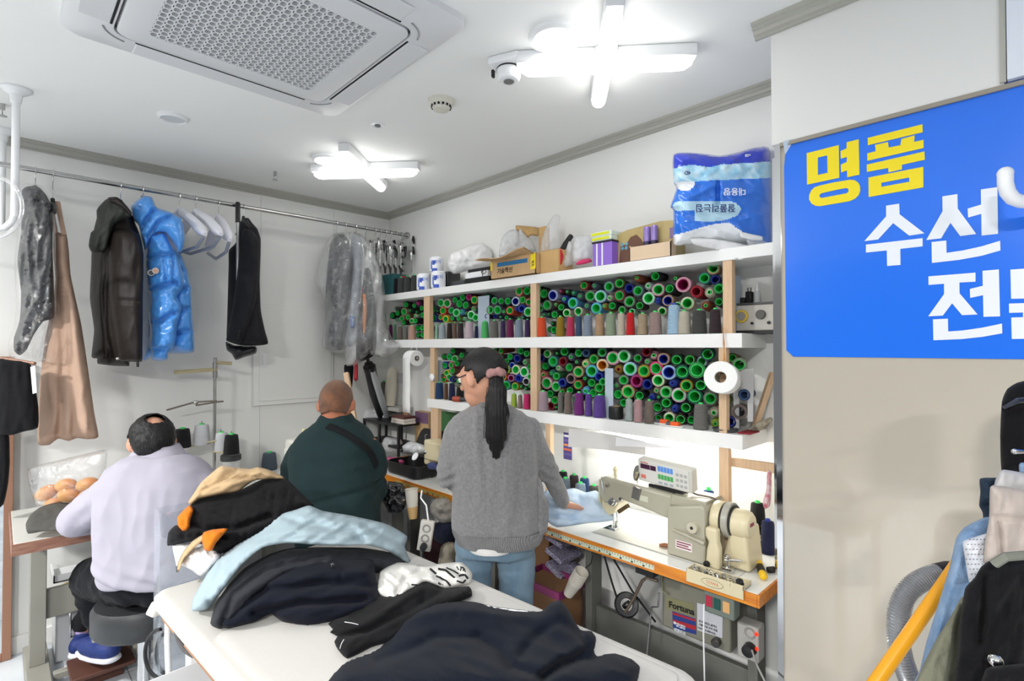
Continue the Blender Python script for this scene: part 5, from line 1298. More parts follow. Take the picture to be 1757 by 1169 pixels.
mplate([(685,310),(1080,430),(1075,860),(690,735)], mat('grey white paper', (196, 198, 204), .6), 'service_notice', .0008)
for (s_, u, v, h) in (('미싱 메드', 830, 430, .012), ('019-2021-8792', 715, 590, .0115), ('서울 미싱 수리 전문', 715, 640, .009), ('PARTS & SERVICE', 700, 690, .009)):
    x_, z_ = mp(u, v); text_mesh('notice_print', s_, h, mat('black print', (36, 34, 36), .6), (x_, yf-.002, z_-.003), (1, 0, .02), (0, 0, 1), mo)
M = Matrix.Translation((mp(1000, 905)[0], yf, mp(1000, 905)[1])) @ Matrix.Rotation(math.pi/2, 4, 'X')
part('motor_shaft', MB().lathe([(.016, 0), (.016, .022), (.012, .026), (.001, .026)], 20, M), mat('dark steel', (92, 90, 86), .35, .8), mo)
q = MB(); q.box((2.878, -.455, .637), (2.988, -.40, .715)); part('switch_box', q, mat('grey-green switch box', (112, 122, 114), .5), mo, .006)
for (x, c_) in ((2.888, (176, 40, 66)), (2.917, (24, 80, 72)), (2.950, (220, 170, 110))):
    part('switch_button', MB().box((x, -.4585, .660), (x+.024, -.4545, .698)), mat(f'button {c_[0]}', c_, .4), mo, .001)
part('switch_mount', MB().box((2.90, -.45, .715), (2.96, -.41, TZ-.0425)), m_leg, mo)
part('motor_cable', MB().tube([(2.66, -.33, .72), (2.648, -.345, .66), (2.655, -.345, .60), (2.68, -.345, .595)], .004, 8), mat('olive cable', (120, 118, 92), .6), mo)
part('motor_cable', MB().tube([(2.77, -.33, .72), (2.74, -.345, .69), (2.725, -.345, .66)], .004, 8), MATS['olive cable'], mo)
# knee lifter
kl = thing('knee_lifter', 'bent steel knee lifter rod with round black pad under the machine table', 'knee lifter', (2.55, -.40, .70))
yk = -.43
R_ = lambda u, v, y=yk: ony(u, v, y)
part('bracket', MB().box((2.60, -.46, .69), (2.68, -.38, TZ-.0425)), m_black, kl, .003)
part('rod', MB().tube([R_(1128, 997), R_(1110, 991), R_(1102, 997), R_(1090, 1022), R_(1068, 1060)], .0065, 10), mat('brownish steel rod', (120, 106, 92), .35, .7), kl)
cpad = R_(1075, 1038, yk+.02); vdir = (CAM - cpad).normalized()
Mk = Matrix.Translation(cpad) @ Matrix.Rotation(math.radians(-48), 4, 'Z') @ Matrix.Rotation(math.radians(60), 4, 'Y')
part('knee_pad', MB().lathe([(.026, -.010), (.044, -.012), (.05, 0), (.044, .012), (.026, .010), (.024, 0), (.026, -.010)], 30, Mk), m_black, kl)
part('pad_clamp', MB().tube([cpad+Vector((-.012, 0, -.012)), cpad+Vector((.012, 0, .012))], .011, 10), m_steel, kl)
tag(part('drive_rod', MB().tube([R_(1131, 1018, -.36), R_(1129, 1042, -.36), R_(1119, 1042, -.36), R_(1116, 1060, -.36), R_(1110, 1128, -.36), (R_(1110, 1128, -.36).x-.01, -.36, .12)], .004, 8), m_steel, None), 'thin upright treadle rod under the machine table', 'rod')
tag(part('belt_loop', MB().tube([R_(1037, 955, -.25), R_(1050, 1000, -.25), R_(1062, 1037, -.25)], .0045, 8).tube([R_(1053, 960, -.25), R_(1085, 1015, -.25), R_(1125, 1068, -.25)], .0045, 8), m_black, None), 'black drive cord crossing the dark space under the machine table', 'cord')
p = R_(1125, 1125, -.40)
pd = thing('foot_pedal', 'dark treadle pedal plate on the floor under the machine table', 'pedal', (2.60, -.36, 0))
part('pedal_plate', MB().box((2.42, -.48, .10), (2.78, -.26, .115)), mat('dark cast iron', (52, 52, 50), .6), pd, .004)
for x in (2.42, 2.77): part('pedal_pivot', MB().box((x, -.38, .001), (x+.01, -.36, .11)), MATS['dark cast iron'], pd)
# power strip on right leg
a_, b_ = ony(1264, 1066, -.40), ony(1301, 1066, -.40)
zb = ony(1280, 1132, -.40).z
ps = thing('power_strip', 'grey two-switch power strip with red lights fixed on the table leg', 'power strip', ((a_.x+b_.x)/2, -.38, zb))
part('strip_body', MB().box((a_.x, -.40, zb), (b_.x, -.34, a_.z)), mat('grey socket plastic', (170, 168, 162), .5), ps, .006)
part('strip_mount', MB().box((2.985, -.36, a_.z-.06), (3.015, -.32, a_.z-.02)), m_leg, ps)
for v in (1089, 1114): 
    c = ony(1298, v, -.403); part('switch_light', MB().sphere(c, .006, 12, 8), emis('red neon', (255, 40, 20), 2.0), ps)
M = Matrix.Translation(ony(1287, 1087, -.40)) @ Matrix.Rotation(math.pi/2, 4, 'X'); part('socket', MB().lathe([(.020, 0), (.018, .002), (.001, -.004)], 20, M), mat('grey socket', (140, 138, 134), .5), ps)
M = Matrix.Translation(ony(1288, 1113, -.40)) @ Matrix.Rotation(math.pi/2, 4, 'X'); part('plug', MB().lathe([(.022, 0), (.020, .03), (.001, .034)], 20, M), m_black, ps)
c0 = ony(1290, 1116, -.43)
tag(part('grey_flex_cord', MB().tube([c0, c0+Vector((.03, -.03, -.03)), c0+Vector((.10, -.07, -.10)), c0+Vector((.2, -.10, -.20)), c0+Vector((.34, -.16, -.34))], .0035, 8), mat('grey flex', (150, 148, 144), .6), None), 'grey cord running down from the power strip on the table leg', 'cord')
q = MB().tube([ony(1208, 1037, -.52), ony(1207, 1090, -.52), ony(1208, 1130, -.52), ony(1209, 1180, -.52)], .0028, 6)
tag(part('white_strap', q, m_white, None), 'white thread hanging straight down from the machine table edge', 'thread')
q = MB().tube([(3.06, -.12, TZ-.05), (3.08, -.13, .66), (3.07, -.16, .52), (3.09, -.17, .3), (3.09, -.18, .01)], .006, 8); tag(part('grey_hose', q, mat('grey conduit', (160, 156, 146), .6), None), 'grey conduit behind the power strip leg', 'conduit')
# paper cups strapped to the leg
mcup = MB().lathe([(.001, 0), (.022, 0), (.0315, .075), (.033, .078), (.0315, .080), (.0295, .075), (.0205, .004), (.001, .003)], 26)
cup0 = None
ca, cb_ = ony(975, 1020, -.42), ony(993, 990, -.42)
axis = (cb_-ca).normalized(); rot = axis.to_track_quat('Z', 'Y').to_euler()
for k in range(9):
    if cup0 is None: cup0 = part('paper_cup', mcup, mat('white paper cup', (214, 208, 196), .7)); o = cup0
    else: o = cup0.copy(); COL.objects.link(o)
    o.location = ca - axis*.0 + axis*(.0085*k); o.rotation_euler = rot
    tag(o, 'white paper cup nested in the tilted stack tied beside the table leg' if k < 8 else 'uppermost open paper cup of the tilted stack beside the table leg', 'paper cup', 'nested paper cups under the table')
q = MB().tube([ca+axis*.075+Vector((.0, .02, .03)), ca+axis*.09+Vector((.02, .08, .06)), Vector((2.27, -.27, .70))], .002, 6); tag(part('tie_string', q, m_black, None), 'black string tying the paper cup stack to the table leg', 'string')
# box and printed bags
a_, b_ = ony(912, 950, -.20), ony(946, 950, -.20)
tag(part('brown_box', MB().box((a_.x-.05, -.22, .001), (b_.x, -.05, .62)), mat('dull brown card', (120, 86, 56), .8), None, .003), 'tall brown cardboard box standing under the table behind the jeans', 'box')
m_pp = mat('purple dotted paper', (70, 62, 108), .7, c2=(180, 176, 190), vscale=120)
for k in range(4):
    a_ = ony(945, 958+16*k, -.2); b_ = ony(984, 962+20*k, -.2)
    tag(part('folded_bag', MB().box((-.065, -.09, -.012), (.05, .07, .012), Matrix.Translation(((a_.x+b_.x)/2, -.17, .60-.075*k)) @ Matrix.Rotation(math.radians(14+5*k), 4, 'Y')), m_pp, None, .003),
        ['topmost', 'second from top', 'third from top', 'lowest'][k] + ' purple-dotted folded paper bag wedged beside the brown box', 'paper bag', 'folded paper bags under the table')
p = ony(930, 1020, -.38)
bk = thing('carton_tray', 'low brown carton with a magenta rim under the table', 'box', (2.02, -.25, 0))
part('carton', MB().box((1.903, -.417, .001), (2.167, -.238, .43)), mat('dull brown card', (120, 86, 56), .8), bk, .003)
part('magenta_rim', MB().box((1.895, -.425, .42), (2.175, -.418, .455)).box((1.895, -.237, .42), (2.175, -.23, .455)).box((1.895, -.418, .42), (1.902, -.237, .455)).box((2.168, -.418, .42), (2.175, -.237, .455)), mat('magenta plastic', (120, 40, 88), .5), bk)

# ================================================================ UNDER THE CORNER TABLE
dT = 3.0
m_bb = mat('black bin film', (30, 30, 33), .25, coat=.5, bump=.6, bscale=30)
tag(soft('black_plastic_bag', [(656,838,2.95),(664,826,2.95),(690,830,2.95),(700,848,2.95),(698,872,2.95),(684,884,2.95),(664,880,2.95),(654,862,2.95)], .10, m_bb, None, 3.5, folds=(.03, 14, 12, 30), seed=31), 'shiny black plastic bag stuffed under the corner sewing table', 'plastic bag')
p = at(709, 890, 2.75)
t = thing('paper_cup', 'tall stack of white cups with kraft bottom under the corner table', 'cup', p)
Mt = Matrix.Translation(p) @ Matrix.Rotation(-.12, 4, 'Y')
part('white_cups', MB().lathe([(.027, .06), (.033, .15), (.036, .152), (.034, .15), (.03, .08)], 22, Mt), mat('white paper cup', (214, 208, 196), .7), t)
part('kraft_cup', MB().lathe([(.001, .0), (.021, 0), (.028, .06), (.027, .062)], 22, Mt), m_kraft, t)
p = at(731, 918, 2.55)
Mt = Matrix.Translation(p) @ Matrix.Rotation(math.radians(44), 4, 'Z') @ Matrix.Rotation(.15, 4, 'Y')
t = thing('power_strip', 'worn white power strip with black plug hanging under the corner table', 'power strip', p)
part('strip_body', MB().box((-.033, -.015, -.075), (.033, .015, .07), Mt), mat('dirty white plastic', (196, 192, 184), .5), t, .005)
for k in range(2): part('socket', MB().lathe([(.021, 0), (.019, .002), (.001, -.003)], 18, Mt @ Matrix.Translation((0, -.015, .035-.048*k)) @ Matrix.Rotation(math.pi/2, 4, 'X')), mat('grey socket', (140, 138, 134), .5), t)
part('plug', MB().lathe([(.017, 0), (.016, .025), (.001, .028)], 18, Mt @ Matrix.Translation((0, -.015, -.05)) @ Matrix.Rotation(math.pi/2, 4, 'X')), m_black, t)
part('strip_cord', MB().tube([Mt @ Vector((0, 0, .07)), Mt @ Vector((-.02, 0, .14)), at(722, 855, 2.6), at(724, 842, 2.62)], .004, 8), m_white, t)
part('plug_cord', MB().tube([Mt @ Vector((0, -.04, -.05)), Mt @ Vector((.005, -.03, -.10)), at(728, 955, 2.55), at(718, 985, 2.6)], .004, 8), m_black, t)
m_gc = fabric('grey lint cloth', (140, 136, 128))
tag(soft('grey_cloth_bag', [(738,868,2.7),(748,856,2.7),(768,856,2.7),(778,870,2.7),(778,895,2.7),(760,900,2.7),(748,890,2.7),(740,882,2.7)], .09, m_gc, None, 3.5, folds=(.025, 12, 10, 20), seed=33), 'grey crumpled cloth bundle under the table beside the sweater', 'cloth')
tag(soft('navy_cloth', [(742,900,2.72),(778,892,2.72),(780,930,2.72),(758,935,2.72),(744,925,2.72)], .08, fabric('dark navy scrap', (24, 28, 46)), None, 3.5, folds=(.015, 14, 12, 50), seed=34), 'dark navy cloth bundle below the grey bundle under the table', 'cloth')
tag(part('maroon_crate', MB().box((1.05, -.40, .001), (1.52, -.06, .42)), mat('dark maroon crate', (58, 20, 28), .7), None, .006), 'dark maroon crate on the floor under the corner sewing table', 'crate')
tag(soft('beige_sack', [(756,940,2.62),(770,930,2.62),(785,940,2.62),(800,1050,2.62),(795,1135,2.62),(750,1135,2.62),(748,1000,2.62)], .08, fabric('beige sack cloth', (150, 142, 126)), None, 4, folds=(.02, 16, 16, 70), seed=35), 'tall beige sack standing on the floor under the table behind the jeans', 'sack')

# ================================================================ ON THE CORNER TABLE
def dt(u, y): return depth(ony(u, 780, y))
d = dt(675, -.38)
t = soft('pink_pouch', [(655,788,d),(665,784,d),(684,785,d),(694,790,d),(694,797,d),(680,799,d),(660,799,d),(653,796,d)], .045, mat('glossy pink pouch', (206, 92, 140), .3, coat=.5, var=.3, vscale=30), None, 2.5, folds=(.004, 8, 8, 10))
tag(t, 'glossy pink pencil pouch at the front of the corner table', 'pouch')
q = MB().tube([at(682, 786, d-.02), at(692, 784, d-.02), at(701, 782, d-.02)], .0035, 6); part('zip_pull', q, mat('brown cord', (150, 100, 40), .6), t)
# black open case
xk0, xk1 = ony(687, 790, -.36).x, ony(740, 790, -.36).x
cs = thing('black_case', 'open black vinyl case filled with film-wrapped parts on the corner table', 'case', ((xk0+xk1)/2, -.22, TZ))
cx_, cy_ = (xk0+xk1)/2, -.37
def rr(h, k, z, hx=(xk1-xk0)/2, hy=.105): return [Vector((cx_+x*k, cy_+y*k, z)) for x, y in rrect(hx, hy, .05)]
part('case_body', MB().rings([rr(0, .92, TZ+.001), rr(0, 1, TZ+.01), rr(0, 1, TZ+.075), rr(0, .96, TZ+.078), rr(0, .94, TZ+.02), rr(0, .5, TZ+.018)]), m_black, cs)
lidp = MB(); Ml = Matrix.Translation((cx_, cy_+.105, TZ+.07)) @ Matrix.Rotation(math.radians(62), 4, 'X')
lidp.prism([Ml @ Vector((x, y+.10, 0)) for x, y in rrect((xk1-xk0)/2, .10, .04)], Ml.to_3x3() @ Vector((0, 0, .02))); part('case_lid', lidp, m_black, cs, .004)
d = dt(710, -.37)
tag(soft('film_wrapped_parts', [(690,766,d),(705,757,d),(722,762,d),(736,768,d),(738,778,d),(715,780,d),(694,776,d)], .05, plastic_film('grey crinkled film', milky=.6, scale=40), None, 2.5, folds=(.012, 8, 8, 20), seed=41), 'grey film-wrapped parts heaped inside the open black case', 'parts')
# black tiered stand
xs0, xs1 = ony(640, 730, -.16).x, ony(702, 730, -.16).x
zs = ony(670, 724, -.2).z
sd_ = thing('tier_stand', 'black two-tier plastic stand at the back of the corner table', 'stand', ((xs0+xs1)/2, -.14, TZ))
for z in (zs, TZ+.10): part('stand_tray', MB().box((xs0, -.25, z-.018), (xs1, -.04, z)), m_black, sd_, .004)
for x in (xs0+.012, (xs0+xs1)/2-.02, xs1-.012):
    for y in (-.24, -.05): part('stand_post', MB().box((x-.010, y-.008, TZ+.001), (x+.010, y+.008, zs-.018)), m_black, sd_, .002)
d = dt(672, -.2)
tag(soft('grey_film_bundle', [(655,762,d),(662,750,d),(685,752,d),(692,762,d),(688,774,d),(664,776,d)], .06, plastic_film('grey crinkled film'), None, 3, folds=(.012, 9, 6, 20), seed=42), 'bundle of grey film and strips on the lower tier of the black stand', 'bundle')
d = dt(640, -.15)
tag(soft('white_goods_bag', [(622,712,d),(632,700,d),(650,698,d),(664,704,d),(668,720,d),(650,724,d),(625,724,d)], .06, m_pbag, None, 3, folds=(.01, 10, 8, 20), seed=43), 'white plastic bag of goods on top of the black tier stand', 'bag')
d = dt(685, -.17)
for k in range(3):
    a_ = ony(671, 720, -.22).x; b_ = ony(693, 720, -.22).x
    tag(part('flat_box', MB().box((a_+.004*k, -.22, zs+.001+.019*k), (b_-.003*k, -.12, zs+.018+.019*k)), mat('white red-edged card', (226, 216, 206), .6) if k < 2 else mat('dark red card', (92, 48, 46), .6), None, .002), ['lowest white flat box of the pile on the black tier stand', 'middle white flat box of the pile on the black tier stand', 'dark red flat box topping the pile on the black tier stand'][k], 'box', 'flat boxes on the tier stand')
tag(soft('brown_paper_wrap', [(692,705,d),(698,702,d),(703,712,d),(702,724,d),(696,726,d),(692,716,d)], .03, mat('brown paper wrap', (150, 112, 84), .7), None, 2.5), 'curled brown paper beside the flat boxes on the black tier stand', 'paper')
# long fabric roll and green cone standing behind
p0, p1 = ony(668, 697, -.10), ony(674, 630, -.06)
t = thing('fabric_roll', 'tall cream wadding roll standing behind the boxes near the corner', 'roll', p0)
part('roll_body', MB().tube([p0, p0.lerp(p1, .5), p0.lerp(p1, .93), p1], [.042, .046, .036, .018], 22), mat('cream wadding', (214, 208, 190), .9, bump=.3, bscale=40), t)
p = ony(660, 660, -.05)
gcn = put_cone((p.x-.02, -.045, ony(660, 690, -.05).z), (0, 0, 0), .03, .16, 'grey', 'g'); tag(gcn, 'grey thread cone with green top behind the cream wadding roll', 'thread cone')
zz = ony(668, 697, -.10).z
tag(part('ledge_board', MB().box((ony(640, 700, -.1).x, -.13, zz-.03), (ony(690, 700, -.1).x, -.003, zz-.002)), mat('grey ledge', (176, 174, 170), .5), None, .002), 'grey ledge carrying the cream wadding roll near the corner', 'ledge')
a_, b_ = ony(680, 638, -.001), ony(698, 664, -.001)
t = thing('paper_notice', 'small white printed notice on the wall next to the wadding roll', 'notice', a_)
part('sheet', MB().box((a_.x, -.003, b_.z), (b_.x, -.001, a_.z)), mat('white paper', (236, 236, 240), .7), t)
q = MB()
for k in range(6): q.box((a_.x+.008, -.0035, a_.z-.016-.014*k), (b_.x-.01, -.003, a_.z-.012-.014*k))
part('notice_print', q, mat('grey print', (150, 150, 152), .6), t)
# small machine head seen beside the woman
xm0 = ony(740, 780, -.30).x
sm_ = thing('sewing_machine', 'second sewing machine on the corner table, mostly hidden behind the woman', 'sewing machine', (xm0+.2, -.3, TZ))
q = MB().prism([(xm0, -.36, TZ+.10), (xm0+.42, -.36, TZ+.11), (xm0+.42, -.36, TZ+.22), (xm0, -.36, TZ+.22)], (0, .11, 0)); part('arm', q, m_cream, sm_, .012)
part('pillar', MB().box((xm0+.30, -.38, TZ+.001), (xm0+.44, -.22, TZ+.21)), m_cream, sm_, .01)
part('head', MB().box((xm0-.005, -.355, TZ+.07), (xm0+.05, -.26, TZ+.225)), m_cream, sm_, .01)
part('needle_bar', MB().cyl((xm0+.015, -.31, TZ+.01), (xm0+.015, -.31, TZ+.09), .004, 8), m_chrome, sm_)
part('presser_foot', MB().box((xm0, -.33, TZ+.002), (xm0+.03, -.30, TZ+.012)), m_chrome, sm_, .001)
part('thread_guide', MB().tube([(xm0-.006, -.34, TZ+.22), (xm0-.012, -.34, TZ+.25), (xm0+.01, -.34, TZ+.255)], .003, 8).sphere((xm0+.02, -.358, TZ+.15), .014, 12, 8), m_steel, sm_)
part('bobbin_plate', MB().lathe([(.001, 0), (.026, 0), (.026, .004), (.001, .004)], 20, Matrix.Translation((xm0-.03, -.40, TZ+.12)) @ Matrix.Rotation(1.0, 4, 'X')), m_white, sm_)
d = dt(740, -.42)
tag(soft('blue_scrap', [(733,796,d),(745,793,d),(752,800,d),(750,806,d),(735,805,d)], .03, fabric('slate blue scrap', (82, 92, 142)), None, 2.5), 'folded slate blue fabric scrap at the foot of the black case', 'fabric')
p = onz(741, 818, TZ)
t = thing('thread_clipper', 'small dark thread clippers lying on the white corner table', 'clippers', p)
part('blade', MB().box((-.03, -.004, .001), (.0, .004, .005), Matrix.Translation(p) @ Matrix.Rotation(-.6, 4, 'Z')), m_steel, t); part('grip', MB().box((-.002, -.008, .001), (.035, .008, .008), Matrix.Translation(p) @ Matrix.Rotation(-.6, 4, 'Z')), m_black, t, .003)
a_, b_ = ony(716, 705, -.05), ony(739, 752, -.05)
t = thing('purple_carton', 'purple and kraft printed carton standing behind the black case', 'carton', ((a_.x+b_.x)/2, -.05, TZ))
part('carton', MB().box((a_.x, -.07, TZ+.001), (b_.x, -.015, a_.z)), m_card, t, .002)
part('printed_face', MB().box((a_.x+.002, -.0712, b_.z+.10), (b_.x-.002, -.07, a_.z-.002)), mat('purple print', (122, 92, 122), .5), t)
a_ = ony(751, 704, -.08); b_ = ony(800, 760, -.08)
tag(part('green_board', MB().box((a_.x, -.09, TZ+.12), (b_.x, -.08, a_.z)), mat('green board', (70, 128, 74), .6), None, .001), 'green board leaning on the wall under the lower shelf by the woman', 'board')
p0, p1 = ony(778, 698, -.26), ony(805, 686, -.22)
t = thing('tape_measure_roll', 'red and black rolled tape lying at the edge of the lower shelf by the woman', 'roll', p0)
L_ = p1-p0; zz = T3+.018
p0.z = p1.z = zz
part('roll_body', MB().tube([p0, p0.lerp(p1, .45)], .017, 16), mat('rust red tape', (170, 70, 50), .5), t); part('roll_end', MB().tube([p0.lerp(p1, -.04), p0], .016, 16), m_black, t); part('roll_dark', MB().tube([p0.lerp(p1, .45), p1], [.014, .010], 16), mat('dark grey tube', (60, 58, 58), .5), t)
p = ony(742, 648, -.262)
tag(part('white_wall_clip', MB().lathe([(.001, 0), (.022, 0), (.024, .01), (.012, .018), (.001, .018)], 20, Matrix.Translation((p.x-.01, -.252, p.z)) @ Matrix.Rotation(math.pi/2, 4, 'X')), m_white, None), 'round white knob fixed on the pine post near the woman', 'knob')
# ================================================================ LEFT WALL: CEILING POLES, MIRROR, CLOTHES RAIL
RX, RZ = .283, 2.452
t = thing('clothes_rail', 'long steel clothes rail running below the ceiling along the wall', 'rail', (RX, -1.5, RZ))
part('rail_tube', MB().cyl((RX, -3.4, RZ), (RX, -.001, RZ), .0125, 16), m_steel, t)
part('wall_flange', MB().cyl((RX, -.02, RZ), (RX, -.0005, RZ), .026, 20), m_steel, t)
def pole(u, vt, vb, lab, hook):
    c = onz(u, vt, CZ)
    zb = at(u, vb, depth(c)).z
    t = thing('ceiling_pole', lab, 'pole', (c.x, c.y, CZ), 'white ceiling poles')
    part('pole_tube', MB().cyl((c.x, c.y, zb), (c.x, c.y, CZ-.01), .0135, 16), m_white, t)
    part('ceiling_flange', MB().lathe([(.05, CZ-.0005), (.05, CZ-.008), (.044, CZ-.014), (.022, CZ-.028), (.018, CZ-.06), (.0135, CZ-.062)], 26, Matrix.Translation((c.x, c.y, 0))), m_white, t)
    if hook:
        L = -RR
        pts = [Vector((c.x, c.y, zb+.01)), Vector((c.x, c.y, zb-.02)) + L*.01, Vector((c.x, c.y, zb-.045)) + L*.04, Vector((c.x, c.y, zb-.055)) + L*.1, Vector((c.x, c.y, zb-.05)) + L*.5]
        part('bent_end', MB().tube(pts, .0125, 12), m_white, t)
    return c, zb
c1, zb1 = pole(28, 152, 372, 'white pole with round flange hanging from the ceiling, the taller of two', True)
pole(5, 222, 395, 'white ceiling pole behind the taller one at the picture edge', False)
# clear hoop hanger on the pole
d = depth(c1)
hp = thing('clear_hoop', 'clear plastic ring hanging beside the white ceiling pole', 'hoop', at(10, 360, d-.02))
part('hoop_tube', MB().tube([at(38+ -48 + 48*math.cos(a), 356+52*math.sin(a), d-.03) for a in np.linspace(-1.57, 1.57, 22)] + [at(-10-48*math.cos(a)*.2, 356+52*math.sin(a), d-.03) for a in np.linspace(1.57, -1.57, 10)], .0075, 10), plastic_film('clear hoop plastic', milky=.15, base=.1, edge=.6, scale=3), hp)
# mirror standing on the floor
p = onx(22, 900, .06)
my = p.y; mtop = onx(22, 612, .06).z
m_mfr = mat('brown mirror frame', (150, 110, 88), .45)
mr_ = thing('standing_mirror', 'tall floor mirror with brown frame behind the sewing table end', 'mirror', (.05, my-.35, 0))
fr = MB(); fr.box((.03, my-.035, .002), (.06, my, mtop)); fr.box((.03, my-.9, .002), (.06, my-.865, mtop)); fr.box((.03, my-.865, .002), (.06, my-.035, .037)); fr.box((.03, my-.865, mtop-.035), (.06, my-.035, mtop))
part('mirror_frame', fr, m_mfr, mr_, .002)
part('mirror_glass', MB().box((.036, my-.866, .036), (.048, my-.034, mtop-.034)), mat('mirror glass', (225, 228, 230), .02, 1.0), mr_)

def rd(u, x=RX): return depth(onx(u, 500, x))
def hook(u, v0, v1, par, x=RX):
    """wire hook over the rail"""
    c = onx(u, v0, RX); yy = c.y; zb = at(u, v1, depth(c)).z
    pts = [Vector((RX-.017, yy, RZ-.006)), Vector((RX-.015, yy, RZ+.010)), Vector((RX, yy, RZ+.0155)), Vector((RX+.016, yy, RZ+.008)), Vector((RX+.019, yy, RZ-.012)), Vector((RX+.010, yy, RZ-.03)), Vector((RX, yy, RZ-.045)), Vector((RX, yy, zb))]
    return part('hook', MB().tube(pts, .0022, 8), m_chrome, par)
def hanger(u, v0, v1, lab, m, name='coat_hanger', grp=None):
    c = onx(u, v0, RX); t = thing(name, lab, 'hanger', (RX, c.y, RZ), grp)
    hook(u, v0, v1, t); zb = at(u, v1, depth(c)).z
    part('neck', MB().tube([(RX, c.y, zb+.01), (RX, c.y, zb-.03)], [.008, .012], 12), m, t)
    part('shoulder_bar', MB().tube([(RX-.13, c.y, zb-.085), (RX-.05, c.y, zb-.035), (RX, c.y, zb-.02), (RX+.05, c.y, zb-.035), (RX+.13, c.y, zb-.085)], [.008, .012, .013, .012, .008], 12), m, t)
    return t
F_black = fabric('black wool', (15, 15, 18)); F_navyblk = fabric('dark navy wool', (17, 19, 28))
film_g = plastic_film('garment film', milky=.03, base=.045, edge=.35, scale=9)

# --- black coat in film
hanger(61, 288, 322, 'black hanger carrying the film-covered dark coat', m_black, grp='hangers on the rail')
d = rd(58)
t = soft('dark_coat', [(u, v, d) for u, v in [(38,326),(56,319),(68,322),(80,336),(90,360),(90,430),(93,500),(93,545),(74,552),(58,575),(46,600),(34,610),(24,602),(24,580),(34,548),(36,500),(30,450),(36,395)]],
     .10, F_navyblk, None, 4, folds=(.018, 12, 40, 8), seed=51, creases=[([(66,340),(60,420),(62,520)], -.02, 4), ([(40,560),(70,552),(92,545)], -.03, 4)])
tag(t, 'dark navy coat on a hanger inside a clear garment cover', 'coat')
t = soft('garment_cover', [(u, v, d) for u, v in [(34,320),(58,315),(72,320),(86,340),(95,380),(96,460),(97,545),(95,590),(93,624),(70,620),(56,626),(36,620),(16,612),(14,590),(24,560),(28,520),(24,455),(30,390)]],
     .125, film_g, None, 4, folds=(.03, 14, 70, 8), seed=52)
tag(t, 'clear plastic garment cover over the dark navy coat', 'garment cover')
# --- beige dress
d = rd(106)
hg_ = hanger(91, 296, 344, 'black clip hanger carrying the beige strap dress', m_black, grp='hangers on the rail')
F_beige = fabric('beige twill', (188, 158, 138), bump=.08, var=.06)
dr = soft('beige_dress', [(u, v, d) for u, v in [(92,398),(104,400),(114,402),(118,430),(121,470),(128,505),(140,560),(152,640),(162,710),(169,750),(150,754),(132,752),(118,757),(100,753),(84,764),(66,763),(64,735),(68,660),(76,590),(90,520),(95,480),(92,440)]],
     .10, F_beige, None, 4.5, folds=(.012, 16, 160, 6), seed=53, creases=[([(98,470),(108,600),(102,756)], -.035, 6), ([(122,500),(140,640),(150,754)], .02, 9), ([(112,500),(122,640),(128,752)], -.02, 5), ([(92,478),(122,474)], -.012, 3), ([(84,560),(76,764)], .022, 8)])
tag(dr, 'long beige strap dress hanging between the covered coat and the brown jacket', 'dress')
for (pa, pb, pc) in (((93,350),(90,370),(95,400)), ((99,346),(103,370),(110,403))):
    part('shoulder_strap', MB().tube([at(*pa, d), at(*pb, d-.02), at(*pc, d-.03)], .010, 8, flat=.35), F_beige, dr)
# --- dark brown jacket
d = rd(205)
hanger(207, 313, 346, 'steel-hooked hanger carrying the dark brown hooded jacket', m_black, grp='hangers on the rail')
J = lambda L, dd: [(u, v, dd) for u, v in zc(140, 320, 3.655, L)]
Z1_ = lambda L: zc(140, 320, 3.655, L)
F_leath = mat('dark brown leather', (31, 24, 21), .5, bump=.12, bscale=160, var=.15, vscale=6, spec=.3)
F_hood = mat('grey-green nylon', (44, 46, 41), .6, bump=.15, bscale=60, spec=.3)
jk = soft('brown_jacket', J([(170,75),(240,85),(310,170),(368,310),(388,430),(384,700),(382,1000),(378,1098),(300,1100),(298,1126),(200,1125),(100,1112),(98,1080),(62,1068),(78,900),(52,700),(60,500),(62,420),(70,300),(110,150)], d),
     .13, F_leath, None, 4, folds=(.010, 18, 90, 4), seed=54, creases=[(Z1_([(170,400),(150,700),(180,1100)]), -.03, 5), (Z1_([(60,1065),(230,1085),(380,1095)]), .01, 3), (Z1_([(170,705),(300,715),(380,722)]), -.010, 2.5)])
tag(jk, 'dark brown leather jacket with grey-green hood next to the beige dress', 'jacket')
part('sleeve', MB(), F_leath, jk) if False else None
slv = soft('sleeve', J([(190,290),(240,262),(310,270),(360,310),(386,420),(384,700),(380,1000),(374,1092),(300,1096),(232,1088),(200,900),(172,700),(165,450)], d-.10), .07, F_leath, jk, 4, folds=(.008, 16, 70, 3), seed=55, creases=[(Z1_([(172,710),(290,722),(385,715)]), -.012, 2.5)])
hd = soft('hood', J([(166,75),(240,85),(290,130),(316,170),(302,195),(240,215),(200,250),(175,330),(155,400),(110,412),(62,410),(44,372),(58,290),(98,255),(94,150),(130,102)], d-.11), .06, F_hood, jk, 3.5, folds=(.014, 14, 40, 25), seed=56)
cl = soft('collar', J([(166,70),(220,66),(255,90),(310,155),(312,190),(270,150),(200,110),(168,100)], d-.14), .02, F_leath, jk, 3)
c = at(*Z1_([(226,1080)])[0], d-.19); part('snap_button', MB().sphere(c, .008, 12, 8), m_steel, jk)
c = at(*Z1_([(352,1118)])[0], d-.1); part('zip_pull', MB().tube([c+UP*.02, c-UP*.012], .006, 8), m_black, jk)
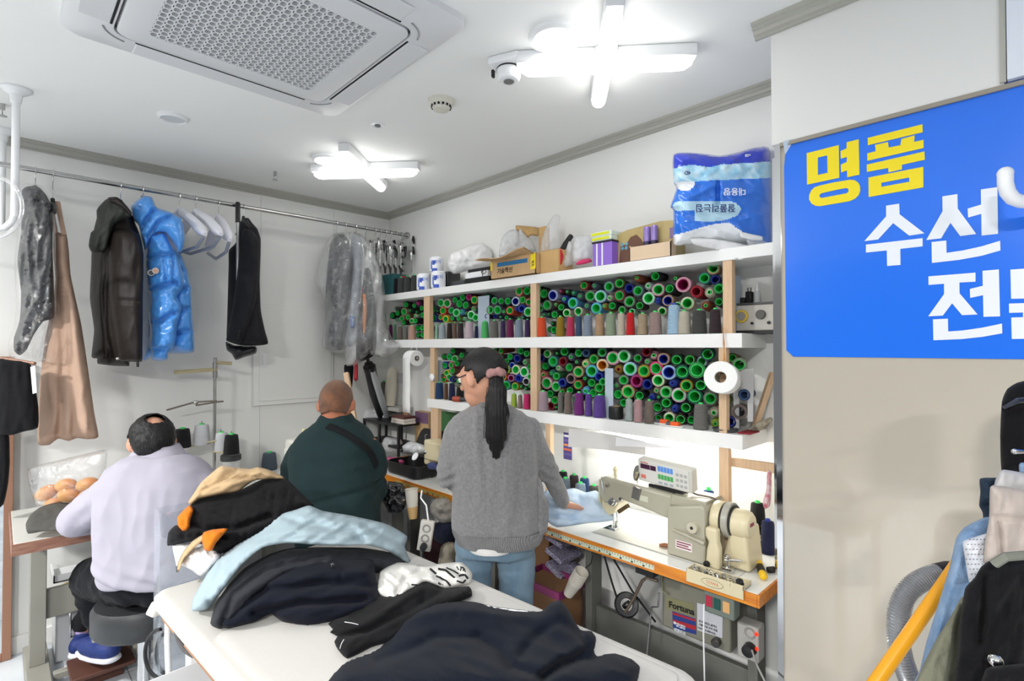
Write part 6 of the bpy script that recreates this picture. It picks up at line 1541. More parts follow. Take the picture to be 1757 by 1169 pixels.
# --- blue puffer
d = rd(285)
hanger(245, 320, 340, 'steel-hooked hanger carrying the bright blue puffer jacket', m_black, grp='hangers on the rail')
F_blue = mat('glossy blue down nylon', (74, 148, 226), .28, coat=.35, bump=.25, bscale=45, sheen=.1)
pf = soft('puffer_jacket', J([(400,300),(520,280),(620,420),(662,520),(690,640),(692,760),(704,900),(708,1035),(640,1050),(560,1048),(460,1060),(385,1092),(380,900),(384,600),(388,420)], d),
     .13, F_blue, None, 4, width=22, folds=(.007, 16, 14, 20), seed=57, creases=[(Z1_([(600,660),(650,640),(692,630)]), -.05, 4), (Z1_([(600,785),(650,768),(695,765)]), -.05, 4), (Z1_([(590,925),(650,910),(704,902)]), -.05, 4), (Z1_([(585,540),(620,520),(665,560)]), -.04, 4), (Z1_([(640,640),(660,760)]), -.02, 3)])
tag(pf, 'bright blue glossy hooded puffer jacket hanging behind the brown jacket', 'jacket')
sv = soft('sleeve', J([(430,300),(480,285),(530,290),(585,400),(620,500),(640,570),(628,640),(600,690),(628,760),(610,830),(598,880),(592,960),(578,1015),(545,1040),(540,1085),(490,1096),(440,1086),(436,1030),(424,1000),(428,880),(418,790),(424,690),(405,600),(398,500),(402,400)], d-.12), .09, F_blue, pf, 3.6, width=20, folds=(.010, 12, 12, 40), seed=58,
     creases=[(Z1_([(400,455),(500,425),(580,430)]), -.05, 4), (Z1_([(405,655),(500,625),(590,600),(630,640)]), -.06, 4), (Z1_([(420,850),(500,845),(560,800),(615,790)]), -.06, 4), (Z1_([(432,1018),(500,1022),(580,1012)]), -.05, 3.5), (Z1_([(575,440),(575,600)]), -.03, 3), (Z1_([(515,440),(535,600)]), -.02, 2.5)])
hd = soft('hood', J([(310,120),(385,60),(440,68),(470,130),(530,150),(570,168),(625,200),(648,310),(640,380),(618,420),(590,375),(530,295),(480,290),(440,320),(400,400),(375,330),(360,250),(325,210),(312,160)], d-.15), .08, F_blue, pf, 3.4, width=16, folds=(.008, 14, 14, 25), seed=59,
     creases=[(Z1_([(470,130),(400,220),(370,290)]), -.05, 4), (Z1_([(560,180),(480,230),(420,320)]), -.045, 4), (Z1_([(400,80),(340,180)]), -.02, 3)])
so = soft('sleeve', J([(48,540),(62,620),(70,760),(78,860),(72,925),(40,930),(26,905),(6,800),(8,700),(30,620)], d+.10), .07, F_blue, pf, 3.5, width=14, folds=(.01, 12, 12, 0), seed=60, creases=[(Z1_([(8,690),(70,690)]), -.04, 3.5), (Z1_([(28,900),(76,905)]), -.03, 3)])
for (x, y, c_) in ((436, 542, (58, 66, 74)), (464, 529, (196, 150, 130))):
    c = at(*Z1_([(x, y)])[0], d-.215)
    zax = (CAM-c).normalized(); xax = zax.orthogonal().normalized(); yax = zax.cross(xax)
    Mb = Matrix(((xax.x, yax.x, zax.x, c.x), (xax.y, yax.y, zax.y, c.y), (xax.z, yax.z, zax.z, c.z), (0, 0, 0, 1)))
    bd = part('arm_badge', MB().lathe([(.001, .002), (.0125, .002), (.0155, .001), (.0155, -.006), (.001, -.006)], 22, Mb), mat('badge rim', (206, 204, 198), .5), pf)
    part('badge_center', MB().lathe([(.001, .0035), (.0115, .0035), (.0118, .001)], 20, Mb), mat(f'badge {c_[0]}', c_, .5), bd)
# --- white plastic hangers
m_hang = mat('white hanger plastic', (232, 232, 240), .35)
m_hang2 = mat('grey hanger plastic', (150, 156, 170), .3)
HQ = lambda L: zc(290, 330, 3.895, L)
def white_hanger(u, vtop, vneck, tip, bar, lab):
    d = rd(u); c = onx(u, vtop, RX)
    t = thing('white_hanger', lab, 'hanger', (RX, c.y, RZ), 'empty white hangers')
    hook(u, vtop, vneck, t)
    n0 = at(u, vneck, depth(c)); n0.x = RX
    e = at(*tip, d-.16); w_ = (e-n0)
    pts = [n0 + Vector((0, 0, .004)), n0 + w_*.18 - UP*.002, n0 + w_*.55 + UP*.01, n0 + w_*.85, e]
    part('shoulder', MB().tube(pts, [.012, .027, .028, .030, .012], 14, flat=1.0, upv=(0, 0, 1)), m_hang, t)
    f = n0 - Vector((w_.x, w_.y, 0)) + Vector((0, 0, w_.z))
    part('shoulder', MB().tube([n0 + Vector((0, 0, .004)), n0.lerp(f, .3), n0.lerp(f, .85), f], [.012, .026, .028, .012], 14, upv=(0, 0, 1)), m_hang, t)
    part('trouser_bar', MB().tube([e - UP*.02 - (e-n0)*.05, e.lerp(f, .15) - UP*.06, e.lerp(f, .6) - UP*.075, f - UP*.02], .009, 10), m_hang2, t, label='grey trouser bar')
white_hanger(308, 334, 360, (352, 402), 0, 'empty white plastic hanger right beside the blue puffer hood')
white_hanger(336, 340, 362, (380, 402), 0, 'empty white plastic hanger in the middle of the three')
white_hanger(375, 347, 371, (394, 412), 0, 'empty white plastic hanger next to the black-tipped rod')
# --- hook rod
c = onx(408, 350, RX+.02); dd = depth(c)-.02
t = thing('hook_rod', 'grey rod with black grip hung on the rail beside the blazer', 'rod', c)
part('black_grip', MB().tube([at(408, 347, dd), at(408, 349, dd), at(408, 382, dd)], [.010, .0135, .0135], 14), m_black, t)
part('rod', MB().tube([at(408, 382, dd), at(408, 520, dd)], .009, 12), mat('light grey rod', (196, 196, 196), .35, .4), t)
# --- blazer
d = rd(425)
hanger(418, 355, 374, 'steel-hooked hanger carrying the charcoal blazer', m_black, grp='hangers on the rail')
F_bl = fabric('charcoal suiting', (36, 36, 40), bump=.1, var=.12, vscale=60)
q = lambda L, dd: [(u, v, dd) for u, v in HQ(L)]
bz_ = soft('suit_blazer', q([(486,178),(530,172),(556,205),(590,245),(612,310),(612,400),(606,600),(614,790),(640,920),(662,1012),(580,1026),(470,1022),(400,1000),(384,960),(388,850),(398,500),(400,390),(445,340),(470,250)], d),
     .10, F_bl, None, 3.5, folds=(.010, 16, 60, 5), seed=61, creases=[(HQ([(470,250),(445,450),(448,680)]), -.03, 4), (HQ([(600,780),(630,900),(655,1010)]), -.015, 4)])
tag(bz_, 'charcoal suit blazer hanging on the rail beside the black-grip rod', 'jacket')
soft('sleeve', q([(500,240),(560,262),(604,330),(600,500),(580,720),(540,860),(505,960),(470,1016),(420,1005),(382,990),(398,900),(430,740),(452,560),(470,400),(480,300)], d-.085), .06, F_bl, bz_, 3.5, folds=(.008, 14, 40, 10), seed=62, creases=[(HQ([(520,350),(500,600),(450,850)]), -.012, 5)])
soft('lining_hem', q([(380,1000),(440,1022),(580,1030),(582,1076),(500,1104),(445,1122),(418,1080),(385,1055)], d+.02), .06, mat('black satin lining', (20, 20, 23), .35), bz_, 3.5, folds=(.012, 14, 10, 20), seed=63)
for k in range(4): 
    c = at(*HQ([(462+3*k, 975-16*k)])[0], d-.155); part('cuff_button', MB().sphere(c, .0055, 10, 6), m_black, bz_)
# --- garments low at the picture edge
d = depth(onx(30, 680, .40))
bs = soft('black_skirt', [(-12,620,d),(30,618,d),(52,624,d),(60,660,d),(66,700,d),(65,734,d),(40,741,d),(18,747,d),(-12,738,d)], .06, F_black, None, 5, folds=(.012, 14, 90, 5), seed=64)
tag(bs, 'black skirt with white tag hanging in front of the mirror', 'skirt')
part('paper_tag', MB().prism([at(u, v, d-.07) for u, v in ((52,630),(60,628),(63,674),(56,676))], FH*.002), m_white, bs, smooth=False, label='white paper tag')
bt = soft('black_trousers', [(-12,735,d+.05),(14,737,d+.05),(17,790,d+.05),(14,830,d+.05),(6,866,d+.05),(-12,870,d+.05)], .05, F_black, None, 5, folds=(.01, 12, 60, 5), seed=65)
tag(bt, 'black trousers hanging lower in front of the mirror at the picture edge', 'trousers')
part('clip_bar', MB().tube([at(-30, 612, d), at(22, 618, d), at(60, 624, d)], .008, 8), m_mfr, bs)

# --- plastic covered clothes near the corner
PQ = lambda L: zc(540, 380, 3.244, L)
d = rd(600)
q = lambda L, dd: [(u, v, dd) for u, v in PQ(L)]
g1 = soft('dark_suit', q([(110,75),(160,70),(192,110),(205,200),(200,400),(190,560),(180,700),(110,720),(56,705),(62,560),(58,420),(72,250),(86,130)], d+.02), .08, fabric('dark slate suit', (40, 44, 54)), None, 4, folds=(.015, 12, 60, 6), seed=71, creases=[(PQ([(130,100),(120,400),(118,700)]), -.03, 4)])
tag(g1, 'dark slate suit under clear film in the covered bunch near the corner', 'suit')
g2 = soft('grey_coat', q([(200,70),(250,75),(268,150),(255,400),(246,640),(200,700),(172,660),(185,450),(205,250)], d-.02), .06, fabric('pale grey shirt', (150, 156, 164)), None, 4, folds=(.012, 10, 50, 4), seed=72)
tag(g2, 'pale grey garment under clear film between the dark suit and the orange-trimmed coat', 'garment')
g3 = soft('black_coat', q([(280,260),(310,270),(332,420),(345,600),(335,740),(260,780),(230,760),(236,620),(258,450),(270,330)], d), .07, fabric('black brown coat', (42, 38, 38)), None, 4, folds=(.014, 10, 50, 4), seed=73)
tag(g3, 'black coat with orange lining edge under clear film near the shelf end', 'coat')
soft('orange_lining', q([(266,400),(284,410),(290,480),(284,600),(272,640),(264,560),(268,480)], d-.08), .012, mat('orange lining', (226, 130, 40), .6), g3, 3)
soft('blue_patch', q([(196,530),(222,530),(220,590),(198,590)], d-.09), .01, mat('blue patch', (60, 110, 180), .6), g2, 3)
soft('pink_trim', q([(262,360),(272,370),(268,420),(258,440)], d-.08), .01, mat('pink trim', (220, 90, 150), .6), g3, 3)
film_b = plastic_film('bunch film', milky=.14, base=.08, edge=.6, scale=8)
for i, (ol, lab, dd, th) in enumerate((([(100,70),(150,62),(200,58),(230,80),(225,200),(212,400),(205,600),(190,720),(120,735),(40,700),(48,620),(60,480),(30,380),(0,330),(22,240),(60,130)], 'clear dry-cleaning film over the dark slate suit', d-.01, .12),
     ([(190,60),(250,70),(300,110),(335,170),(370,270),(392,400),(400,560),(430,650),(478,692),(430,740),(370,757),(300,742),(250,790),(180,806),(165,740),(150,660),(170,560),(195,400),(205,220)], 'clear dry-cleaning film with a billowing hem over the orange-trimmed coat', d-.05, .11))):
    tag(soft('dry_cleaning_film', q(ol, dd), th, film_b, None, 4, folds=(.035, 14, 60, 10), seed=75+i), lab, 'garment cover', 'dry-cleaning films')
for i, (u, v) in enumerate(((577, 388), (592, 391), (610, 394), (627, 397))):
    c = onx(u, v, RX); t = thing('wire_hanger', ['wire hanger at the blazer end of the film-covered bunch', 'wire hanger second in the film-covered bunch', 'wire hanger third in the film-covered bunch', 'wire hanger at the corner end of the film-covered bunch'][i], 'hanger', (RX, c.y, RZ), 'wire hangers of the covered bunch')
    hook(u, v, v+16, t); zz = at(u, v+16, depth(c)).z
    part('wire_shoulder', MB().tube([(RX, c.y, zz), (RX+.15, c.y, zz-.08)], .0018, 6).tube([(RX, c.y, zz), (RX-.15, c.y, zz-.08)], .0018, 6), m_chrome, t)
# --- clip hangers at the rail end
m_clear = plastic_film('clear hanger plastic', milky=.25, base=.12, edge=.7, scale=5)
for i, u in enumerate((643, 652, 661, 670, 679, 688)):
    c = onx(u, 396+.17*(u-643), RX)
    t = thing('clip_hanger', ['clip hanger at the film end of the rail-end bunch', 'second clip hanger from the film-covered clothes', 'third clip hanger from the film-covered clothes', 'third clip hanger from the wall end of the rail', 'second clip hanger from the wall end of the rail', 'clip hanger nearest the back wall on the rail'][i], 'hanger', (RX, c.y, RZ), 'clip hangers at the rail end')
    hook(u, 400, 412, t)
    z0 = RZ-.07
    part('bar', MB().tube([(RX-.15, c.y, z0-.055-.012*(i % 3)), (RX, c.y, z0), (RX+.15, c.y, z0-.055-.012*(i % 2))], .007, 8), m_clear, t)
    for s_ in (-1, 1):
        for k, f in enumerate((.06, .14)):
            x = RX+s_*f; zz = z0 - .02 - .03*k - .02*(i % 3)
            part('clip', MB().tube([(x-.012, c.y-.008, zz+.02), (x, c.y, zz), (x, c.y, zz-.055)], [.006, .010, .005], 8).tube([(x+.012, c.y-.008, zz+.02), (x, c.y, zz)], [.006, .009], 8), m_black if (i+k) % 2 else m_steel, t)
    part('stem', MB().cyl((RX, c.y, z0), (RX, c.y, z0-.20-.02*(i % 3)), .006, 8), m_clear, t)
    part('clip', MB().tube([(RX-.014, c.y-.01, z0-.17), (RX, c.y, z0-.2), (RX, c.y, z0-.245)], [.006, .011, .006], 8), m_black, t)
wc = thing('clip_strip', 'transparent strip with black clips hanging on the back wall by the rail end', 'clip strip', ony(692, 445, -.02))
a_, b_ = ony(684, 415, -.02), ony(702, 470, -.02)
part('strip', MB().box((a_.x, -.008, b_.z), (b_.x+.02, -.004, a_.z)), m_clear, wc)
for k in range(5):
    zz = a_.z - (a_.z-b_.z)*(k+.3)/5
    part('clip', MB().box((a_.x+.02, -.016, zz-.008), (a_.x+.04, -.008, zz+.008)).box((a_.x+.005, -.012, zz-.010), (a_.x+.06, -.009, zz-.006)), m_black, wc)
for k in range(2): 
    c = ony(709, 412+18*k, -.02); part('clip', MB().tube([c+UP*.03, c, c+Vector((.012, 0, -.03))], [.006, .012, .006], 8), m_black, wc)
# --- straps and umbrella below the bunch
d = rd(612)
t = soft('black_strap_bag', q([(165,800),(215,800),(214,860),(206,925),(180,900),(166,860)], d), .03, F_black, None, 3, seed=81); tag(t, 'black cloth end hanging below the film-covered bunch', 'cloth')
t = soft('red_strap', q([(222,770),(240,770),(240,880),(232,890),(224,890),(218,880)], d-.02), .012, mat('red webbing', (186, 40, 52), .7), None, 3); tag(t, 'red webbing strap hanging below the film-covered bunch', 'strap')
p0, p1 = at(*PQ([(300,790)])[0], d+.05), at(*PQ([(375,1115)])[0], d+.38)
um = thing('black_umbrella', 'folded black umbrella leaning down onto the black tier stand', 'umbrella', p1)
part('canopy', MB().tube([p0, p0.lerp(p1, .15), p0.lerp(p1, .5), p0.lerp(p1, .9), p1], [.03, .042, .044, .026, .006], 16), mat('black umbrella nylon', (24, 24, 27), .55, bump=.2, bscale=30), um)
part('band', MB().tube([p0.lerp(p1, .05), p0.lerp(p1, .12)], .045, 16), m_black, um)
part('handle', MB().tube([p0 + (p0-p1)*.12, p0], .012, 10), m_black, um)
p0, p1 = at(*PQ([(318,820)])[0], d+.0), at(*PQ([(408,1110)])[0], d+.36)
u2 = thing('clear_umbrella', 'folded clear umbrella leaning alongside the black umbrella', 'umbrella', p1)
part('canopy', MB().tube([p0, p0.lerp(p1, .2), p0.lerp(p1, .6), p0.lerp(p1, .92), p1], [.016, .024, .026, .018, .005], 14), mat('clear grey vinyl', (176, 180, 184), .2, coat=.5, bump=.5, bscale=30), u2)
part('tip', MB().tube([p1, p1 + (p1-p0)*.05], .006, 8), m_black, u2)
part('band', MB().tube([p0.lerp(p1, -.02), p0.lerp(p1, .03)], .022, 12), m_black, u2)
q_ = MB(); a_ = at(594, 640, 3.55); b_ = at(612, 745, 3.45)
q_.tube([a_, b_, b_ + (b_-a_)*1.2], .022, 4, upv=(0, 1, 0)); tag(part('wooden_plank', q_, m_wood, None, smooth=False), 'pale wooden plank leaning in the corner behind the cropped-hair man', 'plank')
# ================================================================ PEOPLE
m_skin = mat('skin', (206, 150, 122), .5, var=.08, vscale=18, sheen=.05)
m_skin2 = mat('ruddy skin', (196, 124, 92), .5, var=.1, vscale=16)
m_eye = mat('eye white', (228, 226, 222), .3); m_iris = mat('dark iris', (40, 28, 22), .2)
def hairmat(name, c, c2):
    return mat(name, c, .45, c2=c2, vscale=5, stretch=(30, 30, 3), bump=.35, bscale=8, spec=.35)
def head(B, c, f, u, s=1.0, jaw=1.0):
    f = f.normalized(); l = u.cross(f).normalized(); u = f.cross(l).normalized()
    Mh = Matrix((( l.x, f.x, u.x), (l.y, f.y, u.y), (l.z, f.z, u.z)))
    B.sphere(c, (.074*s, .092*s, .102*s), 28, 18, Mh)
    B.sphere(c + (f*.036 - u*.062)*s, (.052*s*jaw, .056*s, .052*s), 20, 14, Mh)
    B.sphere(c + (f*.058 - u*.095)*s, (.024*s, .024*s, .020*s), 14, 10, Mh)
    B.chain([c + (f*.088 + u*.012)*s, c + (f*.106 - u*.022)*s], [.009*s, .014*s], 10)
    B.sphere(c + (f*.086 - u*.058)*s, (.024*s, .012*s, .010*s), 14, 8, Mh)
    for k in (-1, 1):
        B.sphere(c + (l*k*.036 + f*.078 + u*.024)*s, (.022*s, .012*s, .008*s), 12, 8, Mh)
        Me = Mh @ Matrix.Rotation(k*-.35, 3, 'Z')
        B.sphere(c + (l*k*.078 - f*.006 - u*.012)*s, (.011*s, .020*s, .032*s), 14, 10, Me)
    return f, l, u, Mh
def eyes(c, f, l, u, par, s=1.0):
    for k in (-1, 1):
        e = c + (l*k*.032 + f*.080 + u*.006)*s
        ey = part('eye', MB().sphere(e, .0125*s, 16, 10), m_eye, par)
        part('iris', MB().sphere(e + f*.0095*s, .0052*s, 12, 8), m_iris, ey)
def hand(B, w, d, n, s=1.0, curl=.5, side=1):
    """palm + five fingers: w wrist, d pointing direction, n back-of-hand normal"""
    d = d.normalized(); n = (n - d*n.dot(d)).normalized(); t = d.cross(n)*side
    for k, o in enumerate((-.034, -.0115, .0115, .034)):
        dk_ = (d + t*o*5).normalized()
        B.chain([w + t*o*.55*s, w + d*.045*s + t*o*.9*s, w + d*.085*s + t*o*s], [.015*s, .0145*s, .0115*s], 10)
        L = (.066, .080, .074, .058)[k]*s; base = w + d*.085*s + t*o*s; a = curl*(.7+.12*k)
        d1 = dk_*math.cos(a) - n*math.sin(a); d2 = dk_*math.cos(1.9*a) - n*math.sin(1.9*a); d3 = dk_*math.cos(2.6*a) - n*math.sin(2.6*a)
        j1 = base + d1*L*.45; j2 = j1 + d2*L*.32; j3 = j2 + d3*L*.25
        B.chain([base, j1, j2, j3], [.0105*s, .0095*s, .0085*s, .0070*s], 9)
    tb = w + d*.022*s - t*.028*s
    B.chain([tb, tb + (d*.55 - t*.7 - n*.25).normalized()*.038*s, tb + (d*.8 - t*.45 - n*.45).normalized()*.070*s], [.014*s, .0115*s, .0085*s], 10)
def P3(u, v, d): return at(u, v, d)

# ---------------------------------------------------------------- WOMAN
wd0 = 2.08
fw = (FH*.58 - RR*.80 - UP*.28); hc = P3(827, 646, 2.04)
B = Blob()
fv, lv, uv, Mh = head(B, hc, fw, (UP + FH*.1 - RR*.08).normalized())
B.chain([hc - uv*.05 - fv*.02, P3(838, 694, 2.07), P3(842, 725, wd0)], [.052, .052, .062], 18)
B.loft([(712,800,884,wd0,.06),(730,780,905,wd0,.085),(760,778,912,wd0,.10),(820,785,915,wd0,.10),(880,792,910,wd0,.10),(915,794,908,wd0,.095),(932,800,900,2.09,.085)])
sh_l, el_l, wr_l = P3(783, 742, wd0), P3(772, 816, 2.04), P3(812, 832, 2.34)
sh_r, el_r, wr_r = P3(908, 740, wd0), P3(938, 800, 2.12), P3(968, 864, 2.22)
B.chain([sh_l, el_l, wr_l], [.045, .036, .024]); B.chain([sh_r, el_r, wr_r], [.045, .036, .024])
hand(B, wr_r, (P3(992, 871, 2.32) - wr_r), UP + FH*-.1, .98, .12, 1)
hand(B, wr_l, (P3(826, 836, 2.46) - wr_l), UP, .92, .5, -1)
fl_ = P3(815, 600, wd0).copy(); 
def floorpt(u, d): p = P3(u, 700, d); p.z = 0; return p
hipL, hipR = P3(815, 950, 2.10), P3(884, 950, 2.10)
knL, knR = P3(814, 1085, 2.08), P3(885, 1085, 2.08)
anL, anR = floorpt(820, 2.12) + UP*.09, floorpt(880, 2.12) + UP*.09
for h_, k_, a_ in ((hipL, knL, anL), (hipR, knR, anR)):
    B.chain([h_, k_, a_], [.056, .044, .036]); B.chain([a_ - UP*.03, a_ - UP*.055 + FH*.12], [.038, .03])
woman = B.finish('person', m_skin, None, .0058, 3)
tag(woman, 'woman in grey knit sweater and blue jeans, black ponytail, standing at the sewing table', 'person')
eyes(hc, fv, lv, uv, woman)
# hair: cap swept back to a ponytail
m_hairw = hairmat('black hair', (13, 11, 11), (24, 20, 20))
Hh = Blob(); tie = P3(850, 640, 1.955)
Hh.sphere(hc + uv*.012 - fv*.012, (.083, .100, .100), 32, 20, Mh)
Hh.chain([hc - fv*.05 + uv*.01, hc.lerp(tie, .75), tie], [.07, .045, .024], 16)
Hh.chain([hc - fv*.03 - uv*.025, P3(840, 655, 1.985)], [.066, .036], 16)
def keep_hair(p):
    q = p - hc; a, b, c = q.dot(fv), q.dot(uv), q.dot(lv)
    if a > .018 and b < .048 + (a-.018)*-.25: return False
    if b < -.052 - a*.5: return False
    if c > .04 and a > -.025 and b < .018: return False
    return True
hw = Hh.finish('hair', m_hairw, woman, .0065, 3, keep=keep_hair)
hw.modifiers.new('thickness', 'SOLIDIFY').thickness = .004
PT = Blob()
PT.chain([tie, P3(853, 668, 1.93), P3(855, 712, 1.925), P3(852, 752, 1.93), P3(851, 784, 1.945)], [.022, .034, .041, .037, .014], 18, .62, upv=tuple(FH))
PT.chain([tie, P3(842, 690, 1.93), P3(838, 735, 1.935), P3(837, 762, 1.945)], [.016, .022, .014, .004], 12, .6, upv=tuple(FH))
part_pt = PT.finish('ponytail', m_hairw, hw, .006, 3, fn=lambda co, n: .0028*math.sin(co.dot(RR)*520 + 3*noise.noise(co*6)))
q = MB()
for k, (u0, u1, u2) in enumerate(((836, 831, 830), (838, 834, 833), (846, 838, 834))):
    q.tube([P3(u0, 665, 1.94), P3(u1, 715, 1.935), P3(u2, 752, 1.945)], .0013, 5)
part('loose_strand', q, m_hairw, hw)
SB = Blob(); rng = []
ax = (P3(856, 690, 1.93) - tie).normalized(); a1 = ax.orthogonal().normalized(); a2 = ax.cross(a1)
for k in range(19):
    a = 2*math.pi*k/18; r = .026 + .004*math.sin(5*a); rng.append(tie + a1*r*math.cos(a) + a2*r*math.sin(a) + ax*.006*math.sin(7*a))
for k in range(18): SB.chain([rng[k], rng[k+1]], [.013 + .003*math.sin(k*2.4), .013 + .003*math.sin((k+1)*2.4)], 8)
SB.finish('scrunchie', fabric('dusty pink velvet', (176, 134, 130)), hw, .004, 2)
# glasses
q = MB(); e0 = hc + lv*.078 + uv*.012 - fv*.01; e1 = hc + lv*.066 + fv*.085 + uv*.008; q.tube([e0, e1], .002, 6)
for k in (-1, 1):
    cc = hc + lv*k*.034 + fv*.104 + uv*.004; q.tube([cc + lv*.026*math.cos(a) + uv*.019*math.sin(a) for a in np.linspace(0, 6.283, 20)], .0016, 5)
q.tube([hc - lv*.078 + uv*.012 - fv*.01, hc - lv*.066 + fv*.085 + uv*.008], .002, 6)
part('glasses', q, m_black, woman)
# sweater
F_knit = fabric('heather grey knit', (136, 135, 136), bump=.35, bscale=260, var=.28, vscale=90, sheen=.3)
S = Blob()
S.loft([(694,816,866,2.065,.068),(703,806,882,2.07,.080),(712,790,897,2.075,.092),(722,778,908,wd0,.108),(745,770,918,wd0,.128),(790,774,922,wd0,.140),(850,778,926,wd0,.145),(900,776,932,wd0,.148),(922,776,934,wd0,.148)], ex=2.5)
S.chain([P3(787, 745, wd0), P3(775, 785, 2.05), P3(771, 816, 2.04), P3(806, 833, 2.29)], [.064, .052, .050, .034])
S.chain([P3(905, 742, wd0), P3(922, 775, 2.10), P3(938, 803, 2.12), P3(954, 836, 2.16), P3(967, 861, 2.215)], [.064, .052, .049, .038, .028])
cr = crumple(.005, .10, .3, .40, 3)
def sw_fn(co, n):
    a = cr(co, n); r = co.dot(RR)
    el = (co - P3(934, 806, 2.12)).length
    if el < .11: a += .006*math.sin((co.z*1.0 + r*.6)*150)*(1 - el/.11)
    el = (co - P3(772, 822, 2.03)).length
    if el < .10: a += .006*math.sin((co.z - r*.5)*160)*(1 - el/.10)
    return a
sweater = S.finish('sweater', F_knit, woman, .009, 5, fn=sw_fn)
R_ = Blob(); R_.loft([(919,776,934,wd0,.148),(926,777,934,wd0,.150),(938,782,931,wd0,.147),(944,785,928,wd0,.143)], n=90, ex=2.5, cap=True)
part('hem_rib', R_, mat('grey rib knit', (128, 127, 128), .9, bump=.6, bscale=70, wave='X', var=.2, vscale=60, sheen=.2), sweater)
N_ = Blob(); N_.loft([(687,820,864,2.06,.062),(691,817,867,2.06,.068),(698,813,872,2.065,.073)], n=40); part('neck_rib', N_, MATS['grey rib knit'], sweater)
soft('side_pocket', [(920,822,2.03),(928,824,2.04),(932,836,2.04),(934,852,2.02),(941,860,2.03),(941,890,2.03),(938,912,2.02),(926,922,2.0),(920,900,2.0),(922,870,2.0)], .02, F_knit, sweater, 3, folds=(.004, 8, 20, 0), seed=91)
U_ = Blob(); U_.loft([(925,790,900,2.08,.140),(940,796,893,2.08,.146),(950,802,886,2.08,.144)], n=60); part('undershirt_hem', U_, fabric('white cotton', (222, 220, 216)), woman)
# jeans
F_denim = mat('blue denim', (88, 113, 132), .85, bump=.25, bscale=300, c2=(112, 136, 152), vscale=9, stretch=(2, 2, .8), sheen=.1)
Jn = Blob()
Jn.loft([(915,786,916,2.09,.118),(932,781,920,2.09,.130),(950,781,920,2.09,.130),(962,784,916,2.09,.12)])
for h_, k_, a_, s_ in ((P3(813, 958, 2.09), P3(813, 1060, 2.08), anL, -1), (P3(886, 958, 2.09), P3(886, 1060, 2.08), anR, 1)):
    Jn.chain([h_, h_.lerp(k_, .5), k_, a_ - UP*.02], [.076, .066, .062, .056], 20)
Jn.finish('jeans', F_denim, woman, .010, 5, fn=crumple(.005, .22, .2, .08, 5))
for a_ in (anL, anR):
    SH = Blob(); SH.chain([a_ - UP*.045 - FH*.03, a_ - UP*.05 + FH*.06, a_ - UP*.058 + FH*.15], [.042, .044, .033], 16); SH.finish('shoe', m_black, woman, .009, 4)

# ---------------------------------------------------------------- SEATED MAN IN WHITE SHIRT
d1 = 2.20
h1 = P3(261, 756, 2.22); f1 = FH*.72 - RR*.62 - UP*.42
B = Blob(); fv, lv, uv, Mh = head(B, h1, f1, (UP + f1*.3).normalized(), 1.0, 1.1)
B.chain([h1 - uv*.05 - fv*.02, P3(262, 795, 2.2), P3(266, 830, d1)], [.055, .058, .07], 18)
B.loft([(806,218,332,d1,.07),(830,196,346,d1,.10),(880,192,350,d1,.12),(940,196,348,d1,.12),(1000,196,342,d1,.12)])
sL, eL, wL = P3(205, 838, d1), P3(130, 898, 2.28), P3(205, 884, 2.52)
sR, eR, wR = P3(338, 832, d1), P3(372, 905, 2.30), P3(300, 880, 2.56)
B.chain([sL, eL, wL], [.052, .042, .028]); B.chain([sR, eR, wR], [.052, .042, .028])
hand(B, wL, FH*.9 + RR*.4 - UP*.1, UP, 1, .5, -1); hand(B, wR, FH*.9 - RR*.4 - UP*.1, UP, 1, .5, 1)
hipl, hipr = P3(232, 1000, 2.22), P3(290, 1000, 2.22)
knl, knr = P3(160, 988, 2.50), P3(222, 985, 2.55)
anl, anr = P3(176, 1092, 2.46), P3(146, 1078, 2.66)
for h_, k_, a_ in ((hipl, knl, anl), (hipr, knr, anr)):
    B.chain([h_, k_, a_], [.085, .06, .036])
toeL = anl - UP*.075 + (FH*.35 - RR*.94)*.02 - RR*.10 + FH*.10
B.chain([anl - UP*.045, toeL], [.038, .03]); B.chain([anr - UP*.045, anr - UP*.07 + FH*.1 - RR*.03], [.036, .03])
man1 = B.finish('person', m_skin, None, .0075, 5)
tag(man1, 'balding man in white shirt and dark trousers, seated sewing with his back turned', 'person')
eyes(h1, fv, lv, uv, man1)
m_hair1 = hairmat('black short hair', (11, 10, 11), (20, 19, 20))
Hh = Blob(); Hh.sphere(h1 + uv*.010 - fv*.008, (.086, .103, .102), 34, 22, Mh); Hh.sphere(h1 - fv*.045 - uv*.02, (.076, .064, .074), 24, 16, Mh)
bald = (at(267, 719, 2.19) - h1).normalized()
def keep1(p):
    q = p - h1; a, b, c = q.dot(fv), q.dot(uv), q.dot(lv)
    if q.normalized().dot(bald) >.955 + .01*noise.noise(p*60): return False
    if a > .045 and b < .045: return False
    if abs(c) > .055 and -.03 < a < .03 and b < .02: return False
    if b < -.082: return False
    return True
o = Hh.finish('hair', m_hair1, man1, .0065, 3, keep=keep1, fn=lambda co, n: .0035*noise.noise(co*55)); o.modifiers.new('thickness', 'SOLIDIFY').thickness = .004
q = MB(); q.tube([h1 + lv*.080 + uv*.01 - fv*.01, h1 + lv*.07 + fv*.088 + uv*.006], .0024, 6).tube([h1 - lv*.080 + uv*.01 - fv*.01, h1 - lv*.07 + fv*.088 + uv*.006], .0024, 6)
for k in (-1, 1):
    cc = h1 + lv*k*.036 + fv*.104; q.tube([cc + lv*.028*math.cos(a) + uv*.02*math.sin(a) for a in np.linspace(0, 6.283, 20)], .002, 5)
part('glasses', q, m_black, man1)
F_shirt = fabric('white cotton shirt', (176, 172, 185), bump=.06, var=.04)
S = Blob()
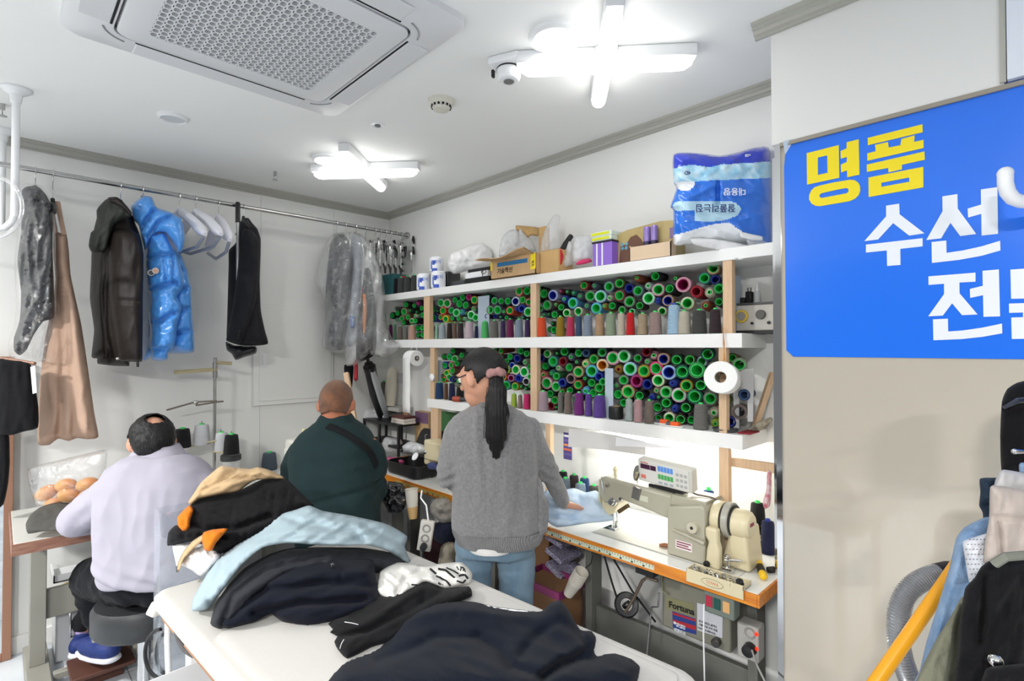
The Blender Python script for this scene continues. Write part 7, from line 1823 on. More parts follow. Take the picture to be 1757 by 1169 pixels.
S.loft([(784,236,308,2.19,.075),(796,214,330,2.19,.10),(812,194,350,d1,.125),(840,182,360,d1,.15),(880,180,363,d1,.165),(930,180,362,d1,.165),(960,182,358,d1,.165),(985,180,352,d1,.165),(1002,186,346,d1,.155),(1012,196,338,d1,.14)], ex=2.5)
S.chain([P3(212, 838, d1), P3(172, 862, 2.23), P3(133, 893, 2.28), P3(168, 893, 2.42), P3(200, 886, 2.50)], [.088, .078, .070, .055, .042])
S.chain([P3(335, 838, d1), P3(360, 870, 2.24), P3(372, 905, 2.30), P3(305, 882, 2.53)], [.086, .076, .068, .042])
cr1 = crumple(.008, .16, .4, .34, 7)
def f_shirt(co, n):
    a = cr1(co, n)
    h = at(200, 985, d1).z - co.z
    if abs(h) < .13: a += .006*math.sin((co.z + .35*co.dot(RR))*95)*(1-abs(h)/.13)
    q = co - at(182, 890, 2.22)
    if q.length < .14: a += .008*math.sin((co.dot(RR)*.7 - co.z)*85)*(1-q.length/.14)
    return a
sh = S.finish('shirt', F_shirt, man1, .009, 5, fn=f_shirt)
C_ = Blob(); C_.loft([(768,238,303,2.205,.064),(774,236,306,2.205,.070),(788,228,314,2.20,.085),(796,222,322,2.20,.095)], n=40); part('collar', C_, F_shirt, sh)
F_trous = fabric('black-navy trousers', (15, 16, 22), bump=.1)
T_ = Blob(); T_.loft([(985,192,346,2.22,.14),(1015,188,345,2.22,.15),(1040,196,340,2.23,.13)])
for h_, k_, a_ in ((hipl, knl, anl), (hipr, knr, anr)):
    T_.chain([h_ - UP*.01, h_.lerp(k_, .5), k_, k_.lerp(a_, .5), a_ + UP*.035], [.100, .100, .090, .068, .054], 20)
T_.finish('trousers', F_trous, man1, .010, 5, fn=crumple(.008, .12, .2, .1, 9))
m_shoe = mat('blue trainer mesh', (22, 48, 118), .6, bump=.4, bscale=120, var=.3, vscale=40); m_sole = mat('white trainer sole', (214, 216, 222), .5)
def shoe(an, dirv):
    SH = Blob(); dirv = dirv.normalized(); b = an - UP*.055
    SH.chain([b - dirv*.055, b + dirv*.02, b + dirv*.10, b + dirv*.155], [.044, .050, .044, .028], 18); SH.chain([b + UP*.01, b + UP*.045], [.046, .042], 16)
    s_ = SH.finish('shoe', m_shoe, man1, .008, 4)
    SL = Blob(); c_ = b - UP*.038
    SL.chain([c_ - dirv*.06, c_ + dirv*.02, c_ + dirv*.10, c_ + dirv*.16], [.046, .050, .046, .028], 18, .42, upv=(0, 0, 1)); SL.finish('sole', m_sole, s_, .008, 3)
shoe(anl, -RR*.86 + FH*.35 - UP*.08); shoe(anr, -RR*.25 + FH*.9)
part('sock', MB().tube([anr + UP*.05, anr - UP*.02], [.043, .044], 18), mat('purple patterned sock', (58, 44, 92), .9, c2=(180, 160, 200), vscale=45), man1)
part('sock', MB().tube([anl + UP*.0, anl - UP*.03], [.040, .042], 18), mat('grey ankle sock', (128, 126, 124), .9), man1)

# ---------------------------------------------------------------- SEATED MAN IN DARK GREEN
d2 = 2.64
h2 = P3(577, 692, 2.63); f2 = FH*.93 - RR*.12 - UP*.38
B = Blob(); fv, lv, uv, Mh = head(B, h2, f2, (UP + f2*.28).normalized(), 1.06, 1.25)
B.chain([h2 - uv*.05 - fv*.02, P3(577, 722, 2.62), P3(577, 750, d2)], [.063, .066, .08], 18)
B.loft([(742,535,622,d2,.08),(765,515,636,d2,.11),(820,508,642,d2,.13),(900,512,642,d2,.13),(985,514,640,d2,.13)])
sL, eL, wL = P3(520, 772, d2), P3(497, 838, 2.70), P3(530, 838, 2.98); sR, eR, wR = P3(634, 770, d2), P3(648, 838, 2.72), P3(610, 835, 3.0)
B.chain([sL, eL, wL], [.058, .045, .03]); B.chain([sR, eR, wR], [.058, .045, .03])
hand(B, wL, FH*.9 + RR*.3, UP, 1, .5, -1); hand(B, wR, FH*.9 - RR*.3, UP, 1, .5, 1)
hl, hr = P3(545, 975, 2.66), P3(612, 975, 2.66); kl_, kr_ = P3(538, 965, 3.06), P3(620, 965, 3.06)
al, ar = kl_.copy(), kr_.copy(); al.z = ar.z = .09
for h_, k_, a_ in ((hl, kl_, al), (hr, kr_, ar)):
    B.chain([h_, k_, a_], [.09, .065, .04]); B.chain([a_ - UP*.045, a_ - UP*.05 + FH*.12], [.038, .03])
man2 = B.finish('person', m_skin2, None, .0085, 5)
tag(man2, 'cropped-hair man in dark green jacket with black shoulder strap, seated facing the wall', 'person')
eyes(h2, fv, lv, uv, man2, 1.06)
m_hair2 = mat('cropped reddish brown hair', (136, 88, 58), .75, c2=(92, 62, 44), vscale=22, bump=.5, bscale=260, sheen=.2)
Hh = Blob(); Hh.sphere(h2 + uv*.010 - fv*.008, (.0825, .101, .107), 34, 22, Mh); Hh.sphere(h2 - fv*.045 - uv*.03, (.072, .062, .066), 24, 16, Mh)
def keep2(p):
    q = p - h2; a, b, c = q.dot(fv), q.dot(uv), q.dot(lv)
    if a > .05 and b < .06: return False
    if abs(c) > .05 and -.03 < a and b < -.004: return False
    if b < -.072: return False
    return True
o = Hh.finish('hair', m_hair2, man2, .007, 3, keep=keep2); o.modifiers.new('thickness', 'SOLIDIFY').thickness = .002
F_green = fabric('dark green jacket', (34, 52, 54), bump=.1, var=.08)
S = Blob()
S.loft([(726,548,608,2.625,.085),(736,536,620,2.63,.11),(750,518,634,d2,.135),(775,502,646,d2,.165),(820,503,650,d2,.185),(880,510,650,d2,.19),(940,514,648,d2,.19),(985,516,646,d2,.18)], ex=2.6)
S.chain([P3(524, 780, d2), P3(507, 808, 2.66), P3(499, 838, 2.70), P3(528, 838, 2.95)], [.088, .078, .068, .045])
S.chain([P3(630, 780, d2), P3(640, 808, 2.66), P3(644, 838, 2.72), P3(612, 836, 2.97)], [.086, .076, .066, .045])
cr2 = crumple(.007, .5, .4, .16, 12)
jk2 = S.finish('jacket', F_green, man2, .010, 5, fn=lambda co, n: cr2(co, n) - .010*math.exp(-((co.z - at(580, 842, d2).z - .22*(co - h2).dot(RR))/.012)**2))
C_ = Blob(); C_.loft([(714,552,602,2.615,.072),(720,548,606,2.615,.080),(734,540,614,2.62,.098)], n=40); part('collar', C_, F_green, jk2)
T_ = Blob(); T_.loft([(955,520,642,2.66,.16),(1000,518,644,2.66,.17),(1015,524,640,2.66,.15)])
for h_, k_, a_ in ((hl, kl_, al), (hr, kr_, ar)): T_.chain([h_, h_.lerp(k_, .5), k_, a_ + UP*.02], [.105, .10, .088, .062], 18)
T_.finish('trousers', fabric('dark trousers', (32, 32, 36)), man2, .012, 4)
for a_ in (al, ar):
    SH = Blob(); SH.chain([a_ - UP*.045 - FH*.03, a_ - UP*.05 + FH*.06, a_ - UP*.055 + FH*.15], [.044, .045, .034], 16); SH.finish('shoe', m_black, man2, .010, 4)
# strap laid on the back of the jacket
from mathutils.bvhtree import BVHTree
bv = BVHTree.FromPolygons([v.co for v in jk2.data.vertices], [tuple(p.vertices) for p in jk2.data.polygons])
def onback(u, v, fallback=2.45):
    r = (at(u, v, 1) - CAM).normalized(); h = bv.ray_cast(CAM, r)
    return h[0] - r*.011 if h[0] is not None else at(u, v, fallback)
q = MB(); E = []
for (u, v) in [(560+(u_-560), v_) for u_, v_ in zip(np.linspace(560, 647, 26), np.interp(np.linspace(560, 647, 26), [560,572,590,603,618,632,641,647], [730,734,742,750,760,771,784,800]))]:
    dx, dy = .5, -.86
    E.append((onback(u+2.5, v-5), onback(u-2.5, v+5)))
q.add([p_ for e_ in E for p_ in e_], [(2*i, 2*i+2, 2*i+3, 2*i+1) for i in range(len(E)-1)])
o = part('shoulder_strap', q, fabric('black webbing', (26, 28, 30)), man2); o.modifiers.new('thickness', 'SOLIDIFY').thickness = .004

# ---------------------------------------------------------------- DENIM BEING SEWN
F_den2 = mat('pale washed denim', (170, 196, 222), .85, bump=.25, bscale=280, c2=(202, 218, 234), vscale=7, sheen=.1)
dn = soft('denim_garment', [(u, v, d_) for u, v, d_ in ((930,848,2.22),(945,838,2.3),(962,842,2.34),(985,838,2.38),(1005,845,2.38),(1022,842,2.38),(1032,850,2.36),(1040,868,2.34),(1052,884,2.33),(1052,893,2.30),(1035,896,2.28),(1010,898,2.26),(985,902,2.24),(955,905,2.22),(940,896,2.2),(930,880,2.2))], .05, F_den2, None, 3.5,
     folds=(.018, 60, 14, 20), seed=95, creases=[([(990,842),(1000,870),(975,898)], -.02, 5), ([(945,885),(1000,890),(1050,888)], -.02, 4), ([(1010,850),(1030,875)], .02, 5)])
tag(dn, 'pale blue denim garment being fed under the sewing machine needle', 'denim garment')
# ================================================================ THE WHITE-SHIRT MAN'S TABLE
W1 = .755
m_ledge = mat('worn reddish wood edge', (128, 82, 66), .5, c2=(160, 120, 100), vscale=12, stretch=(8, 1, 8))
tb3 = thing('sewing_table', 'worn sewing table with reddish edge in front of the man in white', 'table', (.4, -1.7, 0))
part('tabletop', MB().box((.08, -2.215, W1-.05), (.705, -1.13, W1)), mat('worn white top', (206, 206, 200), .4), tb3, .002)
part('edge_band', MB().box((.705, -2.218, W1-.05), (.712, -1.13, W1-.001)).box((.08, -2.222, W1-.05), (.712, -2.215, W1-.001)), m_ledge, tb3, .002)
for y in (-2.12, -1.25):
    l = part('leg', MB().box((.28, y-.03, .06), (.36, y+.03, W1-.05)), m_leg, tb3, .003)
    part('foot', MB().box((.09, y-.045, .001), (.66, y+.045, .06)), m_leg, l, .006)
    part('foot_cap', MB().box((.62, y-.047, .0005), (.68, y+.047, .062)), m_black, l, .004)
part('cross_beam', MB().box((.30, -2.09, .26), (.33, -1.28, .40)), m_leg, tb3, .003)
part('pedal_bar', MB().box((.46, -2.07, .03), (.50, -1.29, .06)), m_leg, tb3, .003)
part('foot_rest', MB().box((.44, -2.02, .06), (.66, -1.78, .078)), mat('brown foot board', (86, 52, 40), .6), tb3, .003)
part('rest_block', MB().box((.46, -1.99, .0), (.60, -1.82, .0595)), MATS['brown foot board'], tb3, .003)
part('control_box', MB().box((.40, -1.86, .52), (.58, -1.66, W1-.0505)), mat('grey control box', (120, 122, 118), .5), tb3, .006)
part('control_cable', MB().tube([(.58, -1.84, .56), (.60, -1.86, .48), (.57, -1.86, .42), (.54, -1.8, .5)], .005, 8), m_black, tb3)
part('hook_wire', MB().tube([(.34, -2.0, .26), (.37, -2.0, .22), (.36, -2.0, .15), (.33, -1.99, .14)], .005, 6), m_steel, tb3)
p = at(105, 1008, 2.85)
tr_ = thing('white_tray', 'white tray holding a yellow packet under the white-shirt man\'s table', 'tray', (.2, -1.95, .36))
part('tray_body', MB().box((.06, -2.06, .402), (.27, -1.70, .408)).box((.265, -2.06, .402), (.27, -1.7, .44)).box((.06, -2.06, .402), (.27, -2.055, .44)), m_white, tr_)
tag(soft('yellow_packet', [(u, v, depth(Vector((.18, -1.95, .45)))) for u, v in ((88,1020),(96,1008),(120,998),(128,1002),(126,1010),(108,1020),(92,1026))], .02, mat('yellow packet', (206, 178, 40), .5), None, 3), 'yellow packet lying in the white tray under the table', 'packet')
tag(part('paper_sheet', MB().box((.10, -2.02, .001), (.44, -1.86, .004)), mat('white paper', (236, 236, 240), .7), None), 'white paper sheets on the floor under the white-shirt man\'s table', 'paper')
wc_ = thing('white_carton', 'white open carton of scraps under the white-shirt man\'s table', 'carton', (.2, -1.95, 0))
part('carton', MB().box((.05, -2.05, .005), (.27, -1.5, .25)), mat('grey white card', (196, 198, 200), .7), wc_, .003)
# cloth, bread
d = 2.36
tag(soft('grey_cloth', [(u, v, d_) for u, v, d_ in ((44,900,2.3),(52,884,2.36),(70,870,2.42),(100,862,2.46),(140,866,2.5),(170,872,2.5),(178,895,2.35),(150,906,2.28),(110,910,2.25),(75,912,2.26),(48,916,2.27))], .035, fabric('dark grey cloth', (84, 82, 78)), None, 4, folds=(.012, 22, 12, -10), seed=101), 'dark grey garment on the table under the bag of bread', 'cloth')
m_bread = mat('golden bread crust', (184, 106, 44), .5, c2=(216, 162, 92), vscale=7, bump=.1, bscale=60)
br = []
dB = 2.52
for i, (u, v, w_, h_, rot, lab) in enumerate(((80,846,46,26,-28,'bread roll at the near end of the clear bag, lower row'), (113,833,42,24,-8,'bread roll in the middle of the upper row in the clear bag'), (150,832,44,26,-12,'bread roll at the shirt-sleeve end of the upper row'),
        (118,850,44,26,4,'bread roll in the middle of the lower row in the clear bag'), (92,862,38,16,-14,'flat bread roll at the bottom of the clear bag'), (152,852,40,24,0,'bread roll half behind the white sleeve in the clear bag'))):
    c = at(u, v, dB - .01*(i > 2)); a = math.radians(-rot)
    xd = RR*math.cos(a) + UP*math.sin(a); zd = -RR*math.sin(a) + UP*math.cos(a); yd = zd.cross(xd)
    M3 = Matrix(((xd.x, yd.x, zd.x), (xd.y, yd.y, zd.y), (xd.z, yd.z, zd.z)))
    k_ = dB/FPX/2/1.18
    o = part('bread_roll', MB().sphere((0, 0, 0), (w_*k_, h_*k_*1.1, h_*k_*1.1), 22, 14, M3), m_bread); o.location = c
    tag(o, lab, 'bread roll', 'bread rolls in the clear bag')
tag(soft('bread_bag', [(u, v, dB-.03) for u, v in ((46,806),(60,800),(100,790),(150,778),(178,772),(184,776),(182,800),(176,850),(170,868),(120,870),(64,868),(54,850),(48,826))], .09, plastic_film('bread bag film', milky=.03, base=.02, edge=.5, scale=10), None, 4.5, folds=(.012, 24, 10, -10), seed=103), 'clear plastic bag holding the bread rolls beside the white sleeve', 'plastic bag')
p = at(224, 793, 2.5)
tag(soft('white_dish', [(u, v, 2.5) for u, v in ((208,790),(214,786),(232,786),(238,790),(232,799),(220,801),(212,797))], .02, m_white, None, 2.5), 'small white dish edge beside the face of the man in white', 'dish')

# ---------------------------------------------------------------- thread stand of that table
dS = depth(Vector((.30, -1.30, 1)))
A3 = lambda u, v, dd=0: at(u, v, dS+dd)
m_beige = mat('aged cream plastic', (196, 184, 146), .5)
st = thing('thread_stand', 'tall steel thread stand with cream arms beside the head of the man in white', 'thread stand', A3(370, 800))
zb = A3(370, 800); zb.z = W1
pt_ = A3(369, 614)
part('pole', MB().cyl((pt_.x, pt_.y, W1-.05), pt_, .009, 14), m_steel, st)
part('guide_arm', MB().tube([A3(299, 639, -.05), A3(372, 634)], .012, 4, upv=(0, 0, 1), flat=1.0), m_beige, st, smooth=False)
part('guide_arm', MB().tube([A3(366, 622), A3(398, 624, .05)], .011, 4, upv=(0, 0, 1)), m_beige, st, smooth=False)
for v in (642, 627): part('clamp', MB().tube([A3(369, v+6), A3(369, v-5)], .014, 12), m_steel, st)
part('tension_arm', MB().tube([A3(286, 704, -.1), A3(335, 690, -.05), A3(372, 688)], .005, 8).tube([A3(336, 696, -.05), A3(372, 690), A3(383, 689, .03)], .005, 8), mat('brown steel', (120, 112, 100), .4, .6), st)
part('tension_ring', MB().sphere(A3(336, 691, -.05), .014, 12, 8), m_steel, st)
part('spool_tray', MB().tube([A3(300, 770, -.05), A3(335, 765, -.02), A3(372, 756)], .014, 8, flat=.35, upv=(0, 0, 1)), m_beige, st)
part('spool_tray', MB().tube([A3(366, 775), A3(395, 778, -.02), A3(404, 778, -.04)], .014, 8, flat=.35, upv=(0, 0, 1)), m_beige, st)
def fat_cone(u, vb, vt, w_, dd, col, lab, pin=True):
    p = at(u, vb, dS+dd); k_ = (dS+dd)/FPX; o = put_cone(p, (0, 0, 0), w_/2*k_/1.06, (vb-vt)*k_*.95, col, 'g'); tag(o, lab, 'thread cone', 'thread cones on the tall stand')
    if pin: part('stand_pin', MB().cyl(p, p + UP*((vb-vt)*k_+.014), .003, 8), m_steel, st)
fat_cone(313, 768, 734, 28, -.05, 'black', 'black thread cone half behind the head of the man in white', False)
fat_cone(346, 763, 727, 28, 0, 'white', 'big white thread cone on the cream arm of the tall stand')
fat_cone(379, 774, 741, 26, .03, 'white', 'white thread cone on the tall stand behind the black cone')
fat_cone(397, 779, 744, 27, -.04, 'black', 'black thread cone at the outer end of the tall stand')
p = A3(396, 806, .05); Mt = Matrix.Translation((p.x, p.y, W1+.001))
j = thing('lidded_jar', 'clear jar with dark lid under the black cone of the tall stand', 'jar', (p.x, p.y, W1))
zj = A3(396, 790, .05).z
part('glass_body', MB().lathe([(.001, 0), (.05, 0), (.052, .01), (.052, zj-W1), (.05, zj-W1)], 24, Mt), plastic_film('jar plastic', milky=.3, base=.1, edge=.5, scale=3), j)
part('lid', MB().lathe([(.055, zj-W1), (.057, zj-W1+.004), (.057, zj-W1+.03), (.05, zj-W1+.036), (.001, zj-W1+.036)], 26, Mt), mat('dark grey lid', (60, 62, 64), .45), j)
# table of the second man, with his machine
tb4 = thing('sewing_table', 'sewing table along the wall in front of the cropped-hair man', 'table', (.35, -.75, 0))
part('tabletop', MB().box((.05, -1.12, W1-.045), (.66, -.02, W1)), m_lam, tb4, .002)
part('edge_band', MB().box((.655, -1.12, W1-.045), (.662, -.02, W1-.001)), m_ledge, tb4, .002) if False else None
for y in (-1.05, -.12): part('leg', MB().box((.3, y-.03, .001), (.37, y+.03, W1-.045)), m_leg, tb4, .003)
p = onz(462, 806, W1); o = put_cone((p.x, p.y, W1+.001), (0, 0, 0), .050, .115, 'slate', 'g'); tag(o, 'dark slate thread cone standing alone on the wall-side table', 'thread cone')
p = at(524, 752, 3.15)
m2 = thing('sewing_machine', 'white sewing machine half hidden by the cropped-hair man', 'sewing machine', (p.x, p.y, W1))
part('arm', MB().box((p.x-.06, p.y-.10, p.z-.09), (p.x+.06, p.y+.25, p.z)), mat('white machine enamel', (226, 224, 214), .35, coat=.2), m2, .015)
part('pillar', MB().box((p.x-.07, p.y+.13, W1+.0005), (p.x+.07, p.y+.27, p.z-.02)), MATS['white machine enamel'], m2, .012)
part('head', MB().box((p.x-.05, p.y-.11, W1+.06), (p.x+.05, p.y-.02, p.z-.05)), MATS['white machine enamel'], m2, .012)
part('spool_pin', MB().lathe([(.020, 0), (.016, .03), (.012, .04), (.012, .055), (.001, .057)], 16, Matrix.Translation((p.x-.02, p.y+.0, p.z))), m_cream, m2)
part('hand_wheel', MB().lathe([(.001, -.015), (.06, -.015), (.06, .015), (.001, .015)], 24, Matrix.Translation((p.x, p.y+.29, p.z-.05)) @ Matrix.Rotation(math.pi/2, 4, 'X')), MATS['white machine enamel'], m2)
part('red_knob', MB().sphere(at(500, 768, 3.1), .018, 12, 8), mat('red knob', (190, 30, 44), .4), m2)
# stools
def stool(c, r, zt, th, lab):
    t = thing('stool', lab, 'stool', (c.x, c.y, 0)); T_ = Matrix.Translation((c.x, c.y, 0))
    part('cushion', MB().lathe([(.001, zt-th), (r*.94, zt-th), (r, zt-th+.015), (r, zt-.025), (r*.93, zt-.004), (.001, zt)], 40, T_), mat('dark grey vinyl', (50, 52, 54), .45, bump=.05, bscale=60), t)
    part('post', MB().cyl((c.x, c.y, .06), (c.x, c.y, zt-th), .025, 16), m_chrome, t)
    for k in range(5):
        a = 2*math.pi*k/5 + .5; dx, dy = math.cos(a), math.sin(a)
        part('base_leg', MB().tube([(c.x+dx*.02, c.y+dy*.02, .09), (c.x+dx*.14, c.y+dy*.14, .075), (c.x+dx*.26, c.y+dy*.26, .03)], [.022, .02, .014], 10), m_chrome, t)
        part('caster', MB().sphere((c.x+dx*.265, c.y+dy*.265, .02), .02, 12, 8), m_black, t)
c = at(248, 1040, 2.27); stool(c, .185, at(248, 1022, 2.27).z, .12, 'dark grey round stool under the seated man in white')
c = at(580, 1000, 2.68); stool(c, .19, at(580, 1010, 2.68).z, .08, 'dark round stool under the cropped-hair man')

# ================================================================ FRONT TABLE WITH THE CLOTHES
GZ = .855
m_cloth = mat('white cotton table cover', (204, 201, 195), .85, bump=.12, bscale=22, sheen=.1)
gt = thing('ironing_table', 'padded work table with white cotton cover piled with clothes', 'table', (2.5, -1.57, 0))
Mg = Matrix.Translation((1.88, -1.93, 0)) @ Matrix.Rotation(math.radians(3.2), 4, 'Z')
LX, LY = 1.36, .70
def rpoly(x0, y0, x1, y1, r, z, n=6):
    out = []
    for cx, cy, a0 in ((x1-r, y1-r, 0), (x0+r, y1-r, 90), (x0+r, y0+r, 180), (x1-r, y0+r, 270)):
        for k in range(n+1):
            t_ = math.radians(a0+90*k/n); out.append(Mg @ Vector((cx+r*math.cos(t_), cy+r*math.sin(t_), z)))
    return out
part('cover', MB().rings([rpoly(0, 0, LX, LY, .03, GZ-.05), rpoly(-.006, -.006, LX+.006, LY+.006, .035, GZ-.04), rpoly(-.006, -.006, LX+.006, LY+.006, .035, GZ-.012), rpoly(.004, .004, LX-.004, LY-.004, .03, GZ-.002), rpoly(.02, .02, LX-.02, LY-.02, .03, GZ)]), m_cloth, gt)
part('pad', MB().rings([rpoly(.40, .03, LX-.02, LY-.03, .03, GZ-.001), rpoly(.40, .03, LX-.02, LY-.03, .03, GZ+.004), rpoly(.41, .04, LX-.03, LY-.04, .03, GZ+.008)]), m_cloth, gt)
part('board', MB().rings([rpoly(.01, .01, LX-.01, LY-.01, .03, GZ-.075), rpoly(.01, .01, LX-.01, LY-.01, .03, GZ-.0505)]), mat('brown board edge', (168, 122, 84), .6), gt)
for (x, y) in ((.10, .08), (.10, LY-.08), (LX-.1, .08), (LX-.1, LY-.08)):
    part('leg', MB().box((x-.02, y-.02, .001), (x+.02, y+.02, GZ-.075), Mg), m_white, gt, .004)
part('cover_corner', MB().rings([[Mg @ Vector(p) for p in ((-.006, -.006, GZ-.03), (.05, -.01, GZ-.03), (.05, .03, GZ-.03), (-.006, .04, GZ-.03))], [Mg @ Vector(p) for p in ((-.03, -.02, GZ-.075), (.04, -.014, GZ-.065), (.04, .02, GZ-.06), (-.022, .05, GZ-.06))]]), m_cloth, gt, .008)
# clear drawer bin and paper bag below
a_ = onz(285, 1000, .5)
cbp = thing('clear_bin', 'tall translucent plastic bin standing between the man in white and the work table', 'bin', (1.67, -1.76, 0))
b0, b1 = at(274, 920, 1.62), at(312, 920, 1.62)
zt = at(290, 905, 1.62).z
bm_ = MB(); X0, Y0 = 1.595, -1.88
bm_.box((X0, Y0, .10), (X0+.004, Y0+.20, zt)); bm_.box((X0, Y0, .10), (X0+.09, Y0+.004, zt)); bm_.box((X0+.086, Y0, .10), (X0+.09, Y0+.20, zt)); bm_.box((X0, Y0+.196, .10), (X0+.09, Y0+.20, zt)); bm_.box((X0, Y0, .10), (X0+.09, Y0+.20, .104))
part('bin_wall', bm_, plastic_film('bin plastic', tint=(206, 220, 236), milky=.12, base=.08, edge=.5, scale=2), cbp, smooth=False)
for (x, y) in ((X0+.01, Y0+.01), (X0+.08, Y0+.01), (X0+.01, Y0+.19), (X0+.08, Y0+.19)): part('bin_foot', MB().cyl((x, y, .001), (x, y, .10), .008, 10), m_white, cbp)
Mb_ = Mg @ Matrix.Translation((.30, -.02, 0))
pb_ = thing('paper_carrier_bag', 'white paper carrier bag with dark brown cloth inside below the work table', 'paper bag', (2.05, -1.98, 0))
q = MB(); bz = .70
for (x0, y0, x1, y1, zt_) in ((0, -.10, .003, .12, bz+.055), (0, -.103, .34, -.10, bz-.03), (.337, -.10, .34, .12, bz), (0, .117, .34, .12, bz)): q.box((x0, y0, .002), (x1, y1, zt_), Mb_)
part('bag_body', q, mat('white kraft bag', (222, 224, 226), .6), pb_, smooth=False)
cloth = soft('brown_satin', [(u, v, 1.44) for u, v in ((298,1082),(312,1070),(326,1082),(345,1100),(362,1118),(352,1124),(330,1130),(312,1118),(302,1100))], .03, mat('dark brown satin', (52, 36, 32), .35), None, 3.5, folds=(.012, 14, 10, 30), seed=111)
tag(cloth, 'dark brown satin cloth spilling out of the white paper carrier bag', 'cloth')
cbl = MB(); pts = []
c0 = at(276, 1118, 1.75)
for (ru, rv, off) in ((30, 42, 0), (18, 34, 9)):
    cbl.tube([at(276+off-ru*math.sin(a)*.9, 1122-rv*math.cos(a), 1.75+.03*math.sin(a)) for a in np.linspace(0, math.pi, 16)], .006, 8)
tag(part('black_flex', cbl, m_black, None), 'looped black power cable hanging beside the paper carrier bag', 'cable')
tag(part('white_conduit', MB().tube([at(292, 1022, 1.55), at(288, 1050, 1.55), at(287, 1100, 1.58), at(290, 1180, 1.6)], .008, 10), m_white, None), 'white cable dropping from the work table corner', 'cable')

# ---------------------------------------------------------------- clothes piled on it
C5 = lambda L: zc(240, 760, 2.858, L); C6 = lambda L: zc(540, 900, 2.834, L)
F_pb = fabric('pale blue cotton', (168, 187, 195), bump=.08, var=.05)
F_ch = fabric('charcoal cloth', (46, 48, 53), bump=.08, var=.1); F_nv = fabric('dark navy cloth', (17, 20, 33), bump=.08, var=.08)
F_bk = fabric('black rib cloth', (14, 13, 16), bump=.1); F_bk2 = fabric('black twill', (21, 21, 23), bump=.1)
F_tan = fabric('tan cotton', (206, 176, 136), bump=.1, var=.08); F_or = fabric('orange jersey', (226, 124, 32), bump=.1, var=.08); F_nw = fabric('navy wool', (15, 22, 35), bump=.12, var=.1)
t = soft('crumpled_bag', C5([(160,500,1.72),(230,490,1.72),(300,485,1.70),(400,545,1.62),(370,600,1.58),(300,655,1.56),(250,625,1.58),(195,600,1.62),(180,640,1.6),(175,590,1.66)]), .06, m_pbag, None, 4, folds=(.02, 20, 14, 40), seed=121)
tag(t, 'white paper and plastic wrapping crushed under the black ribbed garment', 'wrapping')
t = soft('tan_strap', C5([(182,635,1.58),(186,590,1.6),(215,530,1.62),(260,480,1.64),(310,450,1.64),(320,470,1.62),(260,520,1.60),(215,570,1.58),(195,625,1.56)]), .015, F_tan, None, 3, seed=122); tag(t, 'tan cloth edge curling over the white wrapping', 'cloth')
t = soft('black_ribbed_garment', C5([(136,505,1.72),(140,440,1.74),(175,405,1.76),(240,400,1.76),(246,310,1.84),(300,262,1.90),(480,235,1.95),(600,180,1.98),(710,172,2.0),(790,245,1.98),(852,308,1.94),(790,345,1.86),(700,400,1.76),(600,450,1.70),(480,505,1.66),(400,545,1.64),(330,520,1.66),(300,480,1.68),(220,490,1.70)]), .11, F_bk, None, 4.5, width=30,
     folds=(.010, 5, 60, 10), seed=123, creases=[(C5([(245,395),(330,430),(480,420),(640,360)]), -.05, 6), (C5([(300,470),(480,470)]), -.03, 5)])
tag(t, 'black finely ribbed garment folded at the far end of the clothes pile', 'garment')
t = soft('orange_garment', C5([(184,365,1.74),(215,330,1.76),(246,305,1.78),(262,330,1.74),(248,380,1.72),(240,440,1.70),(205,442,1.70),(186,405,1.72)]), .045, F_or, None, 3.5, folds=(.012, 12, 18, -20), seed=124); tag(t, 'orange jersey garment showing at the end of the pile below the tan trousers', 'garment')
t = soft('orange_sleeve', C5([(312,440,1.62),(360,425,1.62),(430,420,1.62),(410,450,1.60),(375,490,1.58),(352,530,1.57),(318,528,1.58),(304,480,1.60)]), .04, F_or, None, 3.5, folds=(.012, 12, 16, 60), seed=125); tag(t, 'orange jersey cuff poking out under the black ribbed garment', 'garment')
t = soft('tan_trousers', C5([(236,292,1.82),(270,240,1.84),(300,195,1.86),(350,150,1.88),(400,113,1.90),(470,122,1.92),(540,128,1.94),(580,120,1.94),(640,135,1.96),(716,176,1.96),(640,178,1.92),(560,186,1.90),(480,240,1.86),(400,255,1.84),(300,275,1.82),(250,305,1.80)]), .06, F_tan, None, 3.5, folds=(.017, 80, 13, -25), seed=126, creases=[(C5([(300,240),(420,180),(600,165)]), -.03, 4), (C5([(330,200),(470,135)]), -.02, 4)])
tag(t, 'tan cotton trousers crumpled on top of the black ribbed garment', 'trousers')
t = soft('charcoal_trousers', C5([(345,885,1.38),(372,790,1.44),(440,690,1.50),(520,610,1.56),(640,545,1.62),(760,515,1.64),(1080,515,1.70),(1260,545,1.76),(1300,580,1.78),(1290,620,1.74),(1150,640,1.66),(900,610,1.56),(720,640,1.50),(560,750,1.42),(470,850,1.39),(400,912,1.36),(365,905,1.36)]), .07, F_ch, None, 4.5, folds=(.012, 120, 20, -35), seed=127, creases=[(C5([(400,890),(460,740),(620,620),(900,550)]), -.03, 5)])
tag(t, 'charcoal grey trousers folded under the pale blue pair', 'trousers')
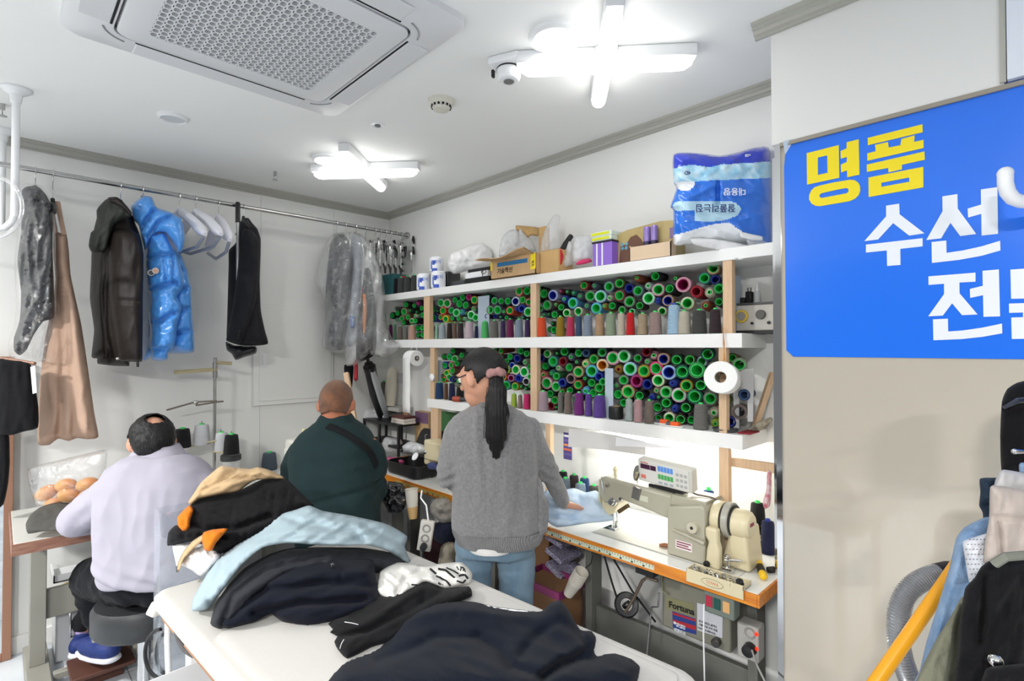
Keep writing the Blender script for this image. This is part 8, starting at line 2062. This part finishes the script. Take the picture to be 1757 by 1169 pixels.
t = soft('navy_trousers', C5([(385,892,1.36),(430,820,1.40),(520,725,1.46),(640,635,1.51),(760,585,1.54),(940,568,1.57),(1050,572,1.60),(1140,575,1.62),(1158,660,1.56),(1175,740,1.50),(1170,780,1.46),(1080,832,1.42),(980,870,1.40),(900,892,1.385),(820,905,1.38),(700,878,1.38),(640,840,1.40),(560,880,1.37),(430,912,1.35)]), .07, F_nv, None, 4.5, folds=(.010, 140, 24, -15), seed=128,
     creases=[(C5([(440,860),(620,720),(900,690),(1160,700)]), -.02, 6), (C5([(560,840),(780,790),(1100,770)]), -.035, 6), (C5([(760,600),(930,582)]), -.012, 3), (C5([(990,575),(980,680)]), -.01, 3), (C5([(640,700),(900,640),(1140,630)]), .02, 10)])
tag(t, 'dark navy trousers with a zip pocket at the front of the pile', 'trousers')
c = at(*C5([(942, 603)])[0], 1.49); part('zip_slider', MB().box(c - Vector((.004, .004, .006)), c + Vector((.004, .004, .006))), m_steel, t, .001)
t = soft('pale_blue_trousers', C5([(256,825,1.43),(260,765,1.48),(320,660,1.54),(365,580,1.60),(480,490,1.66),(590,425,1.70),(690,352,1.74),(760,330,1.76),(830,308,1.78),(900,335,1.79),(1040,358,1.82),(1200,395,1.84),(1270,430,1.84),(1312,462,1.84),(1300,512,1.80),(1318,560,1.80),(1332,592,1.80),(1300,585,1.76),(1240,545,1.70),(1190,520,1.66),(1100,500,1.60),(1000,505,1.56),(850,500,1.54),(720,492,1.53),(600,515,1.50),(500,600,1.47),(410,720,1.44),(335,812,1.42),(290,825,1.42)]), .065, F_pb, None, 4.5, width=26,
     folds=(.020, 90, 17, -28), seed=129, creases=[(C5([(690,355),(800,395),(1050,430),(1100,490)]), -.03, 6), (C5([(300,800),(420,650),(600,520)]), .015, 6), (C5([(560,480),(760,450),(1080,480)]), -.012, 4), (C5([(850,330),(960,400),(1180,420)]), .02, 8), (C5([(1100,400),(1230,470),(1290,500)]), -.025, 5), (C5([(400,600),(330,760)]), -.02, 5)])
tag(t, 'pale blue cotton trousers spread over the clothes pile', 'trousers')
# nearer heap
t = soft('white_printed_shirt', C6([(300,320,1.52),(318,230,1.62),(400,186,1.68),(480,192,1.68),(540,202,1.67),(610,192,1.68),(715,185,1.70),(766,238,1.66),(752,290,1.60),(640,312,1.55),(540,280,1.54),(500,300,1.52),(430,345,1.50),(378,372,1.48),(322,350,1.50)]), .06, fabric('white jersey', (226, 224, 218), bump=.05, var=.03), None, 4, folds=(.018, 44, 13, 35), seed=131, creases=[(C6([(400,340),(440,260),(540,210)]), -.03, 4)])
tag(t, 'white jersey shirt with black printed letters crumpled on the work table', 'shirt')
bvs = BVHTree.FromPolygons([v.co for v in t.data.vertices], [tuple(p.vertices) for p in t.data.polygons])
def drape(u, v):
    r = (at(u, v, 1) - CAM).normalized(); h = bvs.ray_cast(CAM, r); return (h[0] - r*.003) if h[0] is not None else None
q = MB()
for ln, w_ in (([(600,215),(640,225),(680,260)],9), ([(590,250),(640,275),(660,300)],8), ([(560,215),(590,240)],10), ([(600,285),(625,300)],8), ([(470,292),(500,296),(530,292)],7), ([(700,250),(730,245),(745,265)],9), ([(690,275),(720,285),(735,270)],8), ([(640,210),(700,240)],6),
               ([(690,205),(700,222)],5), ([(712,208),(708,226)],5), ([(708,207),(724,212),(722,228)],5), ([(728,214),(732,232)],4)):
    pl = C6(ln)
    for i in range(len(pl)-1):
        (u0, v0), (u1, v1) = pl[i], pl[i+1]; L = math.hypot(u1-u0, v1-v0); nx, ny = -(v1-v0)/L*w_/5.6, (u1-u0)/L*w_/5.6; K_ = 4
        for k in range(K_):
            qd = []
            for f_, s_ in ((k/K_, 1), ((k+1)/K_, 1), ((k+1)/K_, -1), (k/K_, -1)): qd.append(drape(u0+(u1-u0)*f_+nx*s_, v0+(v1-v0)*f_+ny*s_))
            if all(p is not None for p in qd): q.add(qd, [(0,1,2,3)])
o = part('printed_letters', q, mat('black fabric print', (30, 30, 32), .8), t); o.modifiers.new('thickness', 'SOLIDIFY').thickness = .001
t = soft('black_trousers', C6([(66,485,1.37),(100,455,1.40),(150,435,1.42),(250,352,1.48),(330,345,1.50),(400,330,1.52),(470,290,1.55),(545,262,1.58),(620,312,1.54),(750,302,1.55),(766,348,1.50),(720,370,1.47),(620,400,1.42),(530,440,1.38),(440,510,1.34),(370,570,1.29),(280,600,1.27),(160,655,1.22),(110,610,1.26),(95,570,1.29),(110,545,1.31),(68,530,1.34),(80,510,1.36)]), .06, F_bk2, None, 4.5, folds=(.012, 110, 22, -32), seed=132,
     creases=[(C6([(100,470),(220,500),(330,440),(540,280)]), .02, 7), (C6([(110,545),(260,520),(460,420),(620,330)]), -.03, 5), (C6([(540,265),(520,380)]), -.02, 5)])
tag(t, 'black trousers with loose basting threads folded beside the navy jacket', 'trousers')
q = MB().tube([at(*C6([p])[0], 1.30) for p in ((145,475),(180,480),(212,488))], .0009, 5).tube([at(*C6([p])[0], 1.21) for p in ((122,605),(130,580),(142,560))], .0009, 5); part('basting_thread', q, m_white, t)
t = soft('navy_jacket', C6([(60,800,1.10),(90,722,1.19),(150,662,1.24),(230,632,1.27),(300,600,1.30),(365,535,1.35),(430,460,1.40),(520,402,1.44),(600,372,1.46),(700,372,1.46),(780,378,1.46),(870,400,1.44),(960,416,1.43),(1050,425,1.42),(1105,422,1.42),(1150,380,1.43),(1195,370,1.43),(1230,410,1.41),(1290,512,1.34),(1345,520,1.33),(1372,560,1.31),(1368,628,1.27),(1460,626,1.25),(1540,655,1.22),(1582,690,1.20),(1580,740,1.17),(1540,800,1.13),(1200,840,1.08),(800,850,1.06),(300,840,1.06)]), .115, F_nw, None, 5.5, width=45, folds=(.016, 150, 42, 22), seed=133,
     creases=[(C6([(310,660),(480,600),(600,545),(760,545)]), -.03, 9), (C6([(800,545),(900,610),(960,690),(1120,740)]), -.045, 9), (C6([(1000,640),(1060,560),(1180,470),(1280,520)]), -.03, 9), (C6([(1300,520),(1330,600),(1260,660),(1150,720)]), -.045, 8), (C6([(440,470),(620,420),(1100,440)]), .02, 10), (C6([(700,390),(695,440)]), -.012, 4), (C6([(1110,740),(1200,670),(1370,640)]), -.05, 7)])
tag(t, 'large navy wool jacket heaped at the near end of the work table', 'jacket')
t = soft('grey_lining', C6([(148,745,1.13),(185,690,1.17),(235,660,1.19),(320,654,1.20),(405,656,1.20),(470,680,1.18),(505,720,1.15),(525,790,1.10),(330,810,1.08),(140,800,1.08)]), .05, fabric('dark grey felt', (34, 36, 38)), None, 5, folds=(.008, 30, 20, 0), seed=134)
tag(t, 'dark grey felt piece lying over the navy jacket at the picture edge', 'cloth')
t = soft('white_label_strip', C6([(822,388,1.44),(870,398,1.44),(960,410,1.43),(1075,424,1.42),(1075,432,1.41),(960,425,1.41),(850,405,1.42)]), .01, m_white, None, 2.5); tag(t, 'white lining strip showing behind the navy jacket waist', 'cloth')

# ================================================================ RIGHT EDGE: RACK OF CLOTHES, VACUUM HOSE
dR = .92
e0 = at(1741, 775, dR); rk = thing('garment_rack', 'chrome garment rack rail end above the hanging trousers', 'rack', (e0.x+.4, e0.y, 0))
e1 = e0 + RR*.75 - UP*.02
part('rack_rail', MB().tube([e0, e0.lerp(e1, .02), e1], [.0045, .0032, .0032], 12), m_chrome, rk)
part('rail_knob', MB().sphere(e0, .0048, 14, 8), m_chrome, rk)
fp = e1.copy(); fp.z = .02
part('rack_post', MB().tube([e1, fp], .014, 12), m_chrome, rk)
part('rack_foot', MB().tube([fp - FH*.25, fp + FH*.25], .016, 10), m_chrome, rk)
def rc(name, lab, cat, pts, dd, th, m, folds, seed, cre=(), step=5):
    o = soft(name, [(p[0], p[1], dd if len(p) < 3 else p[2]) for p in pts], th, m, None, step, folds=folds, seed=seed, creases=cre); return tag(o, lab, cat)
F_dn3 = mat('mid blue denim', (106, 138, 176), .85, bump=.3, bscale=240, c2=(140, 166, 196), vscale=26, sheen=.1)
F_oat = fabric('oatmeal twill', (186, 174, 166), bump=.12, var=.06); F_cord = fabric('grey-green corduroy', (124, 124, 106), bump=.3, bscale=200, var=.1)
rc('black_coat', 'black coat with collar hanging highest at the picture edge', 'coat', [(1719,690),(1728,668),(1745,657),(1770,652),(1800,660),(1800,820),(1740,815),(1719,812),(1716,750)], 1.10, .05, F_black, (.010, 22, 60, 0), 141, [([(1722,705),(1745,690),(1790,685)], -.03, 5)])
part('hanger_neck', MB().tube([at(1722, 700, 1.0), at(1745, 688, .99), at(1790, 684, .99)], [.003, .005, .005], 8), mat('blue-black hanger', (26, 30, 48), .3), bpy.data.objects['black_coat.001'] if 'black_coat.001' in bpy.data.objects else None)
rc('navy_folded_garment', 'dark slate-blue folded garment edge behind the oatmeal trousers', 'garment', [(1681,822),(1700,820),(1730,824),(1730,900),(1690,905),(1686,880),(1680,868),(1682,845)], 1.02, .03, fabric('slate navy', (42, 56, 72)), (.006, 16, 30, 0), 142, [([(1680,868),(1720,866)], -.012, 4)])
rc('pale_grey_garment', 'pale grey garment folded above the oatmeal trousers', 'garment', [(1705,835),(1712,812),(1722,806),(1760,812),(1800,815),(1800,860),(1730,850),(1706,848)], .96, .03, fabric('pale grey', (196, 194, 194)), (.006, 20, 20, 0), 143)
rc('light_denim_scrap', 'small blue denim edge beside the rack rail end', 'garment', [(1748,800),(1752,794),(1775,796),(1790,812),(1752,814)], 1.0, .015, F_dn3, (.004, 10, 10, 0), 144, step=3)
rc('denim_jacket', 'mid-blue denim jacket hanging beside the vacuum hose', 'jacket', [(1640,925),(1655,905),(1690,888),(1720,890),(1730,960),(1720,1060),(1700,1200),(1560,1200),(1578,1150),(1590,1100),(1612,1030),(1630,970)], 1.0, .05, F_dn3, (.010, 34, 80, 20), 145, [([(1642,922),(1665,912),(1690,922)], .012, 4), ([(1650,935),(1620,1040),(1590,1160)], .014, 8)])
rc('polka_dot_blouse', 'white blouse with dark dashes between the denim and the oatmeal trousers', 'blouse', [(1652,930),(1672,922),(1700,914),(1720,920),(1720,990),(1690,1000),(1664,1002),(1656,960)], .93, .03, fabric('white blouse cloth', (214, 216, 222), var=0.0, bump=.05), (.008, 18, 30, 10), 146)
ob = bpy.data.objects['polka_dot_blouse']; bvp = BVHTree.FromPolygons([v.co for v in ob.data.vertices], [tuple(p.vertices) for p in ob.data.polygons])
q = MB()
for j in range(9):
    for i in range(7):
        u, v = 1658+6.2*i+(3 if j % 2 else 0), 926+8.5*j; qd = []
        for du, dv_ in ((-1.4, -.3), (1.2, -1.0), (1.4, .3), (-1.2, 1.0)):
            r = (at(u+du, v+dv_, 1) - CAM).normalized(); h = bvp.ray_cast(CAM, r); qd.append(h[0] - r*.001 if h[0] is not None else None)
        if all(p is not None for p in qd): q.add(qd, [(0,1,2,3)])
part('printed_dashes', q, mat('slate dash print', (92, 96, 112), .8), ob)
rc('oatmeal_trousers', 'oatmeal beige trousers with a stitched waistband on the rack', 'trousers', [(1699,836),(1715,834),(1760,842),(1800,846),(1800,985),(1740,975),(1700,968),(1688,965),(1690,930),(1697,890)], .90, .035, F_oat, (.006, 24, 60, 4), 147, [([(1698,886),(1740,890),(1800,893)], -.012, 3), ([(1712,895),(1718,930),(1716,970)], -.016, 5)])
rc('corduroy_trousers', 'grey-green corduroy trousers hanging in front of the denim jacket', 'trousers', [(1650,1025),(1662,1030),(1672,1080),(1665,1200),(1565,1200),(1580,1150),(1605,1100),(1630,1060)], .88, .035, F_cord, (.006, 22, 70, 15), 148, [([(1650,1040),(1640,1110),(1630,1180)], -.02, 6)])
rc('black_jacket', 'black jacket at the front of the rack with a silver button', 'jacket', [(1684,972),(1700,962),(1740,957),(1800,956),(1800,1220),(1640,1220),(1643,1120),(1648,1060),(1656,1010),(1672,992)], .78, .045, F_black, (.010, 30, 70, 8), 149, [([(1690,990),(1680,1100)], -.02, 8)])
bj = bpy.data.objects['black_jacket']
part('collar_band', MB().tube([at(1706, 968, .73), at(1725, 956, .72), at(1760, 953, .72), at(1800, 953, .72)], .006, 8), mat('olive band', (112, 114, 104), .7), bj)
part('silver_button', MB().sphere(at(1708, 1134, .71), .0085, 16, 10), m_chrome, bj)
rc('black_pocket', 'black sleeve lying across the bottom of the black jacket', 'sleeve', [(1690,1150),(1720,1142),(1800,1140),(1800,1215),(1680,1215)], .70, .03, F_black, (.006, 26, 20, 0), 150)
# vacuum hose and yellow pole
dH = 1.22
hs = thing('vacuum_hose', 'ribbed grey vacuum hose looping down in front of the beige panel', 'vacuum hose', at(1540, 1160, dH))
ctl = [(1640,983),(1618,985),(1596,990),(1572,1002),(1553,1022),(1543,1050),(1541,1085),(1545,1120),(1556,1155),(1572,1195),(1590,1240)]
path = []
for i in range(len(ctl)-1):
    p0, p1, p2, p3 = [np.array(ctl[max(0, min(len(ctl)-1, i+k))], float) for k in (-1, 0, 1, 2)]
    for k in range(14):
        t_ = k/14; c = .5*((2*p1)+(-p0+p2)*t_+(2*p0-5*p1+4*p2-p3)*t_*t_+(-p0+3*p1-3*p2+p3)*t_**3); path.append(at(c[0], c[1], dH))
part('ribbed_tube', MB().tube(path, [.0205 + (.0028 if k % 2 else -.0012) for k in range(len(path))], 18), mat('grey ribbed hose', (156, 158, 162), .28, .4), hs, angle=20)
part('hose_cuff', MB().tube([at(1640, 983, dH), at(1628, 984, dH), at(1610, 987, dH)], [.025, .0265, .025], 18), m_black, hs)
p0, p1 = at(1490, 1190, 1.12), at(1622, 1000, 1.16)
tag(part('yellow_pole', MB().tube([p0 - (p1-p0)*3.75, p0, p1, p1 + (p1-p0)*.35], .014, 16), mat('yellow painted pole', (238, 164, 12), .35, coat=.2), None), 'yellow pole leaning diagonally across the vacuum hose', 'pole')
bpy.context.view_layer.update()
